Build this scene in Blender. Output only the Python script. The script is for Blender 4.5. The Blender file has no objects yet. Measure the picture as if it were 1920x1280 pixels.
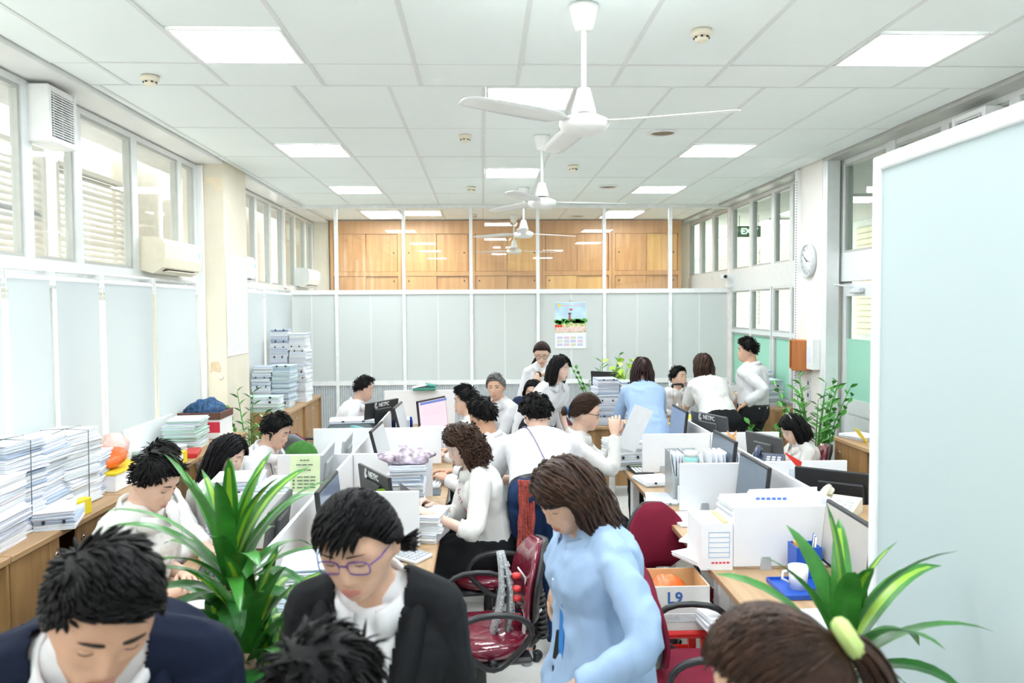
import bpy, bmesh, math, random
import numpy as np
from mathutils import Vector, Matrix, noise

# ---------------------------------------------------------------- camera, world, exposure
SC = bpy.context.scene
COL = SC.collection
FPX = 1512.0
CAM_LOC = Vector((0.0, 0.0, 2.0))
CAM_ROT = (Matrix.Rotation(-math.atan(55 / FPX), 3, 'Z')
           @ Matrix.Rotation(math.radians(90) - math.atan(65 / FPX), 3, 'X')
           @ Matrix.Rotation(math.radians(-0.35), 3, 'Z'))
cam_data = bpy.data.cameras.new('camera')
cam_data.sensor_width = 36.0
cam_data.lens = FPX / 1920 * 36.0
cam_data.clip_start = 0.05
cam_data.dof.use_dof = True
cam_data.dof.focus_distance = 5.6
cam_data.dof.aperture_fstop = 4.0
cam = bpy.data.objects.new('camera', cam_data)
COL.objects.link(cam)
cam.matrix_world = Matrix.Translation(CAM_LOC) @ CAM_ROT.to_4x4()
SC.camera = cam

world = bpy.data.worlds.new('daylight')
SC.world = world
world.use_nodes = True
bg = world.node_tree.nodes['Background']
bg.inputs['Color'].default_value = (1.0, 0.98, 0.94, 1)
bg.inputs['Strength'].default_value = 1.1
SC.view_settings.view_transform = 'Standard'
SC.view_settings.look = 'None'
SC.view_settings.gamma = 1.0
SC.view_settings.use_curve_mapping = False
SC.view_settings.exposure = 1.68
LAMP = 10.0        # strength of the ceiling panels

random.seed(7)
R = math.radians
HC = 2.0
CEIL = 3.392


def P(u, v, Y):
    """World point seen at pixel (u, v) of the 1920x1280 photograph on the plane y = Y."""
    d = CAM_ROT @ Vector(((u - 960) / FPX, (640 - v) / FPX, -1.0))
    return CAM_LOC + d * (Y / d.y)


def PZ(u, v, z):
    """World point seen at pixel (u, v) on the horizontal plane at height z."""
    d = CAM_ROT @ Vector(((u - 960) / FPX, (640 - v) / FPX, -1.0))
    return CAM_LOC + d * ((z - CAM_LOC.z) / d.z)


def PX(u, v, x):
    d = CAM_ROT @ Vector(((u - 960) / FPX, (640 - v) / FPX, -1.0))
    return CAM_LOC + d * (x / d.x)


# ---------------------------------------------------------------- materials
MATS = {}


def mat(name, col, rough=0.5, metal=0.0, var=0.06, scale=12.0, bump=0.0, bscale=60.0, spec=0.5,
        emit=None, estr=0.0, sss=0.0, coat=0.0, trans=0.0, stretch=None):
    """Principled material with a little procedural colour variation and bump."""
    if name in MATS:
        return MATS[name]
    m = bpy.data.materials.new(name)
    m.use_nodes = True
    nt = m.node_tree
    b = nt.nodes['Principled BSDF']
    c = tuple(col) + (1.0,)
    b.inputs['Base Color'].default_value = c
    b.inputs['Roughness'].default_value = rough
    b.inputs['Metallic'].default_value = metal
    b.inputs['Specular IOR Level'].default_value = spec
    if sss:
        b.inputs['Subsurface Weight'].default_value = sss
        b.inputs['Subsurface Radius'].default_value = (0.02, 0.008, 0.004)
    if coat:
        b.inputs['Coat Weight'].default_value = coat
    if trans:
        b.inputs['Transmission Weight'].default_value = trans
    if emit:
        b.inputs['Emission Color'].default_value = tuple(emit) + (1.0,)
        b.inputs['Emission Strength'].default_value = estr
    tc = nt.nodes.new('ShaderNodeTexCoord')
    src = tc.outputs['Object']
    if stretch:
        mp = nt.nodes.new('ShaderNodeMapping')
        mp.inputs['Scale'].default_value = stretch
        nt.links.new(src, mp.inputs['Vector'])
        src = mp.outputs['Vector']
    if var:
        n = nt.nodes.new('ShaderNodeTexNoise')
        n.inputs['Scale'].default_value = scale
        n.inputs['Detail'].default_value = 3.0
        nt.links.new(src, n.inputs['Vector'])
        r = nt.nodes.new('ShaderNodeValToRGB')
        r.color_ramp.elements[0].position = 0.3
        r.color_ramp.elements[1].position = 0.7
        r.color_ramp.elements[0].color = tuple(max(0, x * (1 - var)) for x in col) + (1,)
        r.color_ramp.elements[1].color = tuple(min(1, x * (1 + var)) for x in col) + (1,)
        nt.links.new(n.outputs['Fac'], r.inputs['Fac'])
        nt.links.new(r.outputs['Color'], b.inputs['Base Color'])
    if bump:
        n2 = nt.nodes.new('ShaderNodeTexNoise')
        n2.inputs['Scale'].default_value = bscale
        n2.inputs['Detail'].default_value = 4.0
        nt.links.new(src, n2.inputs['Vector'])
        bp = nt.nodes.new('ShaderNodeBump')
        bp.inputs['Strength'].default_value = bump
        bp.inputs['Distance'].default_value = 0.01
        nt.links.new(n2.outputs['Fac'], bp.inputs['Height'])
        nt.links.new(bp.outputs['Normal'], b.inputs['Normal'])
    MATS[name] = m
    return m


def wood(name, c1, c2, rough=0.4, scale=3.0, axis=2):
    """Wood with long grain running along the given axis."""
    if name in MATS:
        return MATS[name]
    m = bpy.data.materials.new(name)
    m.use_nodes = True
    nt = m.node_tree
    b = nt.nodes['Principled BSDF']
    b.inputs['Roughness'].default_value = rough
    tc = nt.nodes.new('ShaderNodeTexCoord')
    mp = nt.nodes.new('ShaderNodeMapping')
    s = [14.0, 14.0, 14.0]
    s[axis] = 0.9
    mp.inputs['Scale'].default_value = s
    oi = nt.nodes.new('ShaderNodeObjectInfo')
    va = nt.nodes.new('ShaderNodeVectorMath')
    va.operation = 'SCALE'
    va.inputs[0].default_value = (3.1, 7.7, 5.3)
    nt.links.new(oi.outputs['Random'], va.inputs['Scale'])
    nt.links.new(va.outputs['Vector'], mp.inputs['Location'])
    nt.links.new(tc.outputs['Object'], mp.inputs['Vector'])
    n = nt.nodes.new('ShaderNodeTexNoise')
    n.inputs['Scale'].default_value = scale
    n.inputs['Detail'].default_value = 5.0
    n.inputs['Distortion'].default_value = 0.6
    nt.links.new(mp.outputs['Vector'], n.inputs['Vector'])
    r = nt.nodes.new('ShaderNodeValToRGB')
    r.color_ramp.elements[0].position = 0.32
    r.color_ramp.elements[1].position = 0.68
    r.color_ramp.elements[0].color = tuple(c1) + (1,)
    r.color_ramp.elements[1].color = tuple(c2) + (1,)
    nt.links.new(n.outputs['Fac'], r.inputs['Fac'])
    nt.links.new(r.outputs['Color'], b.inputs['Base Color'])
    MATS[name] = m
    return m


def sheet(name, col, fac, gloss=0.0, grough=0.05):
    """Thin pane: part see-through, part diffuse/translucent, part mirror."""
    if name in MATS:
        return MATS[name]
    m = bpy.data.materials.new(name)
    m.use_nodes = True
    nt = m.node_tree
    for n in list(nt.nodes):
        nt.nodes.remove(n)
    out = nt.nodes.new('ShaderNodeOutputMaterial')
    tr = nt.nodes.new('ShaderNodeBsdfTransparent')
    tr.inputs['Color'].default_value = tuple(0.35 + 0.65 * x for x in col) + (1,)
    di = nt.nodes.new('ShaderNodeBsdfDiffuse')
    di.inputs['Color'].default_value = tuple(col) + (1,)
    tl = nt.nodes.new('ShaderNodeBsdfTranslucent')
    tl.inputs['Color'].default_value = tuple(col) + (1,)
    m1 = nt.nodes.new('ShaderNodeMixShader')
    m1.inputs['Fac'].default_value = 0.4
    nt.links.new(di.outputs[0], m1.inputs[1])
    nt.links.new(tl.outputs[0], m1.inputs[2])
    m2 = nt.nodes.new('ShaderNodeMixShader')
    m2.inputs['Fac'].default_value = fac
    nt.links.new(tr.outputs[0], m2.inputs[1])
    nt.links.new(m1.outputs[0], m2.inputs[2])
    gl = nt.nodes.new('ShaderNodeBsdfGlossy')
    gl.inputs['Roughness'].default_value = grough
    lw = nt.nodes.new('ShaderNodeLayerWeight')
    lw.inputs['Blend'].default_value = 0.35
    mu = nt.nodes.new('ShaderNodeMath')
    mu.operation = 'MULTIPLY_ADD'
    mu.inputs[1].default_value = gloss * 2
    mu.inputs[2].default_value = gloss
    nt.links.new(lw.outputs['Fresnel'], mu.inputs[0])
    m3 = nt.nodes.new('ShaderNodeMixShader')
    nt.links.new(mu.outputs[0], m3.inputs['Fac'])
    nt.links.new(m2.outputs[0], m3.inputs[1])
    nt.links.new(gl.outputs[0], m3.inputs[2])
    nt.links.new(m3.outputs[0], out.inputs['Surface'])
    MATS[name] = m
    return m


def lamp_mat(name, col, strength, base=0.9):
    if name in MATS:
        return MATS[name]
    m = bpy.data.materials.new(name)
    m.use_nodes = True
    b = m.node_tree.nodes['Principled BSDF']
    b.inputs['Base Color'].default_value = (base, base, base, 1)
    b.inputs['Emission Color'].default_value = tuple(col) + (1,)
    b.inputs['Emission Strength'].default_value = strength
    MATS[name] = m
    return m


# ---------------------------------------------------------------- mesh builder
def frame_of(t, up=Vector((0, 0, 1))):
    t = t.normalized()
    if abs(t.dot(up)) > 0.97:
        up = Vector((0, 1, 0)) if abs(t.y) < 0.9 else Vector((1, 0, 0))
    a = t.cross(up).normalized()
    return a, a.cross(t).normalized()


class MB:
    def __init__(self):
        self.v, self.f, self.m, self.s = [], [], [], []

    def add(self, verts, faces, mi=0, smooth=False):
        o = len(self.v)
        self.v.extend([tuple(x) for x in verts])
        for fc in faces:
            self.f.append(tuple(i + o for i in fc))
            self.m.append(mi)
            self.s.append(smooth)
        return self

    def box(self, x0, x1, y0, y1, z0, z1, mi=0):
        v = [(x0, y0, z0), (x1, y0, z0), (x1, y1, z0), (x0, y1, z0), (x0, y0, z1), (x1, y0, z1), (x1, y1, z1), (x0, y1, z1)]
        return self.add(v, [(0, 3, 2, 1), (4, 5, 6, 7), (0, 1, 5, 4), (1, 2, 6, 5), (2, 3, 7, 6), (3, 0, 4, 7)], mi)

    def cbox(self, c, s, b=0.005, rot=None, mi=0, smooth=False):
        """Box with chamfered edges, centre c, full size s, rotation matrix rot."""
        h = [x / 2 for x in s]
        b = min(b, min(h) * 0.95)
        vs = []
        sg = [(x, y, z) for x in (-1, 1) for y in (-1, 1) for z in (-1, 1)]
        for q in sg:
            for ax in range(3):
                vs.append(Vector([q[k] * (h[k] if k == ax else h[k] - b) for k in range(3)]))
        ix = {q: i for i, q in enumerate(sg)}
        fs = []
        for ax in range(3):
            o1, o2 = (ax + 1) % 3, (ax + 2) % 3
            for sgn in (-1, 1):
                loop = []
                for a1, a2 in ((-1, -1), (1, -1), (1, 1), (-1, 1)):
                    q = [0, 0, 0]
                    q[ax], q[o1], q[o2] = sgn, a1, a2
                    loop.append(ix[tuple(q)] * 3 + ax)
                fs.append(loop if sgn > 0 else loop[::-1])
            for a1 in (-1, 1):
                for a2 in (-1, 1):
                    q0, q1 = [0] * 3, [0] * 3
                    q0[o1] = q1[o1] = a1
                    q0[o2] = q1[o2] = a2
                    q0[ax], q1[ax] = -1, 1
                    i0, i1 = ix[tuple(q0)] * 3, ix[tuple(q1)] * 3
                    fc = [i0 + o1, i1 + o1, i1 + o2, i0 + o2]
                    fs.append(fc if a1 * a2 < 0 else fc[::-1])
        for q in sg:
            i = ix[q] * 3
            fc = [i, i + 1, i + 2]
            fs.append(fc if q[0] * q[1] * q[2] > 0 else fc[::-1])
        c = Vector(c)
        if rot is not None:
            vs = [rot @ x for x in vs]
        return self.add([x + c for x in vs], fs, mi, smooth)

    def tube(self, pts, r, n=8, mi=0, cap=True, sq=1.0, up=Vector((0, 0, 1)), smooth=True):
        pts = [Vector(p) for p in pts]
        k = len(pts)
        rr = r if hasattr(r, '__len__') else [r] * k
        a = None
        vs = []
        for i, p in enumerate(pts):
            t = (pts[min(i + 1, k - 1)] - pts[max(i - 1, 0)])
            if t.length < 1e-9:
                t = Vector((0, 0, 1))
            t.normalize()
            if a is None:
                a, b = frame_of(t, up)
            else:
                a = (a - t * a.dot(t))
                a = a.normalized() if a.length > 1e-6 else frame_of(t, up)[0]
                b = a.cross(t).normalized()
            q = rr[i]
            for j in range(n):
                th = 2 * math.pi * j / n
                vs.append(p + a * (math.cos(th) * q) + b * (math.sin(th) * q * sq))
        fs = []
        for i in range(k - 1):
            for j in range(n):
                j2 = (j + 1) % n
                fs.append((i * n + j, i * n + j2, (i + 1) * n + j2, (i + 1) * n + j))
        if cap:
            fs.append(tuple(range(n))[::-1])
            fs.append(tuple((k - 1) * n + j for j in range(n)))
        return self.add(vs, fs, mi, smooth)

    def rings(self, rings, mi=0, cap=True, smooth=True):
        n = len(rings[0])
        vs = [p for rg in rings for p in rg]
        fs = []
        for i in range(len(rings) - 1):
            for j in range(n):
                j2 = (j + 1) % n
                fs.append((i * n + j, i * n + j2, (i + 1) * n + j2, (i + 1) * n + j))
        if cap:
            fs.append(tuple(range(n))[::-1])
            fs.append(tuple((len(rings) - 1) * n + j for j in range(n)))
        return self.add(vs, fs, mi, smooth)

    def lathe(self, prof, n=20, c=(0, 0, 0), mi=0, smooth=True, cap=True, rot=None, sy=1.0):
        c = Vector(c)
        rg = []
        for r, z in prof:
            ring = []
            for j in range(n):
                th = 2 * math.pi * j / n
                p = Vector((r * math.cos(th), r * math.sin(th) * sy, z))
                ring.append((rot @ p if rot is not None else p) + c)
            rg.append(ring)
        return self.rings(rg, mi, cap, smooth)

    def ball(self, c, r, n=10, mi=0, sc=(1, 1, 1), rot=None):
        prof = [(math.sin(math.pi * i / n) * r + 1e-5, -math.cos(math.pi * i / n) * r) for i in range(n + 1)]
        c = Vector(c)
        rg = []
        for q, z in prof:
            ring = []
            for j in range(n + 4):
                th = 2 * math.pi * j / (n + 4)
                p = Vector((q * math.cos(th) * sc[0], q * math.sin(th) * sc[1], z * sc[2]))
                ring.append((rot @ p if rot is not None else p) + c)
            rg.append(ring)
        return self.rings(rg, mi, True, True)

    def slab(self, outline, z0, z1, mi=0, smooth=False):
        """Vertical prism over a flat outline (list of (x, y))."""
        n = len(outline)
        vs = [(x, y, z0) for x, y in outline] + [(x, y, z1) for x, y in outline]
        fs = [tuple(range(n))[::-1], tuple(range(n, 2 * n))]
        fs += [(i, (i + 1) % n, n + (i + 1) % n, n + i) for i in range(n)]
        return self.add(vs, fs, mi, smooth)

    def mesh(self, name, mats, fix=True):
        me = bpy.data.meshes.new(name)
        me.from_pydata(self.v, [], self.f)
        for m in (mats if isinstance(mats, (list, tuple)) else [mats]):
            me.materials.append(m)
        me.polygons.foreach_set('material_index', self.m)
        me.polygons.foreach_set('use_smooth', self.s)
        if fix:
            bm = bmesh.new()
            bm.from_mesh(me)
            bmesh.ops.recalc_face_normals(bm, faces=bm.faces)
            bm.to_mesh(me)
            bm.free()
        me.update()
        return me

    def build(self, name, mats, parent=None, loc=None, rotz=0.0, fix=True):
        return link(name, self.mesh(name, mats, fix), parent, loc, rotz)


def link(name, me, parent=None, loc=None, rotz=0.0):
    o = bpy.data.objects.new(name, me)
    COL.objects.link(o)
    if parent is not None:
        o.parent = parent
    if loc is not None:
        o.location = loc
    if rotz:
        o.rotation_euler[2] = rotz
    return o


def tag(o, label=None, cat=None, group=None, kind=None):
    if label:
        o['label'] = label
    if cat:
        o['category'] = cat
    if group:
        o['group'] = group
    if kind:
        o['kind'] = kind
    return o


def thing(name, label, cat, loc=(0, 0, 0), rotz=0.0, group=None):
    o = bpy.data.objects.new(name, None)
    o.empty_display_size = 0.1
    COL.objects.link(o)
    o.location = loc
    o.rotation_euler[2] = rotz
    return tag(o, label, cat, group)


def struct(o):
    o['kind'] = 'structure'
    return o


def copy_tree(o, parent=None):
    c = o.copy()
    COL.objects.link(c)
    if parent is not None:
        c.parent = parent
    for ch in list(o.children):
        copy_tree(ch, c)
    return c


def again(o, loc, rotz=0.0, label=None, group=None):
    """Another instance of a thing with its parts."""
    c = copy_tree(o)
    c.location = loc
    c.rotation_euler[2] = rotz
    if label:
        c['label'] = label
    if group:
        c['group'] = group
    return c


ORD = ['bottom', 'second', 'third', 'fourth', 'fifth', 'sixth', 'seventh', 'eighth', 'ninth', 'tenth', 'eleventh', 'twelfth']


def text_mesh(s, size, name='lettering', bold=0.0, depth=0.0008):
    cu = bpy.data.curves.new(name, 'FONT')
    cu.body = s
    cu.size = size
    cu.align_x = 'CENTER'
    cu.align_y = 'CENTER'
    cu.extrude = depth
    cu.offset = bold
    cu.resolution_u = 2
    o = bpy.data.objects.new(name, cu)
    COL.objects.link(o)
    dg = bpy.context.evaluated_depsgraph_get()
    me = bpy.data.meshes.new_from_object(o.evaluated_get(dg))
    bpy.data.objects.remove(o)
    bpy.data.curves.remove(cu)
    return me


def lettering(s, size, material, parent, loc, rot, bold=0.0, name='lettering'):
    me = text_mesh(s, size, name, bold)
    me.materials.clear()
    me.materials.append(material)
    o = link(name, me, parent, loc)
    o.rotation_euler = rot
    return o


def fabric(name, col, bump=.35, var=.03, rough=.8):
    return mat(name, col, rough, 0, var, 6, bump, 9, .2, stretch=(1, 1, .55))


# shared colours
ALU = mat('aluminium', (0.80, 0.83, 0.82), 0.35, 0.1, 0.03)
ALU_D = mat('aluminium_dark', (0.52, 0.53, 0.50), 0.4, 0.2, 0.04)
WHITE = mat('white_paint', (0.92, 0.93, 0.93), 0.4, 0, 0.02)
WPLAST = mat('white_plastic', (0.90, 0.91, 0.90), 0.35, 0, 0.02)
CREAM = mat('cream_plastic', (0.90, 0.83, 0.66), 0.4, 0, 0.03)
BLACK = mat('black_plastic', (0.018, 0.019, 0.021), 0.38, 0, 0.1)
DGREY = mat('dark_grey_plastic', (0.07, 0.075, 0.08), 0.42, 0, 0.08)
GREYP = mat('grey_plastic', (0.42, 0.44, 0.46), 0.45, 0, 0.05)
LGREY = mat('light_grey_plastic', (0.66, 0.69, 0.71), 0.45, 0, 0.04)
CHROME = mat('chrome', (0.75, 0.75, 0.75), 0.15, 1.0, 0)
PAPER = mat('paper_white', (0.93, 0.94, 0.96), 0.7, 0, 0.03)
CLEAR = sheet('clear_glass', (0.95, 0.98, 0.97), 0.02, 0.035, 0.01)

# ================================================================ STRUCTURE
XL, XR = -2.72, 3.46          # window planes
XCL, XCR = -2.44, 3.26        # edges of the tiled ceiling
YP = 11.08                    # glazed partition
YEND = 13.3
WALLM = mat('wall_cream', (0.80, 0.74, 0.60), 0.7, 0, 0.05, 3.0, 0.1, 20)
WALLW = mat('wall_white', (0.90, 0.90, 0.87), 0.7, 0, 0.04, 3.0)
PINKW = mat('wall_pinkish', (0.90, 0.86, 0.80), 0.7, 0, 0.03, 3.0)

# floor: large pale tiles with sunk joints
fl = MB().box(-3.2, 7.2, -3.2, 14.2, -0.12, -0.006).build('floor', mat('grout', (0.66, 0.65, 0.60), 0.8))
struct(fl)
FT = mat('floor_tile_glaze', (0.92, 0.91, 0.86), 0.18, 0, 0.05, 5.0)
tile_me = MB().cbox((0, 0, -0.003), (0.594, 0.594, 0.006), 0.0015).mesh('floor_tile', FT)
for i in range(-5, 6):
    for j in range(-2, 19):
        x, y = 0.13 + i * 0.6, 0.31 + j * 0.6
        if -2.9 < x < 3.6 and y < 11.3:
            link('floor_tile', tile_me, fl, (x, y, 0))

# ceiling: tiles laid in a T-bar grid
cl = MB().box(-3.3, 7.2, -3.2, 14.2, CEIL + 0.03, CEIL + 0.2).build('ceiling', mat('plenum', (0.6, 0.6, 0.58), 0.8))
struct(cl)
CT = mat('ceiling_tile_board', (0.915, 0.98, 0.965), 0.85, 0, 0.02, 2.0, 0.08, 300)
BARM = mat('ceiling_bar', (0.78, 0.81, 0.80), 0.5, 0, 0.02)
LIGHT_ON = lamp_mat('light_panel', (0.93, 0.99, 1.04), LAMP)
LIGHT_CELLS = []


def ceiling_zone(x_ref, step, ylines, halves=()):
    """Tiles between the given y lines; columns at x_ref + k*step clipped to the ceiling's edges."""
    xs = [x_ref + k * step for k in range(-12, 13)]
    xs = [XCL] + [x for x in xs if XCL + 0.05 < x < XCR - 0.05] + [XCR]
    cache = {}
    for a, b in zip(ylines, ylines[1:]):
        for x0, x1 in zip(xs, xs[1:]):
            spans = [(a, b)]
            for (lx, ly0, ly1) in halves:
                if abs(x0 - lx) < 0.1 and ly0 < b - 0.01 and ly1 > a + 0.01:
                    spans = [s for s in ((a, ly0), (ly1, b)) if s[1] - s[0] > 0.05]
                    LIGHT_CELLS.append((x0, x1, max(a, ly0), min(b, ly1)))
            for s0, s1 in spans:
                w, d = x1 - x0 - 0.012, s1 - s0 - 0.012
                key = (round(w, 3), round(d, 3))
                if key not in cache:
                    cache[key] = MB().cbox((0, 0, 0.008), (w, d, 0.016), 0.004).mesh('ceiling_tile', CT)
                o = link('ceiling_tile', cache[key], cl, ((x0 + x1) / 2, (s0 + s1) / 2, CEIL + random.uniform(0.0, 0.004)))
                o.rotation_euler = (random.uniform(-.002, .002), random.uniform(-.003, .003), 0)
        for x in xs[1:-1]:
            MB().box(x - 0.012, x + 0.012, a, b, CEIL - 0.002, CEIL + 0.02).build('ceiling_bar', BARM, cl)
        MB().box(XCL, XCR, b - 0.008, b + 0.008, CEIL + 0.001, CEIL + 0.02).build('ceiling_bar', BARM, cl)


XA, XB = 0.227, 0.02
ceiling_zone(XA, 0.604, [-3.1, -2.49, -1.29, -0.09, 1.11, 2.31, 3.51, 4.71, 5.17],
             [(XA - 3 * .604, 4.12, 4.71), (XA + 3 * .604, 4.12, 4.71), (XA, 2.92, 3.51), (XA - 3 * .604, 1.72, 2.31), (XA + 2 * .604, 1.72, 2.31),
              (XA, 0.52, 1.11), (XA - 3 * .604, -1.29, -0.7), (XA + 2 * .604, -1.29, -0.7)])
ceiling_zone(XB, 0.6, [5.17, 6.37, 7.57, 8.77, 9.97, YP - 0.02],
             [(XB, 5.17, 5.77), (XB - 1.8, 6.97, 7.57), (XB + 1.8, 6.97, 7.57), (XB, 8.17, 8.77), (XB - 1.8, 9.37, 9.97), (XB + 1.8, 9.37, 9.97)])
ceiling_zone(XB, 0.6, [YP + 0.03, 12.37, YEND],
             [(XB - 1.8, 11.77, 12.37), (XB - 1.2, 11.77, 12.37), (XB + 1.8, 11.77, 12.37)])

LPOS = ['above the front left window', 'at the right over the glass screen', 'beside the nearest ceiling fan']
lnames = {0: 'front left', 1: 'front right'}
lab_by = [
    ((-1.6, 4.4), 'large square light panel in the ceiling nearest the left windows'),
    ((2.3, 4.4), 'large square light panel in the ceiling above the right glass screen'),
    ((0.3, 5.5), 'square light panel partly behind the nearest ceiling fan'),
    ((-1.5, 7.3), 'light panel in the left row, second from the camera'),
    ((2.1, 7.3), 'light panel in the right row, second from the camera'),
    ((0.3, 8.5), 'light panel in the middle row behind the second ceiling fan'),
    ((-1.5, 9.7), 'light panel in the left row just before the glazed partition'),
    ((2.1, 9.7), 'light panel in the right row just before the glazed partition'),
    ((-1.5, 12.1), 'leftmost light panel seen through the glazed partition'),
    ((-0.9, 12.1), 'second light panel from the left seen through the glazed partition'),
    ((2.1, 12.1), 'right light panel seen through the glazed partition'),
]
for (x0, x1, y0, y1) in sorted(set((round(a_, 4), round(b_, 4), round(c_, 4), round(d_, 4)) for a_, b_, c_, d_ in LIGHT_CELLS)):
    cx, cy = (x0 + x1) / 2, (y0 + y1) / 2
    lab = 'light panel out of the picture overhead, %s, %s' % ('window side' if cx < 0 else 'middle row' if cx < .8 else 'door side', {10: 'behind the camera', 5: 'ahead of the camera', 7: 'just above the camera', 3: 'over the front desks'}.get(round((5 - cy) / .6), 'far behind'))
    for (ax, ay), s in lab_by:
        if abs(ax - cx) < 0.35 and abs(ay - cy) < 0.35:
            lab = s
    t = thing('ceiling_light', lab, 'light', (cx, cy, CEIL), 0, 'square ceiling light panels')
    w, d = x1 - x0 - 0.03, y1 - y0 - 0.03
    b = MB()
    for sx in (-1, 1):
        b.box(sx * (w / 2 - 0.008) - 0.008, sx * (w / 2 - 0.008) + 0.008, -d / 2, d / 2, -0.004, 0.02)
        b.box(-w / 2 + 0.016, w / 2 - 0.016, sx * (d / 2 - 0.008) - 0.008, sx * (d / 2 - 0.008) + 0.008, -0.004, 0.02)
    b.build('frame', WPLAST, t)
    MB().box(-w / 2 + .016, w / 2 - .016, -d / 2 + .016, d / 2 - .016, 0.0, 0.012).build('diffuser', LIGHT_ON, t)

# soffit strips between tiled ceiling and windows
SOF = mat('soffit', (0.83, 0.84, 0.82), 0.3, 0, 0.05, 2.0)
struct(MB().box(XL - 0.05, XCL, -3, 7.77, CEIL - 0.03, CEIL + 0.03).build('trim_1', SOF))
struct(MB().box(XL - 0.05, XCL, 8.5, YEND, CEIL - 0.03, CEIL + 0.03).build('trim_2', SOF))
struct(MB().box(XCR, XR + 0.05, -3, 7.66, CEIL - 0.03, CEIL + 0.03).build('trim_3', ALU_D))
struct(MB().box(XCR, XR + 0.05, 8.2, YEND, CEIL - 0.03, CEIL + 0.03).build('trim_4', ALU_D))

# left wall: parapet, column, windows above
struct(MB().box(XL - 0.12, XL, -3, YEND, 0, 0.95).build('wall_left', WALLW))
struct(MB().box(XL - 0.1, XCL, 7.77, 8.5, 0, CEIL + 0.03).build('wall_column_left', WALLM))
struct(MB().box(XL - 0.1, XCL, 13.0, 13.3, 0, CEIL + 0.03).build('wall_column_left', WALLM))
struct(MB().box(-3.3, 7.2, -3.2, -3.0, 0, CEIL + 0.1).build('wall_rear', WALLW))
struct(MB().box(-3.3, 3.5, YEND + 0.06, YEND + 0.2, 0, CEIL + 0.1).build('wall_far', WALLM))
# strips at the left of the column and ragged old plaster patches on it
MB().cbox((-2.66, 7.755, 2.0), (0.07, 0.03, 2.7), 0.004).build('pipe_cover', WPLAST, bpy.data.objects['wall_column_left'])
PL = mat('bare_plaster', (0.72, 0.56, 0.38), 0.8, 0, 0.1, 20)
pt = MB()
pt.slab([(-2.66, 0), (-2.62, .012), (-2.56, .0), (-2.55, .05), (-2.58, .11), (-2.65, .1)], 0, 0.004)
o = pt.build('plaster_patch', PL, bpy.data.objects['wall_column_left'])
o.rotation_euler = (R(90), 0, 0)
o.location = (0.06, 7.772, 1.39)
pt = MB()
pt.slab([(-2.7, .04), (-2.45, .035), (-2.45, -.04), (-2.47, -.11), (-2.5, -.14), (-2.53, -.03), (-2.7, -.02)], 0, 0.004)
o = pt.build('plaster_patch', mat('bare_plaster_pale', (0.85, 0.74, 0.55), 0.8), bpy.data.objects['wall_column_left'])
o.rotation_euler = (R(90), 0, 0)
o.location = (0.0, 7.772, 3.2)
MB().lathe([(0.028, 0), (0.026, 0.008), (0.012, 0.012), (0.001, 0.012)], 14, (-2.5, 7.77, 1.345), rot=Matrix.Rotation(R(90), 3, 'X')).build('wall_socket_cap', CREAM, bpy.data.objects['wall_column_left'])

ZS0, ZS1 = 2.24, 2.40     # deep transom rail
WN = [0]


def window_bay(ys, z0, z1, x, frame=ALU, dark=ALU_D, pane=CLEAR, w=0.05, t=0.07, inner=1):
    """Aluminium window band along y with mullions at ys; each bay a window with its own pane and sash."""
    for a, b in zip(ys, ys[1:]):
        WN[0] += 1
        root = struct(bpy.data.objects.new('window_%d' % WN[0], None))
        COL.objects.link(root)
        root.location = (x, a, z0)
        L, H = b - a, z1 - z0
        m = MB()
        m.box(-t / 2, t / 2, 0, w, 0, H)
        m.box(-t / 2, t / 2, L - w, L, 0, H)
        m.box(-t / 2, t / 2, w, L - w, 0, w * 0.8)
        m.box(-t / 2, t / 2, w, L - w, H - w * 0.8, H)
        m.build('window_frame', frame, root)
        m = MB()
        g = 0.022
        m.box(-t / 3, t / 3, w, w + g, w * .8, H - w * .8)
        m.box(-t / 3, t / 3, L - w - g, L - w, w * .8, H - w * .8)
        m.box(-t / 3, t / 3, w + g, L - w - g, w * .8, w * .8 + g)
        m.box(-t / 3, t / 3, w + g, L - w - g, H - w * .8 - g, H - w * .8)
        m.build('window_sash', dark, root)
        MB().box(-0.003, 0.003, w + g, L - w - g, w * .8 + g, H - w * .8 - g).build('window_pane', pane, root)


LY = [0.3, 1.5, 2.7, 3.9, 4.92, 5.52, 6.40, 7.34, 7.74]
window_bay(LY, 2.27, CEIL - 0.04, XL)
window_bay([8.55, 9.15, 9.75, 10.4, 11.05, 11.75, 12.45, 12.98], 2.27, CEIL - 0.04, XL)
struct(MB().box(XL - 0.06, XL + 0.05, -3, 7.77, 2.13, 2.275).build('trim_5', ALU))
struct(MB().box(XL - 0.06, XL + 0.05, 8.5, 13.0, 2.13, 2.275).build('trim_6', ALU))
window_bay([0.3, 1.5, 2.7, 3.9, 5.1, 6.3, 7.74], 0.95, 2.2, XL)
window_bay([8.55, 9.8, 11.0, 12.98], 0.95, 2.2, XL)
struct(MB().box(XL - 0.1, XL, -3, 0.3, 0.95, CEIL).build('wall_left_end', WALLW))

# sun louvres and a pale wall outside the left windows
LOUV = mat('louvre_white', (0.72, 0.70, 0.65), 0.6, 0, 0.03)
LOUVG = mat('louvre_grey', (0.30, 0.33, 0.35), 0.5, 0, 0.05)
slat_me = MB().cbox((0, 0, 0), (0.09, 1.0, 0.008), 0.002).mesh('slat', LOUV)
slat_me2 = MB().cbox((0, 0, 0), (0.09, 1.0, 0.008), 0.002).mesh('slat', LOUVG)


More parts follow.
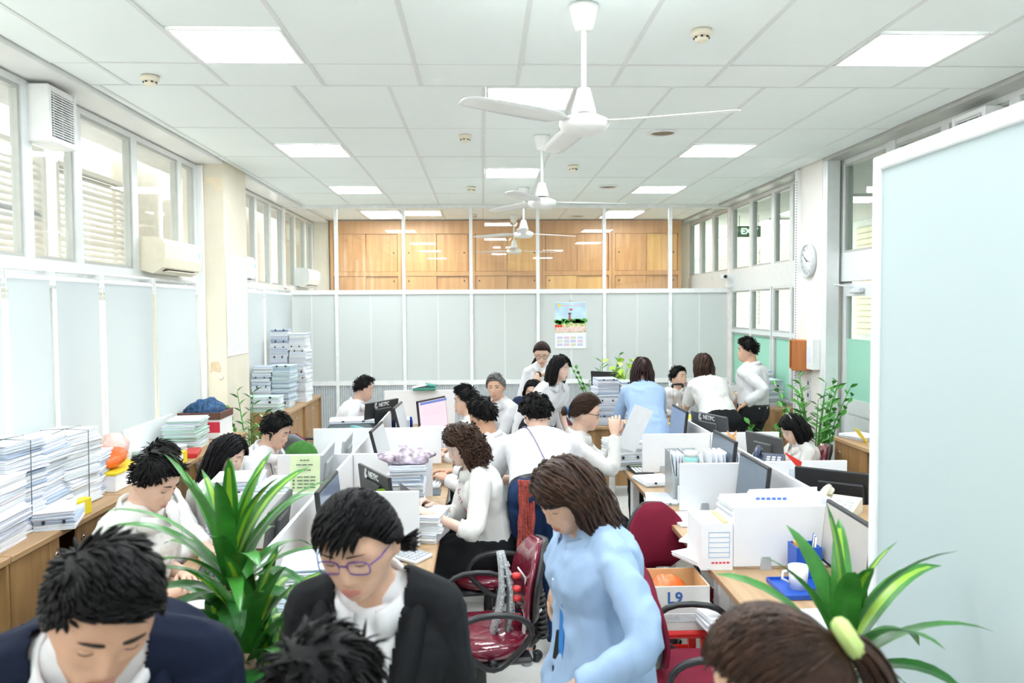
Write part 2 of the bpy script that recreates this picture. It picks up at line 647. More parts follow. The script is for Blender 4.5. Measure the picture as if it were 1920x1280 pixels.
def louvre(y0, y1, z0, z1, x, step, label, tilt=35):
    t = thing('sun_louvre', label, 'louvre', (x, (y0 + y1) / 2, z0), 0, 'white sun louvres outside the left windows')
    m = MB()
    L = y1 - y0
    for s in (-1, 1):
        m.cbox((0, s * L / 2, (z1 - z0) / 2), (0.11, 0.05, z1 - z0), 0.004)
    m.cbox((0, 0, 0), (0.11, L, 0.04), 0.004)
    m.cbox((0, 0, z1 - z0), (0.11, L, 0.04), 0.004)
    m.build('frame', LOUV, t)
    n = int((z1 - z0) / step)
    for k in range(1, n):
        o = link('slat', slat_me2 if random.random() < 0.08 else slat_me, t, (0, 0, k * step))
        o.scale = (1, L - 0.05, 1)
        o.rotation_euler = (random.uniform(-.004, .004), R(tilt + random.uniform(-6, 6)), 0)
    return t


louvre(5.35, 6.55, 2.1, 3.25, -3.5, 0.055, 'white slatted sun louvre outside, left of two, behind the exhaust fan window')
louvre(6.75, 8.06, 2.1, 3.2, -3.5, 0.055, 'white slatted sun louvre outside the middle left window')
louvre(3.4, 4.95, 1.9, 3.3, -3.5, 0.075, 'coarse white sun louvre outside the nearest left window', 50)
struct(MB().box(-3.75, -3.6, 4.95, 5.32, 0, 4).build('wall_outside', mat('wall_outside', (0.78, 0.74, 0.65), 0.8)))
struct(MB().box(-3.75, -3.6, 8.05, 9.2, 0, 4).build('wall_outside', MATS['wall_outside']))
struct(MB().box(-3.75, -3.6, 10.2, 14, 0, 4).build('wall_outside', MATS['wall_outside']))
louvre(9.2, 10.2, 2.1, 3.2, -3.5, 0.06, 'white sun louvre outside, beyond the cream column')

# right wall: column, transom, glazing, door
struct(MB().box(XCR, XR + 0.1, 7.66, 8.2, 0, CEIL + 0.03).build('wall_column_right', PINKW))
struct(MB().box(XR - 0.04, XR + 0.04, -3, 7.66, 2.22, ZS1 + 0.05).build('trim_7', ALU))
struct(MB().box(XR - 0.04, XR + 0.04, 8.2, YEND, 2.22, ZS1 + 0.05).build('trim_8', ALU))
GREENISH = sheet('greenish_glass', (0.86, 0.95, 0.91), 0.03, 0.03, 0.01)
FROSTG = sheet('frosted_green_glass', (0.56, 0.90, 0.76), 0.92, 0.02, 0.3)
window_bay([8.24, 8.86, 9.43, 10.22, 11.02], ZS1 + 0.05, CEIL - 0.03, XR, pane=GREENISH)
window_bay([11.15, 11.9, 12.6, 13.25], ZS1 + 0.05, CEIL - 0.03, XR, pane=GREENISH)
window_bay([0.3, 1.5, 2.7, 3.9, 5.12, 5.9, 6.72, 7.62], ZS1 + 0.05, CEIL - 0.03, XR, pane=GREENISH)
for ys in ([8.24, 8.86, 9.43], [9.47, 10.22, 11.02]):
    window_bay(ys, 1.66, 2.22, XR, pane=GREENISH, w=0.03)
    window_bay(ys, 0.9, 1.66, XR, pane=FROSTG, w=0.03)
struct(MB().box(XR - 0.03, XR + 0.03, 8.2, 11.06, 0, 0.9).build('wall_right', ALU))
struct(MB().box(XR - 0.03, XR + 0.03, -3, 6.6, 0, 2.22).build('wall_right_front', WALLW))
struct(MB().box(XR - 0.03, XR + 0.03, YP, YEND, 0, 2.25).build('wall_right_far', WALLW))
# aluminium posts
for (x, y, w, d) in ((3.33, 7.62, 0.13, 0.10), (XR, 6.66, 0.1, 0.12)):
    struct(MB().cbox((x, y, CEIL / 2), (w, d, CEIL), 0.006).build('trim_10', ALU))
# perforated cable trunk on the column
tk = MB().box(0, 0.05, 0, 0.05, 0.05, CEIL - 0.02).build('trim_9', WPLAST)
tk.location = (XCR - 0.05, 8.16, 0)
struct(tk)
slot = MB()
for k in range(110):
    slot.box(-0.002, 0.0, -0.001, 0.016, 0.3 + k * 0.027, 0.312 + k * 0.027)
o = slot.build('trunk_slot', DGREY, tk)
o['kind'] = 'stuff'
# glazed door
dr = bpy.data.objects.new('door_1', None)
COL.objects.link(dr)
struct(dr)
dr.location = (XR, 6.75, 0)
m = MB()
L = 0.86
m.box(-0.02, 0.02, 0, 0.09, 0, 2.2)
m.box(-0.02, 0.02, L - 0.09, L, 0, 2.2)
m.box(-0.02, 0.02, 0.09, L - 0.09, 2.08, 2.2)
m.box(-0.02, 0.02, 0.09, L - 0.09, 0.0, 0.12)
m.box(-0.02, 0.02, 0.09, L - 0.09, 0.98, 1.12)
m.build('door_frame', ALU, dr)
MB().box(-0.012, 0.012, 0.09, L - 0.09, 0.12, 0.98).build('door_panel', ALU, dr)
MB().box(-0.004, 0.004, 0.09, L - 0.09, 1.12, 1.68).build('frosted_pane', FROSTG, dr)
MB().box(-0.004, 0.004, 0.09, L - 0.09, 1.68, 2.08).build('clear_pane', GREENISH, dr)
m = MB()
m.tube([(-0.02, 0.07, 1.06), (-0.06, 0.07, 1.06), (-0.065, 0.1, 1.062), (-0.06, 0.19, 1.065)], [0.012, 0.011, 0.011, 0.008], 8)
m.lathe([(0.026, 0), (0.026, 0.006), (0.014, 0.012)], 12, (-0.02, 0.07, 1.06), rot=Matrix.Rotation(R(-90), 3, 'Y'))
m.build('door_handle', CHROME, dr)
m = MB()
m.cbox((-0.05, 0.5, 2.13), (0.05, 0.2, 0.05), 0.008)
m.tube([(-0.05, 0.55, 2.16), (-0.16, 0.7, 2.19), (-0.05, 0.95, 2.2)], 0.009, 6)
m.build('door_closer', LGREY, dr)
# corridor beyond: far wall with beige shutters, ceiling light panels
struct(MB().box(6.4, 6.55, -3, 14.2, 0, 3.6).build('wall_corridor', mat('wall_corridor', (0.70, 0.73, 0.70), 0.8)))
BEIGE = mat('shutter_beige', (0.80, 0.74, 0.58), 0.6, 0, 0.06)
sh_me = MB().cbox((0, 0, 0), (0.05, 1.0, 0.095), 0.02).mesh('slat', BEIGE)
for q, (y0, y1) in enumerate(((10.4, 13.6), (14.6, 17.6), (18.4, 22.5))):
    t = thing('corridor_window_shutter', 'beige slatted shutter across the corridor, %s from the door' % ('nearest', 'middle', 'farthest')[q], 'shutter', (6.375, (y0 + y1) / 2, 1.5), 0, 'beige shutters seen through the right windows')
    for k in range(18):
        s = link('slat', sh_me, t, (0, 0, 0.05 + k * 0.1))
        s.scale = (1, y1 - y0, 1)
struct(MB().box(3.6, 7.3, 14.2, 24, CEIL + 0.03, CEIL + 0.1).build('ceiling_corridor', CT))
struct(MB().box(6.4, 6.55, 14.2, 24, 0, 3.6).build('wall_corridor', MATS['wall_corridor']))
struct(MB().box(3.4, 7.2, 24, 24.2, 0, 3.6).build('wall_corridor', MATS['wall_corridor']))
for (x, y) in ((5.0, 8.0), (5.0, 10.6), (5.0, 13.4), (5.0, 17.0)):
    t = thing('corridor_light', 'square light panel in the corridor ceiling, %s' % {8.0: 'nearest of four', 10.6: 'second of four', 13.4: 'third of four', 17.0: 'farthest of four'}[y], 'light', (x, y, CEIL), 0, 'corridor light panels')
    MB().box(-0.31, 0.31, -0.31, 0.31, 0.0, 0.028).build('frame', WPLAST, t)
    MB().box(-0.28, 0.28, -0.28, 0.28, -0.004, 0.0).build('diffuser', lamp_mat('corridor_panel', (1, 1, .97), 3.0), t)

# glazed partition at the back: frosted sheets below, clear panes above
FROST = sheet('frosted_sheet', (0.815, 0.87, 0.87), 0.93, 0.01, 0.25)
part = MB()
PXS = [-2.86] + [-1.98 + 0.9145 * k for k in range(6)] + [3.46]
ZT = 2.21
for x in PXS[1:-1]:
    part.box(x - 0.022, x + 0.022, YP - 0.034, YP + 0.034, 0, CEIL)
part.box(XL, XR, YP - 0.03, YP + 0.03, ZT - 0.03, ZT + 0.03)
part.box(XL, XR, YP - 0.03, YP + 0.03, CEIL - 0.05, CEIL)
part.box(XL, XR, YP - 0.03, YP + 0.03, 0.94, 1.0)
part.box(XL, XR, YP - 0.03, YP + 0.03, 0.0, 0.08)
part.box(XL, XL + 0.05, YP - 0.034, YP + 0.034, 0, CEIL)
part.box(XR - 0.05, XR, YP - 0.034, YP + 0.034, 0, CEIL)
pr = struct(part.build('partition_back', mat('partition_frame', (0.93, 0.94, 0.93), 0.4)))
PGLASS = sheet('partition_glass', (0.96, 0.98, 0.97), 0.02, 0.05, 0.01)
RIBS = mat('ribbed_grey_panel', (0.56, 0.59, 0.61), 0.4, 0.1, 0.05)
for x0, x1 in zip(PXS, PXS[1:]):
    x0, x1 = max(x0, XL + 0.05) + 0.022, min(x1, XR - 0.05) - 0.022
    MB().box(x0, x1, YP - 0.004, YP + 0.004, ZT + 0.03, CEIL - 0.05).build('glass_pane', PGLASS, pr)
    MB().box(x0, x1, YP - 0.006, YP + 0.006, 1.0, ZT - 0.03).build('frosted_pane', FROST, pr)
    xm = (x0 + x1) / 2
    MB().box(xm - 0.006, xm + 0.006, YP - 0.009, YP - 0.006, 1.0, ZT - 0.03).build('sheet_joint', WHITE, pr)
    m = MB()
    n = int((x1 - x0) / 0.03)
    for k in range(n):
        q0 = x0 + (x1 - x0) * k / n
        q1 = x0 + (x1 - x0) * (k + 1) / n
        m.add([(q0, YP, .08), (q0 + .01, YP - .012, .08), (q1, YP, .08), (q0, YP, .94), (q0 + .01, YP - .012, .94), (q1, YP, .94)],
              [(0, 1, 4, 3), (1, 2, 5, 4)])
    m.build('ribbed_panel', RIBS, pr, fix=False)['kind'] = 'stuff'

# tall wooden cupboards behind the partition
WOODO = wood('cupboard_wood', (0.52, 0.24, 0.075), (0.70, 0.38, 0.14), 0.4, 1.2)
WOODO2 = wood('cupboard_wood_light', (0.70, 0.36, 0.10), (0.86, 0.52, 0.17), 0.4, 1.2)
WOODF = wood('cupboard_frame_wood', (0.55, 0.27, 0.09), (0.66, 0.35, 0.13), 0.4, 1.2)
for k in range(5):
    cx = -2.41 + 0.56 + k * 1.125
    t = thing('wood_cupboard', '%s tall orange wood cupboard behind the glazed partition' % ('leftmost', 'second from left', 'middle', 'second from right', 'rightmost')[k],
              'cupboard', (cx, YEND - 0.35, 0), 0, 'wall of wooden cupboards behind the glass')
    m = MB()
    w = 1.12
    for s in (-1, 1):
        m.box(s * (w / 2 - 0.025) - 0.025, s * (w / 2 - 0.025) + 0.025, 0, 0.4, 0, 3.38)
    m.box(-w / 2 + 0.05, w / 2 - 0.05, 0, 0.4, 3.17, 3.38)
    m.box(-w / 2 + 0.05, w / 2 - 0.05, 0, 0.4, 2.5, 2.57)
    m.box(-w / 2 + 0.05, w / 2 - 0.05, 0, 0.4, 1.2, 1.27)
    m.box(-w / 2 + 0.05, w / 2 - 0.05, 0, 0.4, 0, 0.1)
    m.box(-w / 2 + 0.05, w / 2 - 0.05, 0.38, 0.4, 0.1, 3.17)
    m.build('cupboard_frame', WOODF, t)
    for z0, z1, kz in ((2.57, 3.17, .3), (1.27, 2.5, 1.15), (0.1, 1.2, .5)):
        for s in (0, 1):
            x0 = -w / 2 + 0.055 + s * (w / 2 - 0.055)
            lt = (k, s, z0) in ((4, 1, 2.57), (3, 0, 1.27), (3, 1, 1.27), (2, 1, 2.57))
            d = MB().cbox((x0 + (w / 2 - .055) / 2, 0.02 + 0.018 * s, (z0 + z1) / 2), (w / 2 - 0.06, 0.018, z1 - z0 - 0.006), 0.003).build('sliding_door', WOODO2 if lt else WOODO, t)
            MB().lathe([(0.014, 0), (0.012, 0.006), (0.001, 0.006)], 10, (x0 + (0.06 if s == 0 else w / 2 - .12), 0.011 + .018 * s, z0 + kz), rot=Matrix.Rotation(R(90), 3, 'X')).build('finger_pull', BLACK, d)

# frosted glass screen close at the right
GX = 1.25
FROST2 = sheet('screen_glass', (0.70, 0.78, 0.785), 0.96, 0.02, 0.3)
sc_ = MB()
ZG = 2.468
sc_.cbox((GX + .02, 2.535, ZG / 2), (0.04, 0.045, ZG), 0.005)
sc_.cbox((GX + .02, 1.15, ZG - 0.022), (0.04, 2.73, 0.045), 0.005)
sc_.cbox((GX + .02, 1.15, 0.03), (0.04, 2.73, 0.06), 0.005)
sc_.cbox((GX + .02, -0.2, ZG / 2), (0.04, 0.04, ZG), 0.005)
scr = struct(sc_.build('partition_right', WHITE))
MB().box(GX + 0.012, GX + 0.028, -0.18, 2.515, 0.06, ZG - 0.045).build('glass_pane', FROST2, scr)

# ================================================================ FURNITURE
OAK = wood('desk_oak', (.44, .28, .15), (.58, .40, .23), .45, 1.2, 1)
OAKX = wood('desk_edge', (.34, .19, .10), (.42, .25, .14), .5, 1.2, 1)
CABW = wood('cabinet_oak', (.30, .16, .06), (.47, .28, .12), .45, 1.0, 2)
CABTOP = wood('cabinet_top_oak', (.40, .24, .11), (.52, .33, .17), .4, 1.2, 1)
MAROON = fabric('chair_maroon', (.20, .012, .035), .3, .08, .75)
MAROONP = mat('chair_maroon_wrapped', (.18, .010, .030), .12, 0, .15, 14, .6, 16, .6, coat=.6)
CHAIRG = mat('chair_grey', (.16, .19, .20), .5, 0, .06)
BEIGEP = mat('chair_beige', (.66, .50, .33), .5, 0, .05)
DIVM = mat('divider_white', (.87, .885, .91), .4, 0, .01)
CLAMP = mat('divider_clamp', (.55, .58, .60), .35, .3, .03)
BLINDF = sheet('blind_fabric', (.755, .795, .80), .985, .0)


# ---- desks in two blocks
def desk(x0, x1, y0, y1, outer, label, group):
    t = thing('office_desk', label, 'desk', ((x0 + x1) / 2, (y0 + y1) / 2, 0), 0, group)
    w, d = x1 - x0, y1 - y0 - .004
    MB().cbox((0, 0, .737), (w, d, .024), .002).build('desk_top', OAK, t)
    MB().cbox((outer * (w / 2 + .002), 0, .737), (.004, d, .026), .001).build('edge_band', OAKX, t)
    for s in (-1, 1):
        m = MB()
        m.cbox((outer * (w / 2 - .05), s * (d / 2 - .03), .3625), (.05, .03, .725), .003)
        m.build('leg', WHITE, t)
    MB().cbox((-outer * (w / 2 - .02), 0, .40), (.018, d - .08, .6), .003).build('back_panel', WPLAST, t)
    return t


def divider(x0, x1, y, label, group, z1=1.05, clamps=(0.3, 0.7)):
    t = thing('desk_divider', label, 'divider', ((x0 + x1) / 2, y, .75), 0, group)
    w = x1 - x0
    MB().cbox((0, 0, (z1 - .75) / 2 + .006), (w, .018, z1 - .75 - .012), .003).build('panel', DIVM, t)
    for q in clamps:
        m = MB()
        xx = -w / 2 + q * w
        m.rings([[Vector((xx + a * hw, -.011 + b, z)) for a, b in ((-1, 0), (1, 0), (1, -.012), (-1, -.012))] for z, hw in ((0, .026), (.05, .023), (.062, .018))], smooth=False)
        m.build('clamp', CLAMP, t)
    return t


def spine(x, y0, y1, label, group, z1=1.05):
    t = thing('desk_divider', label, 'divider', (x, (y0 + y1) / 2, .75), 0, group)
    MB().cbox((0, 0, (z1 - .75) / 2 + .003), (.018, y1 - y0 - .006, z1 - .75 - .006), .003).build('panel', DIVM, t)
    return t


XSL, XSR = -.86, 1.70
LYS = [3.06, 4.16, 5.26, 6.38, 7.5, 8.62]
RYS = [2.64, 3.74, 4.79, 5.92, 7.0]
PLACE = ['nearest the camera', 'second from the camera', 'third from the camera', 'fourth from the camera', 'fifth from the camera']
for i, (a, b) in enumerate(zip(LYS, LYS[1:])):
    desk(-1.475, XSL - .012, a, b, -1, 'light oak desk with white legs, window side of the left block, %s' % PLACE[i], 'desks of the left block')
    desk(XSL + .012, -.245, a, b, 1, 'light oak desk with white legs, aisle side of the left block, %s' % PLACE[i], 'desks of the left block')
    if i < 4:
        spine(XSL, a, b, 'white lengthwise divider of the left desk block, %s' % PLACE[i], 'white desk dividers')
    if i < 3:
        divider(-1.34, XSL - .012, b, 'white cross divider on the window half of the left block, %s' % PLACE[i], 'white desk dividers')
        divider(XSL + .012, -.335, b, 'white cross divider on the aisle half of the left block, %s' % PLACE[i], 'white desk dividers')
divider(-1.05, -.30, 8.58, 'tall white end divider at the far end of the left block', 'white desk dividers', 1.12)
for i, (a, b) in enumerate(zip(RYS, RYS[1:])):
    desk(1.075, XSR - .012, a, b, -1, 'light oak desk with white legs, aisle side of the right block, %s' % PLACE[i], 'desks of the right block')
    desk(XSR + .012, 2.33, a, b, 1, 'light oak desk with white legs, door side of the right block, %s' % PLACE[i], 'desks of the right block')
    if i > 0:
        spine(XSR, a, b, 'white lengthwise divider of the right desk block, %s' % PLACE[i - 1], 'white desk dividers')
    if i < 3:
        divider(1.18, XSR - .012, b, 'white cross divider on the aisle half of the right block, %s' % PLACE[i], 'white desk dividers')
    if i in (1, 2):
        divider(XSR + .012, 2.22, b + .03, 'white cross divider on the door half of the right block, %s' % PLACE[i], 'white desk dividers')


# ---- long low cabinets
def low_cabinet(x0, x1, y0, y1, zt, face, label, group, doors, knob=True):
    """Cabinet whose front looks along +x (face=1) or -x; doors = list of (y0, y1, knob_y) fractions."""
    t = thing('low_cabinet', label, 'cabinet', ((x0 + x1) / 2, (y0 + y1) / 2, 0), 0, group)
    w, d = x1 - x0, y1 - y0
    m = MB()
    m.box(-w / 2, w / 2, -d / 2, -d / 2 + .02, 0, zt - .03)
    m.box(-w / 2, w / 2, d / 2 - .02, d / 2, 0, zt - .03)
    m.box(-w / 2, w / 2, -d / 2 + .02, d / 2 - .02, 0, .06)
    xb = -face * (w / 2)
    m.box(min(xb, xb + face * .012), max(xb, xb + face * .012), -d / 2 + .02, d / 2 - .02, .06, zt - .03)
    m.box(-w / 2 + .02, w / 2 - .06, -d / 2 + .02, d / 2 - .02, zt * .5, zt * .5 + .018)
    m.build('carcass', CABW, t)
    MB().cbox((face * .005, 0, zt - .015), (w + .01, d, .03), .003).build('cabinet_top', CABTOP, t)
    for q, (f0, f1, kf) in enumerate(doors):
        ya, yb = -d / 2 + .02 + f0 * (d - .04), -d / 2 + .02 + f1 * (d - .04)
        xx = face * (w / 2 - .012 - .02 * (q % 2))
        o = MB().cbox((xx, (ya + yb) / 2, (zt - .03 + .06) / 2), (.016, yb - ya - .004, zt - .03 - .06 - .006), .002).build('door', CABW, t)
        hy = ya + kf * (yb - ya)
        MB().cbox((xx + face * .012, ya + .05, zt * .55), (.012, .022, .14), .004).build('pull', CHROME, o)
        kn = MB().lathe([(.011, 0), (.012, .008), (.007, .012), (.001, .013)], 10, (xx + face * .008, hy, zt - .11), rot=Matrix.Rotation(R(90 * face), 3, 'Y'))
        kn.build('lock', CHROME, o)
    return t


ZL = .90
for k, (a, b, drs) in enumerate(((1.4, 2.44, [(0, .5, .9), (.5, 1, .1)]), (2.45, 3.63, [(0, .5, .9)]), (3.64, 4.82, [(0, .36, .9), (.55, 1, .1)]),
                                 (4.83, 6.03, [(0, .5, .85), (.5, 1, .1)]), (6.04, 7.24, [(0, .5, .85), (.5, 1, .3)]))):
    low_cabinet(-2.64, -2.12, a, b, ZL, 1, 'oak low cabinet under the left blinds, %s' % ('partly behind the camera', 'dark open half, at the left edge', 'half open beside the writing man', 'behind the long haired woman', 'by the cream column')[k], 'low oak cabinets', drs)
low_cabinet(-2.64, -2.06, 8.56, 9.4, ZL, 1, 'oak low cabinet beyond the cream column, near half under the lower paper stacks', 'low oak cabinets', [(0, .5, .9), (.5, 1, .1)])
low_cabinet(-2.64, -2.06, 9.41, 10.3, ZL, 1, 'oak low cabinet beyond the cream column, far half under the tallest stack', 'low oak cabinets', [(0, .5, .9), (.5, 1, .1)])
low_cabinet(2.78, 3.22, 5.2, 6.25, .96, -1, 'oak cabinet with a steel pull in front of the glazed door', 'low oak cabinets', [(.5, 1, .85), (0, .5, .2)])
low_cabinet(2.93, 3.38, 8.45, 10.2, ZL, -1, 'oak cabinet by the right windows under document bundles', 'low oak cabinets', [(0, .5, .9), (.5, 1, .1)])

# back desk with wooden front
t = thing('wood_desk', 'oak reception desk under two tall paper stacks at the back', 'desk', (1.65, 8.6, 0))
MB().cbox((0, 0, .735), (1.16, .62, .03), .003).build('desk_top', CABTOP, t)
for s in (-.56, .56):
    MB().box(s - .01, s + .01, -.28, .28, 0, .72).build('side_panel', CABW, t)
MB().box(-.55, .55, -.27, -.25, .12, .72).build('front_panel', CABW, t)


# ---- office chairs
def make_chair(label, seat_m, back_m, shell_m, name='office_chair', group='maroon office chairs', high=False):
    t = thing(name, label, 'chair', (0, 0, 0), 0, group)
    m = MB()
    rows = []
    for z, s in ((.425, .86), (.44, .97), (.465, 1.0), (.49, .96), (.505, .82), (.508, .5)):
        rg = []
        for j in range(24):
            th = 2 * math.pi * j / 24
            c, q = math.cos(th), math.sin(th)
            rg.append(Vector((.235 * s * math.copysign(abs(c) ** .72, c), .23 * s * math.copysign(abs(q) ** .72, q), z + (.012 * (q * q) * s))))
        rows.append(rg)
    m.rings(rows)
    m.build('seat', seat_m, t)
    MB().cbox((0, 0, .415), (.42, .42, .03), .012).build('seat_pan', BLACK, t)
    hB = .37 if not high else .56
    for nm, off, mt, sc in (('backrest', 0.0, back_m, 1.0), ('back_shell', -.028, shell_m, 1.02)):
        m = MB()
        rows = []
        for i, q in enumerate(np.linspace(0, 1, 9)):
            z = .535 + hB * q
            w = (.16 + .06 * math.sin(math.pi * min(1, q * 1.15))) * (1 - .22 * max(0, q - .75) / .25)
            if q in (0.0, 1.0):
                w *= .62
            y = -.225 - .06 * q - .035 * math.sin(q * math.pi) * -1
            th_ = .028 if 0 < q < 1 else .012
            rows.append([Vector((w * sc * math.cos(a), y + off + th_ * math.sin(a) + .03 * (abs(math.cos(a)) ** 2), z)) for a in [2 * math.pi * j / 20 for j in range(20)]])
        m.rings(rows)
        m.build(nm, mt, t)
    m = MB()
    m.tube([(0, -.05, .40), (0, -.24, .41), (0, -.30, .47), (0, -.285, .60), (0, -.275, .74)], [.022, .024, .026, .022, .016], 8)
    for k in range(9):
        z = .44 + .025 * k
        m.lathe([(.034, -.006), (.037, 0), (.034, .006)], 10, (0, -.292 + .002 * k, z))
    m.build('back_stem', BLACK, t)
    for s in (-1, 1):
        pts = []
        for j in range(21):
            a = 2 * math.pi * j / 20
            c, q = math.cos(a), math.sin(a)
            y = .17 * math.copysign(abs(c) ** .8, c) * (1.0 if q > 0 else 1.0 - .55 * (-q) ** 1.2)
            z = .565 + (.10 * q if q > 0 else .15 * q)
            pts.append((s * (.275 + .012 * q), y - .02, z))
        m = MB()
        m.tube(pts, .0165, 8, cap=False, sq=.85)
        m.tube([(s * .272, -.02, .45), (s * .25, -.02, .42), (s * .17, -.02, .405)], .017, 8)
        m.build('armrest', BLACK, t)
    m = MB()
    m.lathe([(.03, .09), (.032, .22), (.026, .23), (.024, .40), (.06, .402), (.06, .41)], 14)
    m.build('gas_column', BLACK, t)
    for k in range(5):
        a = 2 * math.pi * k / 5 + .3
        m = MB()
        d = Vector((math.cos(a), math.sin(a), 0))
        m.tube([d * .02 + Vector((0, 0, .115)), d * .16 + Vector((0, 0, .098)), d * .30 + Vector((0, 0, .075))], [.028, .022, .015], 8)
        o = m.build('base_arm', BLACK, t)
        m = MB()
        rt = Matrix.Rotation(a, 3, 'Z') @ Matrix.Rotation(R(90), 3, 'X')
        for s in (-1, 1):
            m.lathe([(.012, -.008), (.028, -.008), (.030, 0), (.028, .008), (.012, .008)], 12, d * .31 + Vector((-d.y, d.x, 0)) * (s * .014) + Vector((0, 0, .03)), rot=rt)
        m.build('caster', BLACK, o)
    return t


def face_rot(h):
    """z rotation that makes a thing whose front is +y look along heading h (0 away, 90 right)."""
    return -R(h)


ch = make_chair('maroon office chair with shiny wrapped seat, empty, nearest the camera in the aisle', MAROONP, MAROONP, BLACK)
ch.location = (-.02, 3.72, 0)
ch.rotation_euler[2] = face_rot(262)
again(ch, (.02, 4.62, 0), face_rot(262), 'maroon office chair with wrapped seat under the curly haired woman')
chf = make_chair('maroon fabric office chair pulled out from the right desks, facing the camera side', MAROON, MAROON, BLACK)
chf.location = (1.03, 4.32, 0)
chf.rotation_euler[2] = face_rot(165)
again(chf, (.92, 3.24, 0), face_rot(96), 'maroon fabric office chair at the near right desk, seen from its dark back')
again(chf, (.16, 5.62, 0), face_rot(272), 'maroon office chair under the man typing with his back turned')
again(chf, (.12, 6.65, 0), face_rot(272), 'maroon office chair under the man with glasses and short black hair')
again(ch, (.22, 8.16, 0), face_rot(255), 'maroon office chair under the grey haired man')
again(chf, (.60, 7.74, 0), face_rot(215), 'office chair with a navy jacket under the man whose forehead is touched')
again(chf, (-1.55, 3.62, 0), face_rot(95), 'office chair under the man writing in a white shirt')
again(chf, (-1.70, 4.30, 0), face_rot(85), 'office chair under the worker hidden behind the writing man')
again(chf, (-1.76, 4.93, 0), face_rot(80), 'office chair under the woman with long black hair')
again(chf, (-1.72, 5.8, 0), face_rot(85), 'office chair under the man with an earphone')
again(chf, (-1.72, 8.0, 0), face_rot(80), 'office chair under the balding man at the back left')
again(chf, (.50, 5.34, 0), face_rot(85), 'office chair under the woman with a bun')
again(ch, (2.42, 6.25, 0), face_rot(280), 'office chair with wrapped maroon back under the woman with a hair band')
again(chf, (2.2, 9.45, 0), face_rot(160), 'office chair under the man behind the back desk')
chb = make_chair('maroon and grey office chair standing empty by the back left cabinet', MAROON, MAROON, CHAIRG)
chb.location = (-1.62, 7.35, 0)
chb.rotation_euler[2] = face_rot(20)
cht = make_chair('tan high backed office chair behind the standing man and woman', BEIGEP, BEIGEP, BEIGEP, 'tan_chair', 'tan chairs', True)
cht.location = (2.47, 8.50, 0)
cht.rotation_euler[2] = face_rot(340)


chf.scale = (.86, .92, .96)

# ---- monitors
SCR_G = mat('screen_grey', (.13, .17, .22), .18, 0, .02)
SCR_B = mat('screen_blue_grey', (.20, .25, .36), .18, 0, .02)


def monitor(x, y, h, label, w=.48, hh=.285, z=.75, screen=SCR_G, tilt=6, text=None, lift=.10, frame=BLACK):
    """Flat monitor; heading h is where its screen looks."""
    t = thing('monitor', label, 'monitor', (x, y, z + .0005), face_rot(h), 'computer monitors')
    zc = lift + hh / 2
    rt = Matrix.Rotation(R(tilt), 3, 'X')
    b = MB().cbox((0, 0, zc), (w, .022, hh), .005, rt).cbox(Vector((0, -.016, zc)), (w * .5, .022, hh * .55), .008, rt).build('housing', frame, t)
    c = rt @ Vector((0, .0115, 0)) + Vector((0, 0, zc))
    MB().cbox(c, (w - .024, .002, hh - .032), .0004, rt).build('screen', screen, t)
    MB().cbox((0, -.035, lift * .5 + .055), (.055, .02, lift + .08), .005).build('stand', BLACK, t)
    MB().lathe([(.11, 0), (.108, .008), (.03, .016), (.001, .017)], 18, (0, -.03, 0), sy=.75).build('stand_foot', BLACK, t)
    if text:
        c = rt @ Vector((.014, -.0122, hh * .385)) + Vector((0, 0, zc))
        o = lettering(text, .050, WPLAST, t, c, (R(90) + R(tilt), 0, 0), .0008)
        m = MB()
        for q in range(2):
            m.tube([(-.016 + .012 * q + .014 * math.cos(a) * (1 - .3 * q), .0, .026 * math.sin(a)) for a in np.linspace(.4 + q, 5 + q, 10)], .0028, 5)
        e = m.build('swirl_logo', WPLAST, t)
        e.location = c + Vector((-.105, -.001, 0))
    return t


monitor(-.72, 3.77, 90, 'monitor with blue-grey screen on the near left aisle desk, behind the woman in the blazer', screen=SCR_B, lift=.16)
monitor(-.99, 3.86, 268, 'monitor seen from behind on the near left desk, beside the green plant', lift=.05, frame=DGREY, tilt=8)
monitor(-.60, 4.50, 62, 'black monitor back lettered NETPC beside the trailing plant', text='NETPC', lift=.06)
monitor(-.98, 5.0, 268, 'grey monitor of the second window-side desk, edge on behind the green card', lift=.10, frame=GREYP)
monitor(-.98, 5.75, 268, 'small grey monitor of the third window-side desk', lift=.05, frame=GREYP, w=.42)
monitor(-.72, 5.66, 92, 'monitor with pale screen on the third aisle desk, tilted back', lift=.14, screen=LGREY, tilt=14)
monitor(-.70, 6.9, 92, 'monitor with pale screen tilted back in front of the pink screen', lift=.14, screen=LGREY, tilt=14)
monitor(-.93, 7.35, 300, 'black monitor back lettered NETPC facing the balding man', text='NETPC', lift=.12)
pk = monitor(-.46, 7.3, 118, 'monitor showing a pink document with a blue bar', lift=.14, screen=lamp_mat('screen_pink', (.90, .62, .69), .40, .02))
o = MB().cbox((0, .0135, .14 + .285 / 2 + .115), (.455, .0015, .022), .0003, Matrix.Rotation(R(6), 3, 'X')).build('screen_bar', lamp_mat('screen_blue_bar', (.12, .20, .52), .40, .02), pk)
o = MB().cbox((0, .0130, .14 + .285 / 2 - .115), (.455, .0015, .018), .0003, Matrix.Rotation(R(6), 3, 'X')).build('screen_bar', MATS['screen_blue_bar'], pk)
m = MB()
for k in range(9):
    m.cbox((0, .0132, .14 + .05 + .019 * k), (.36, .001, .003), .0002, Matrix.Rotation(R(6), 3, 'X'))
m.build('document_lines', lamp_mat('screen_rows', (.80, .48, .57), .38, .02), pk)['kind'] = 'stuff'
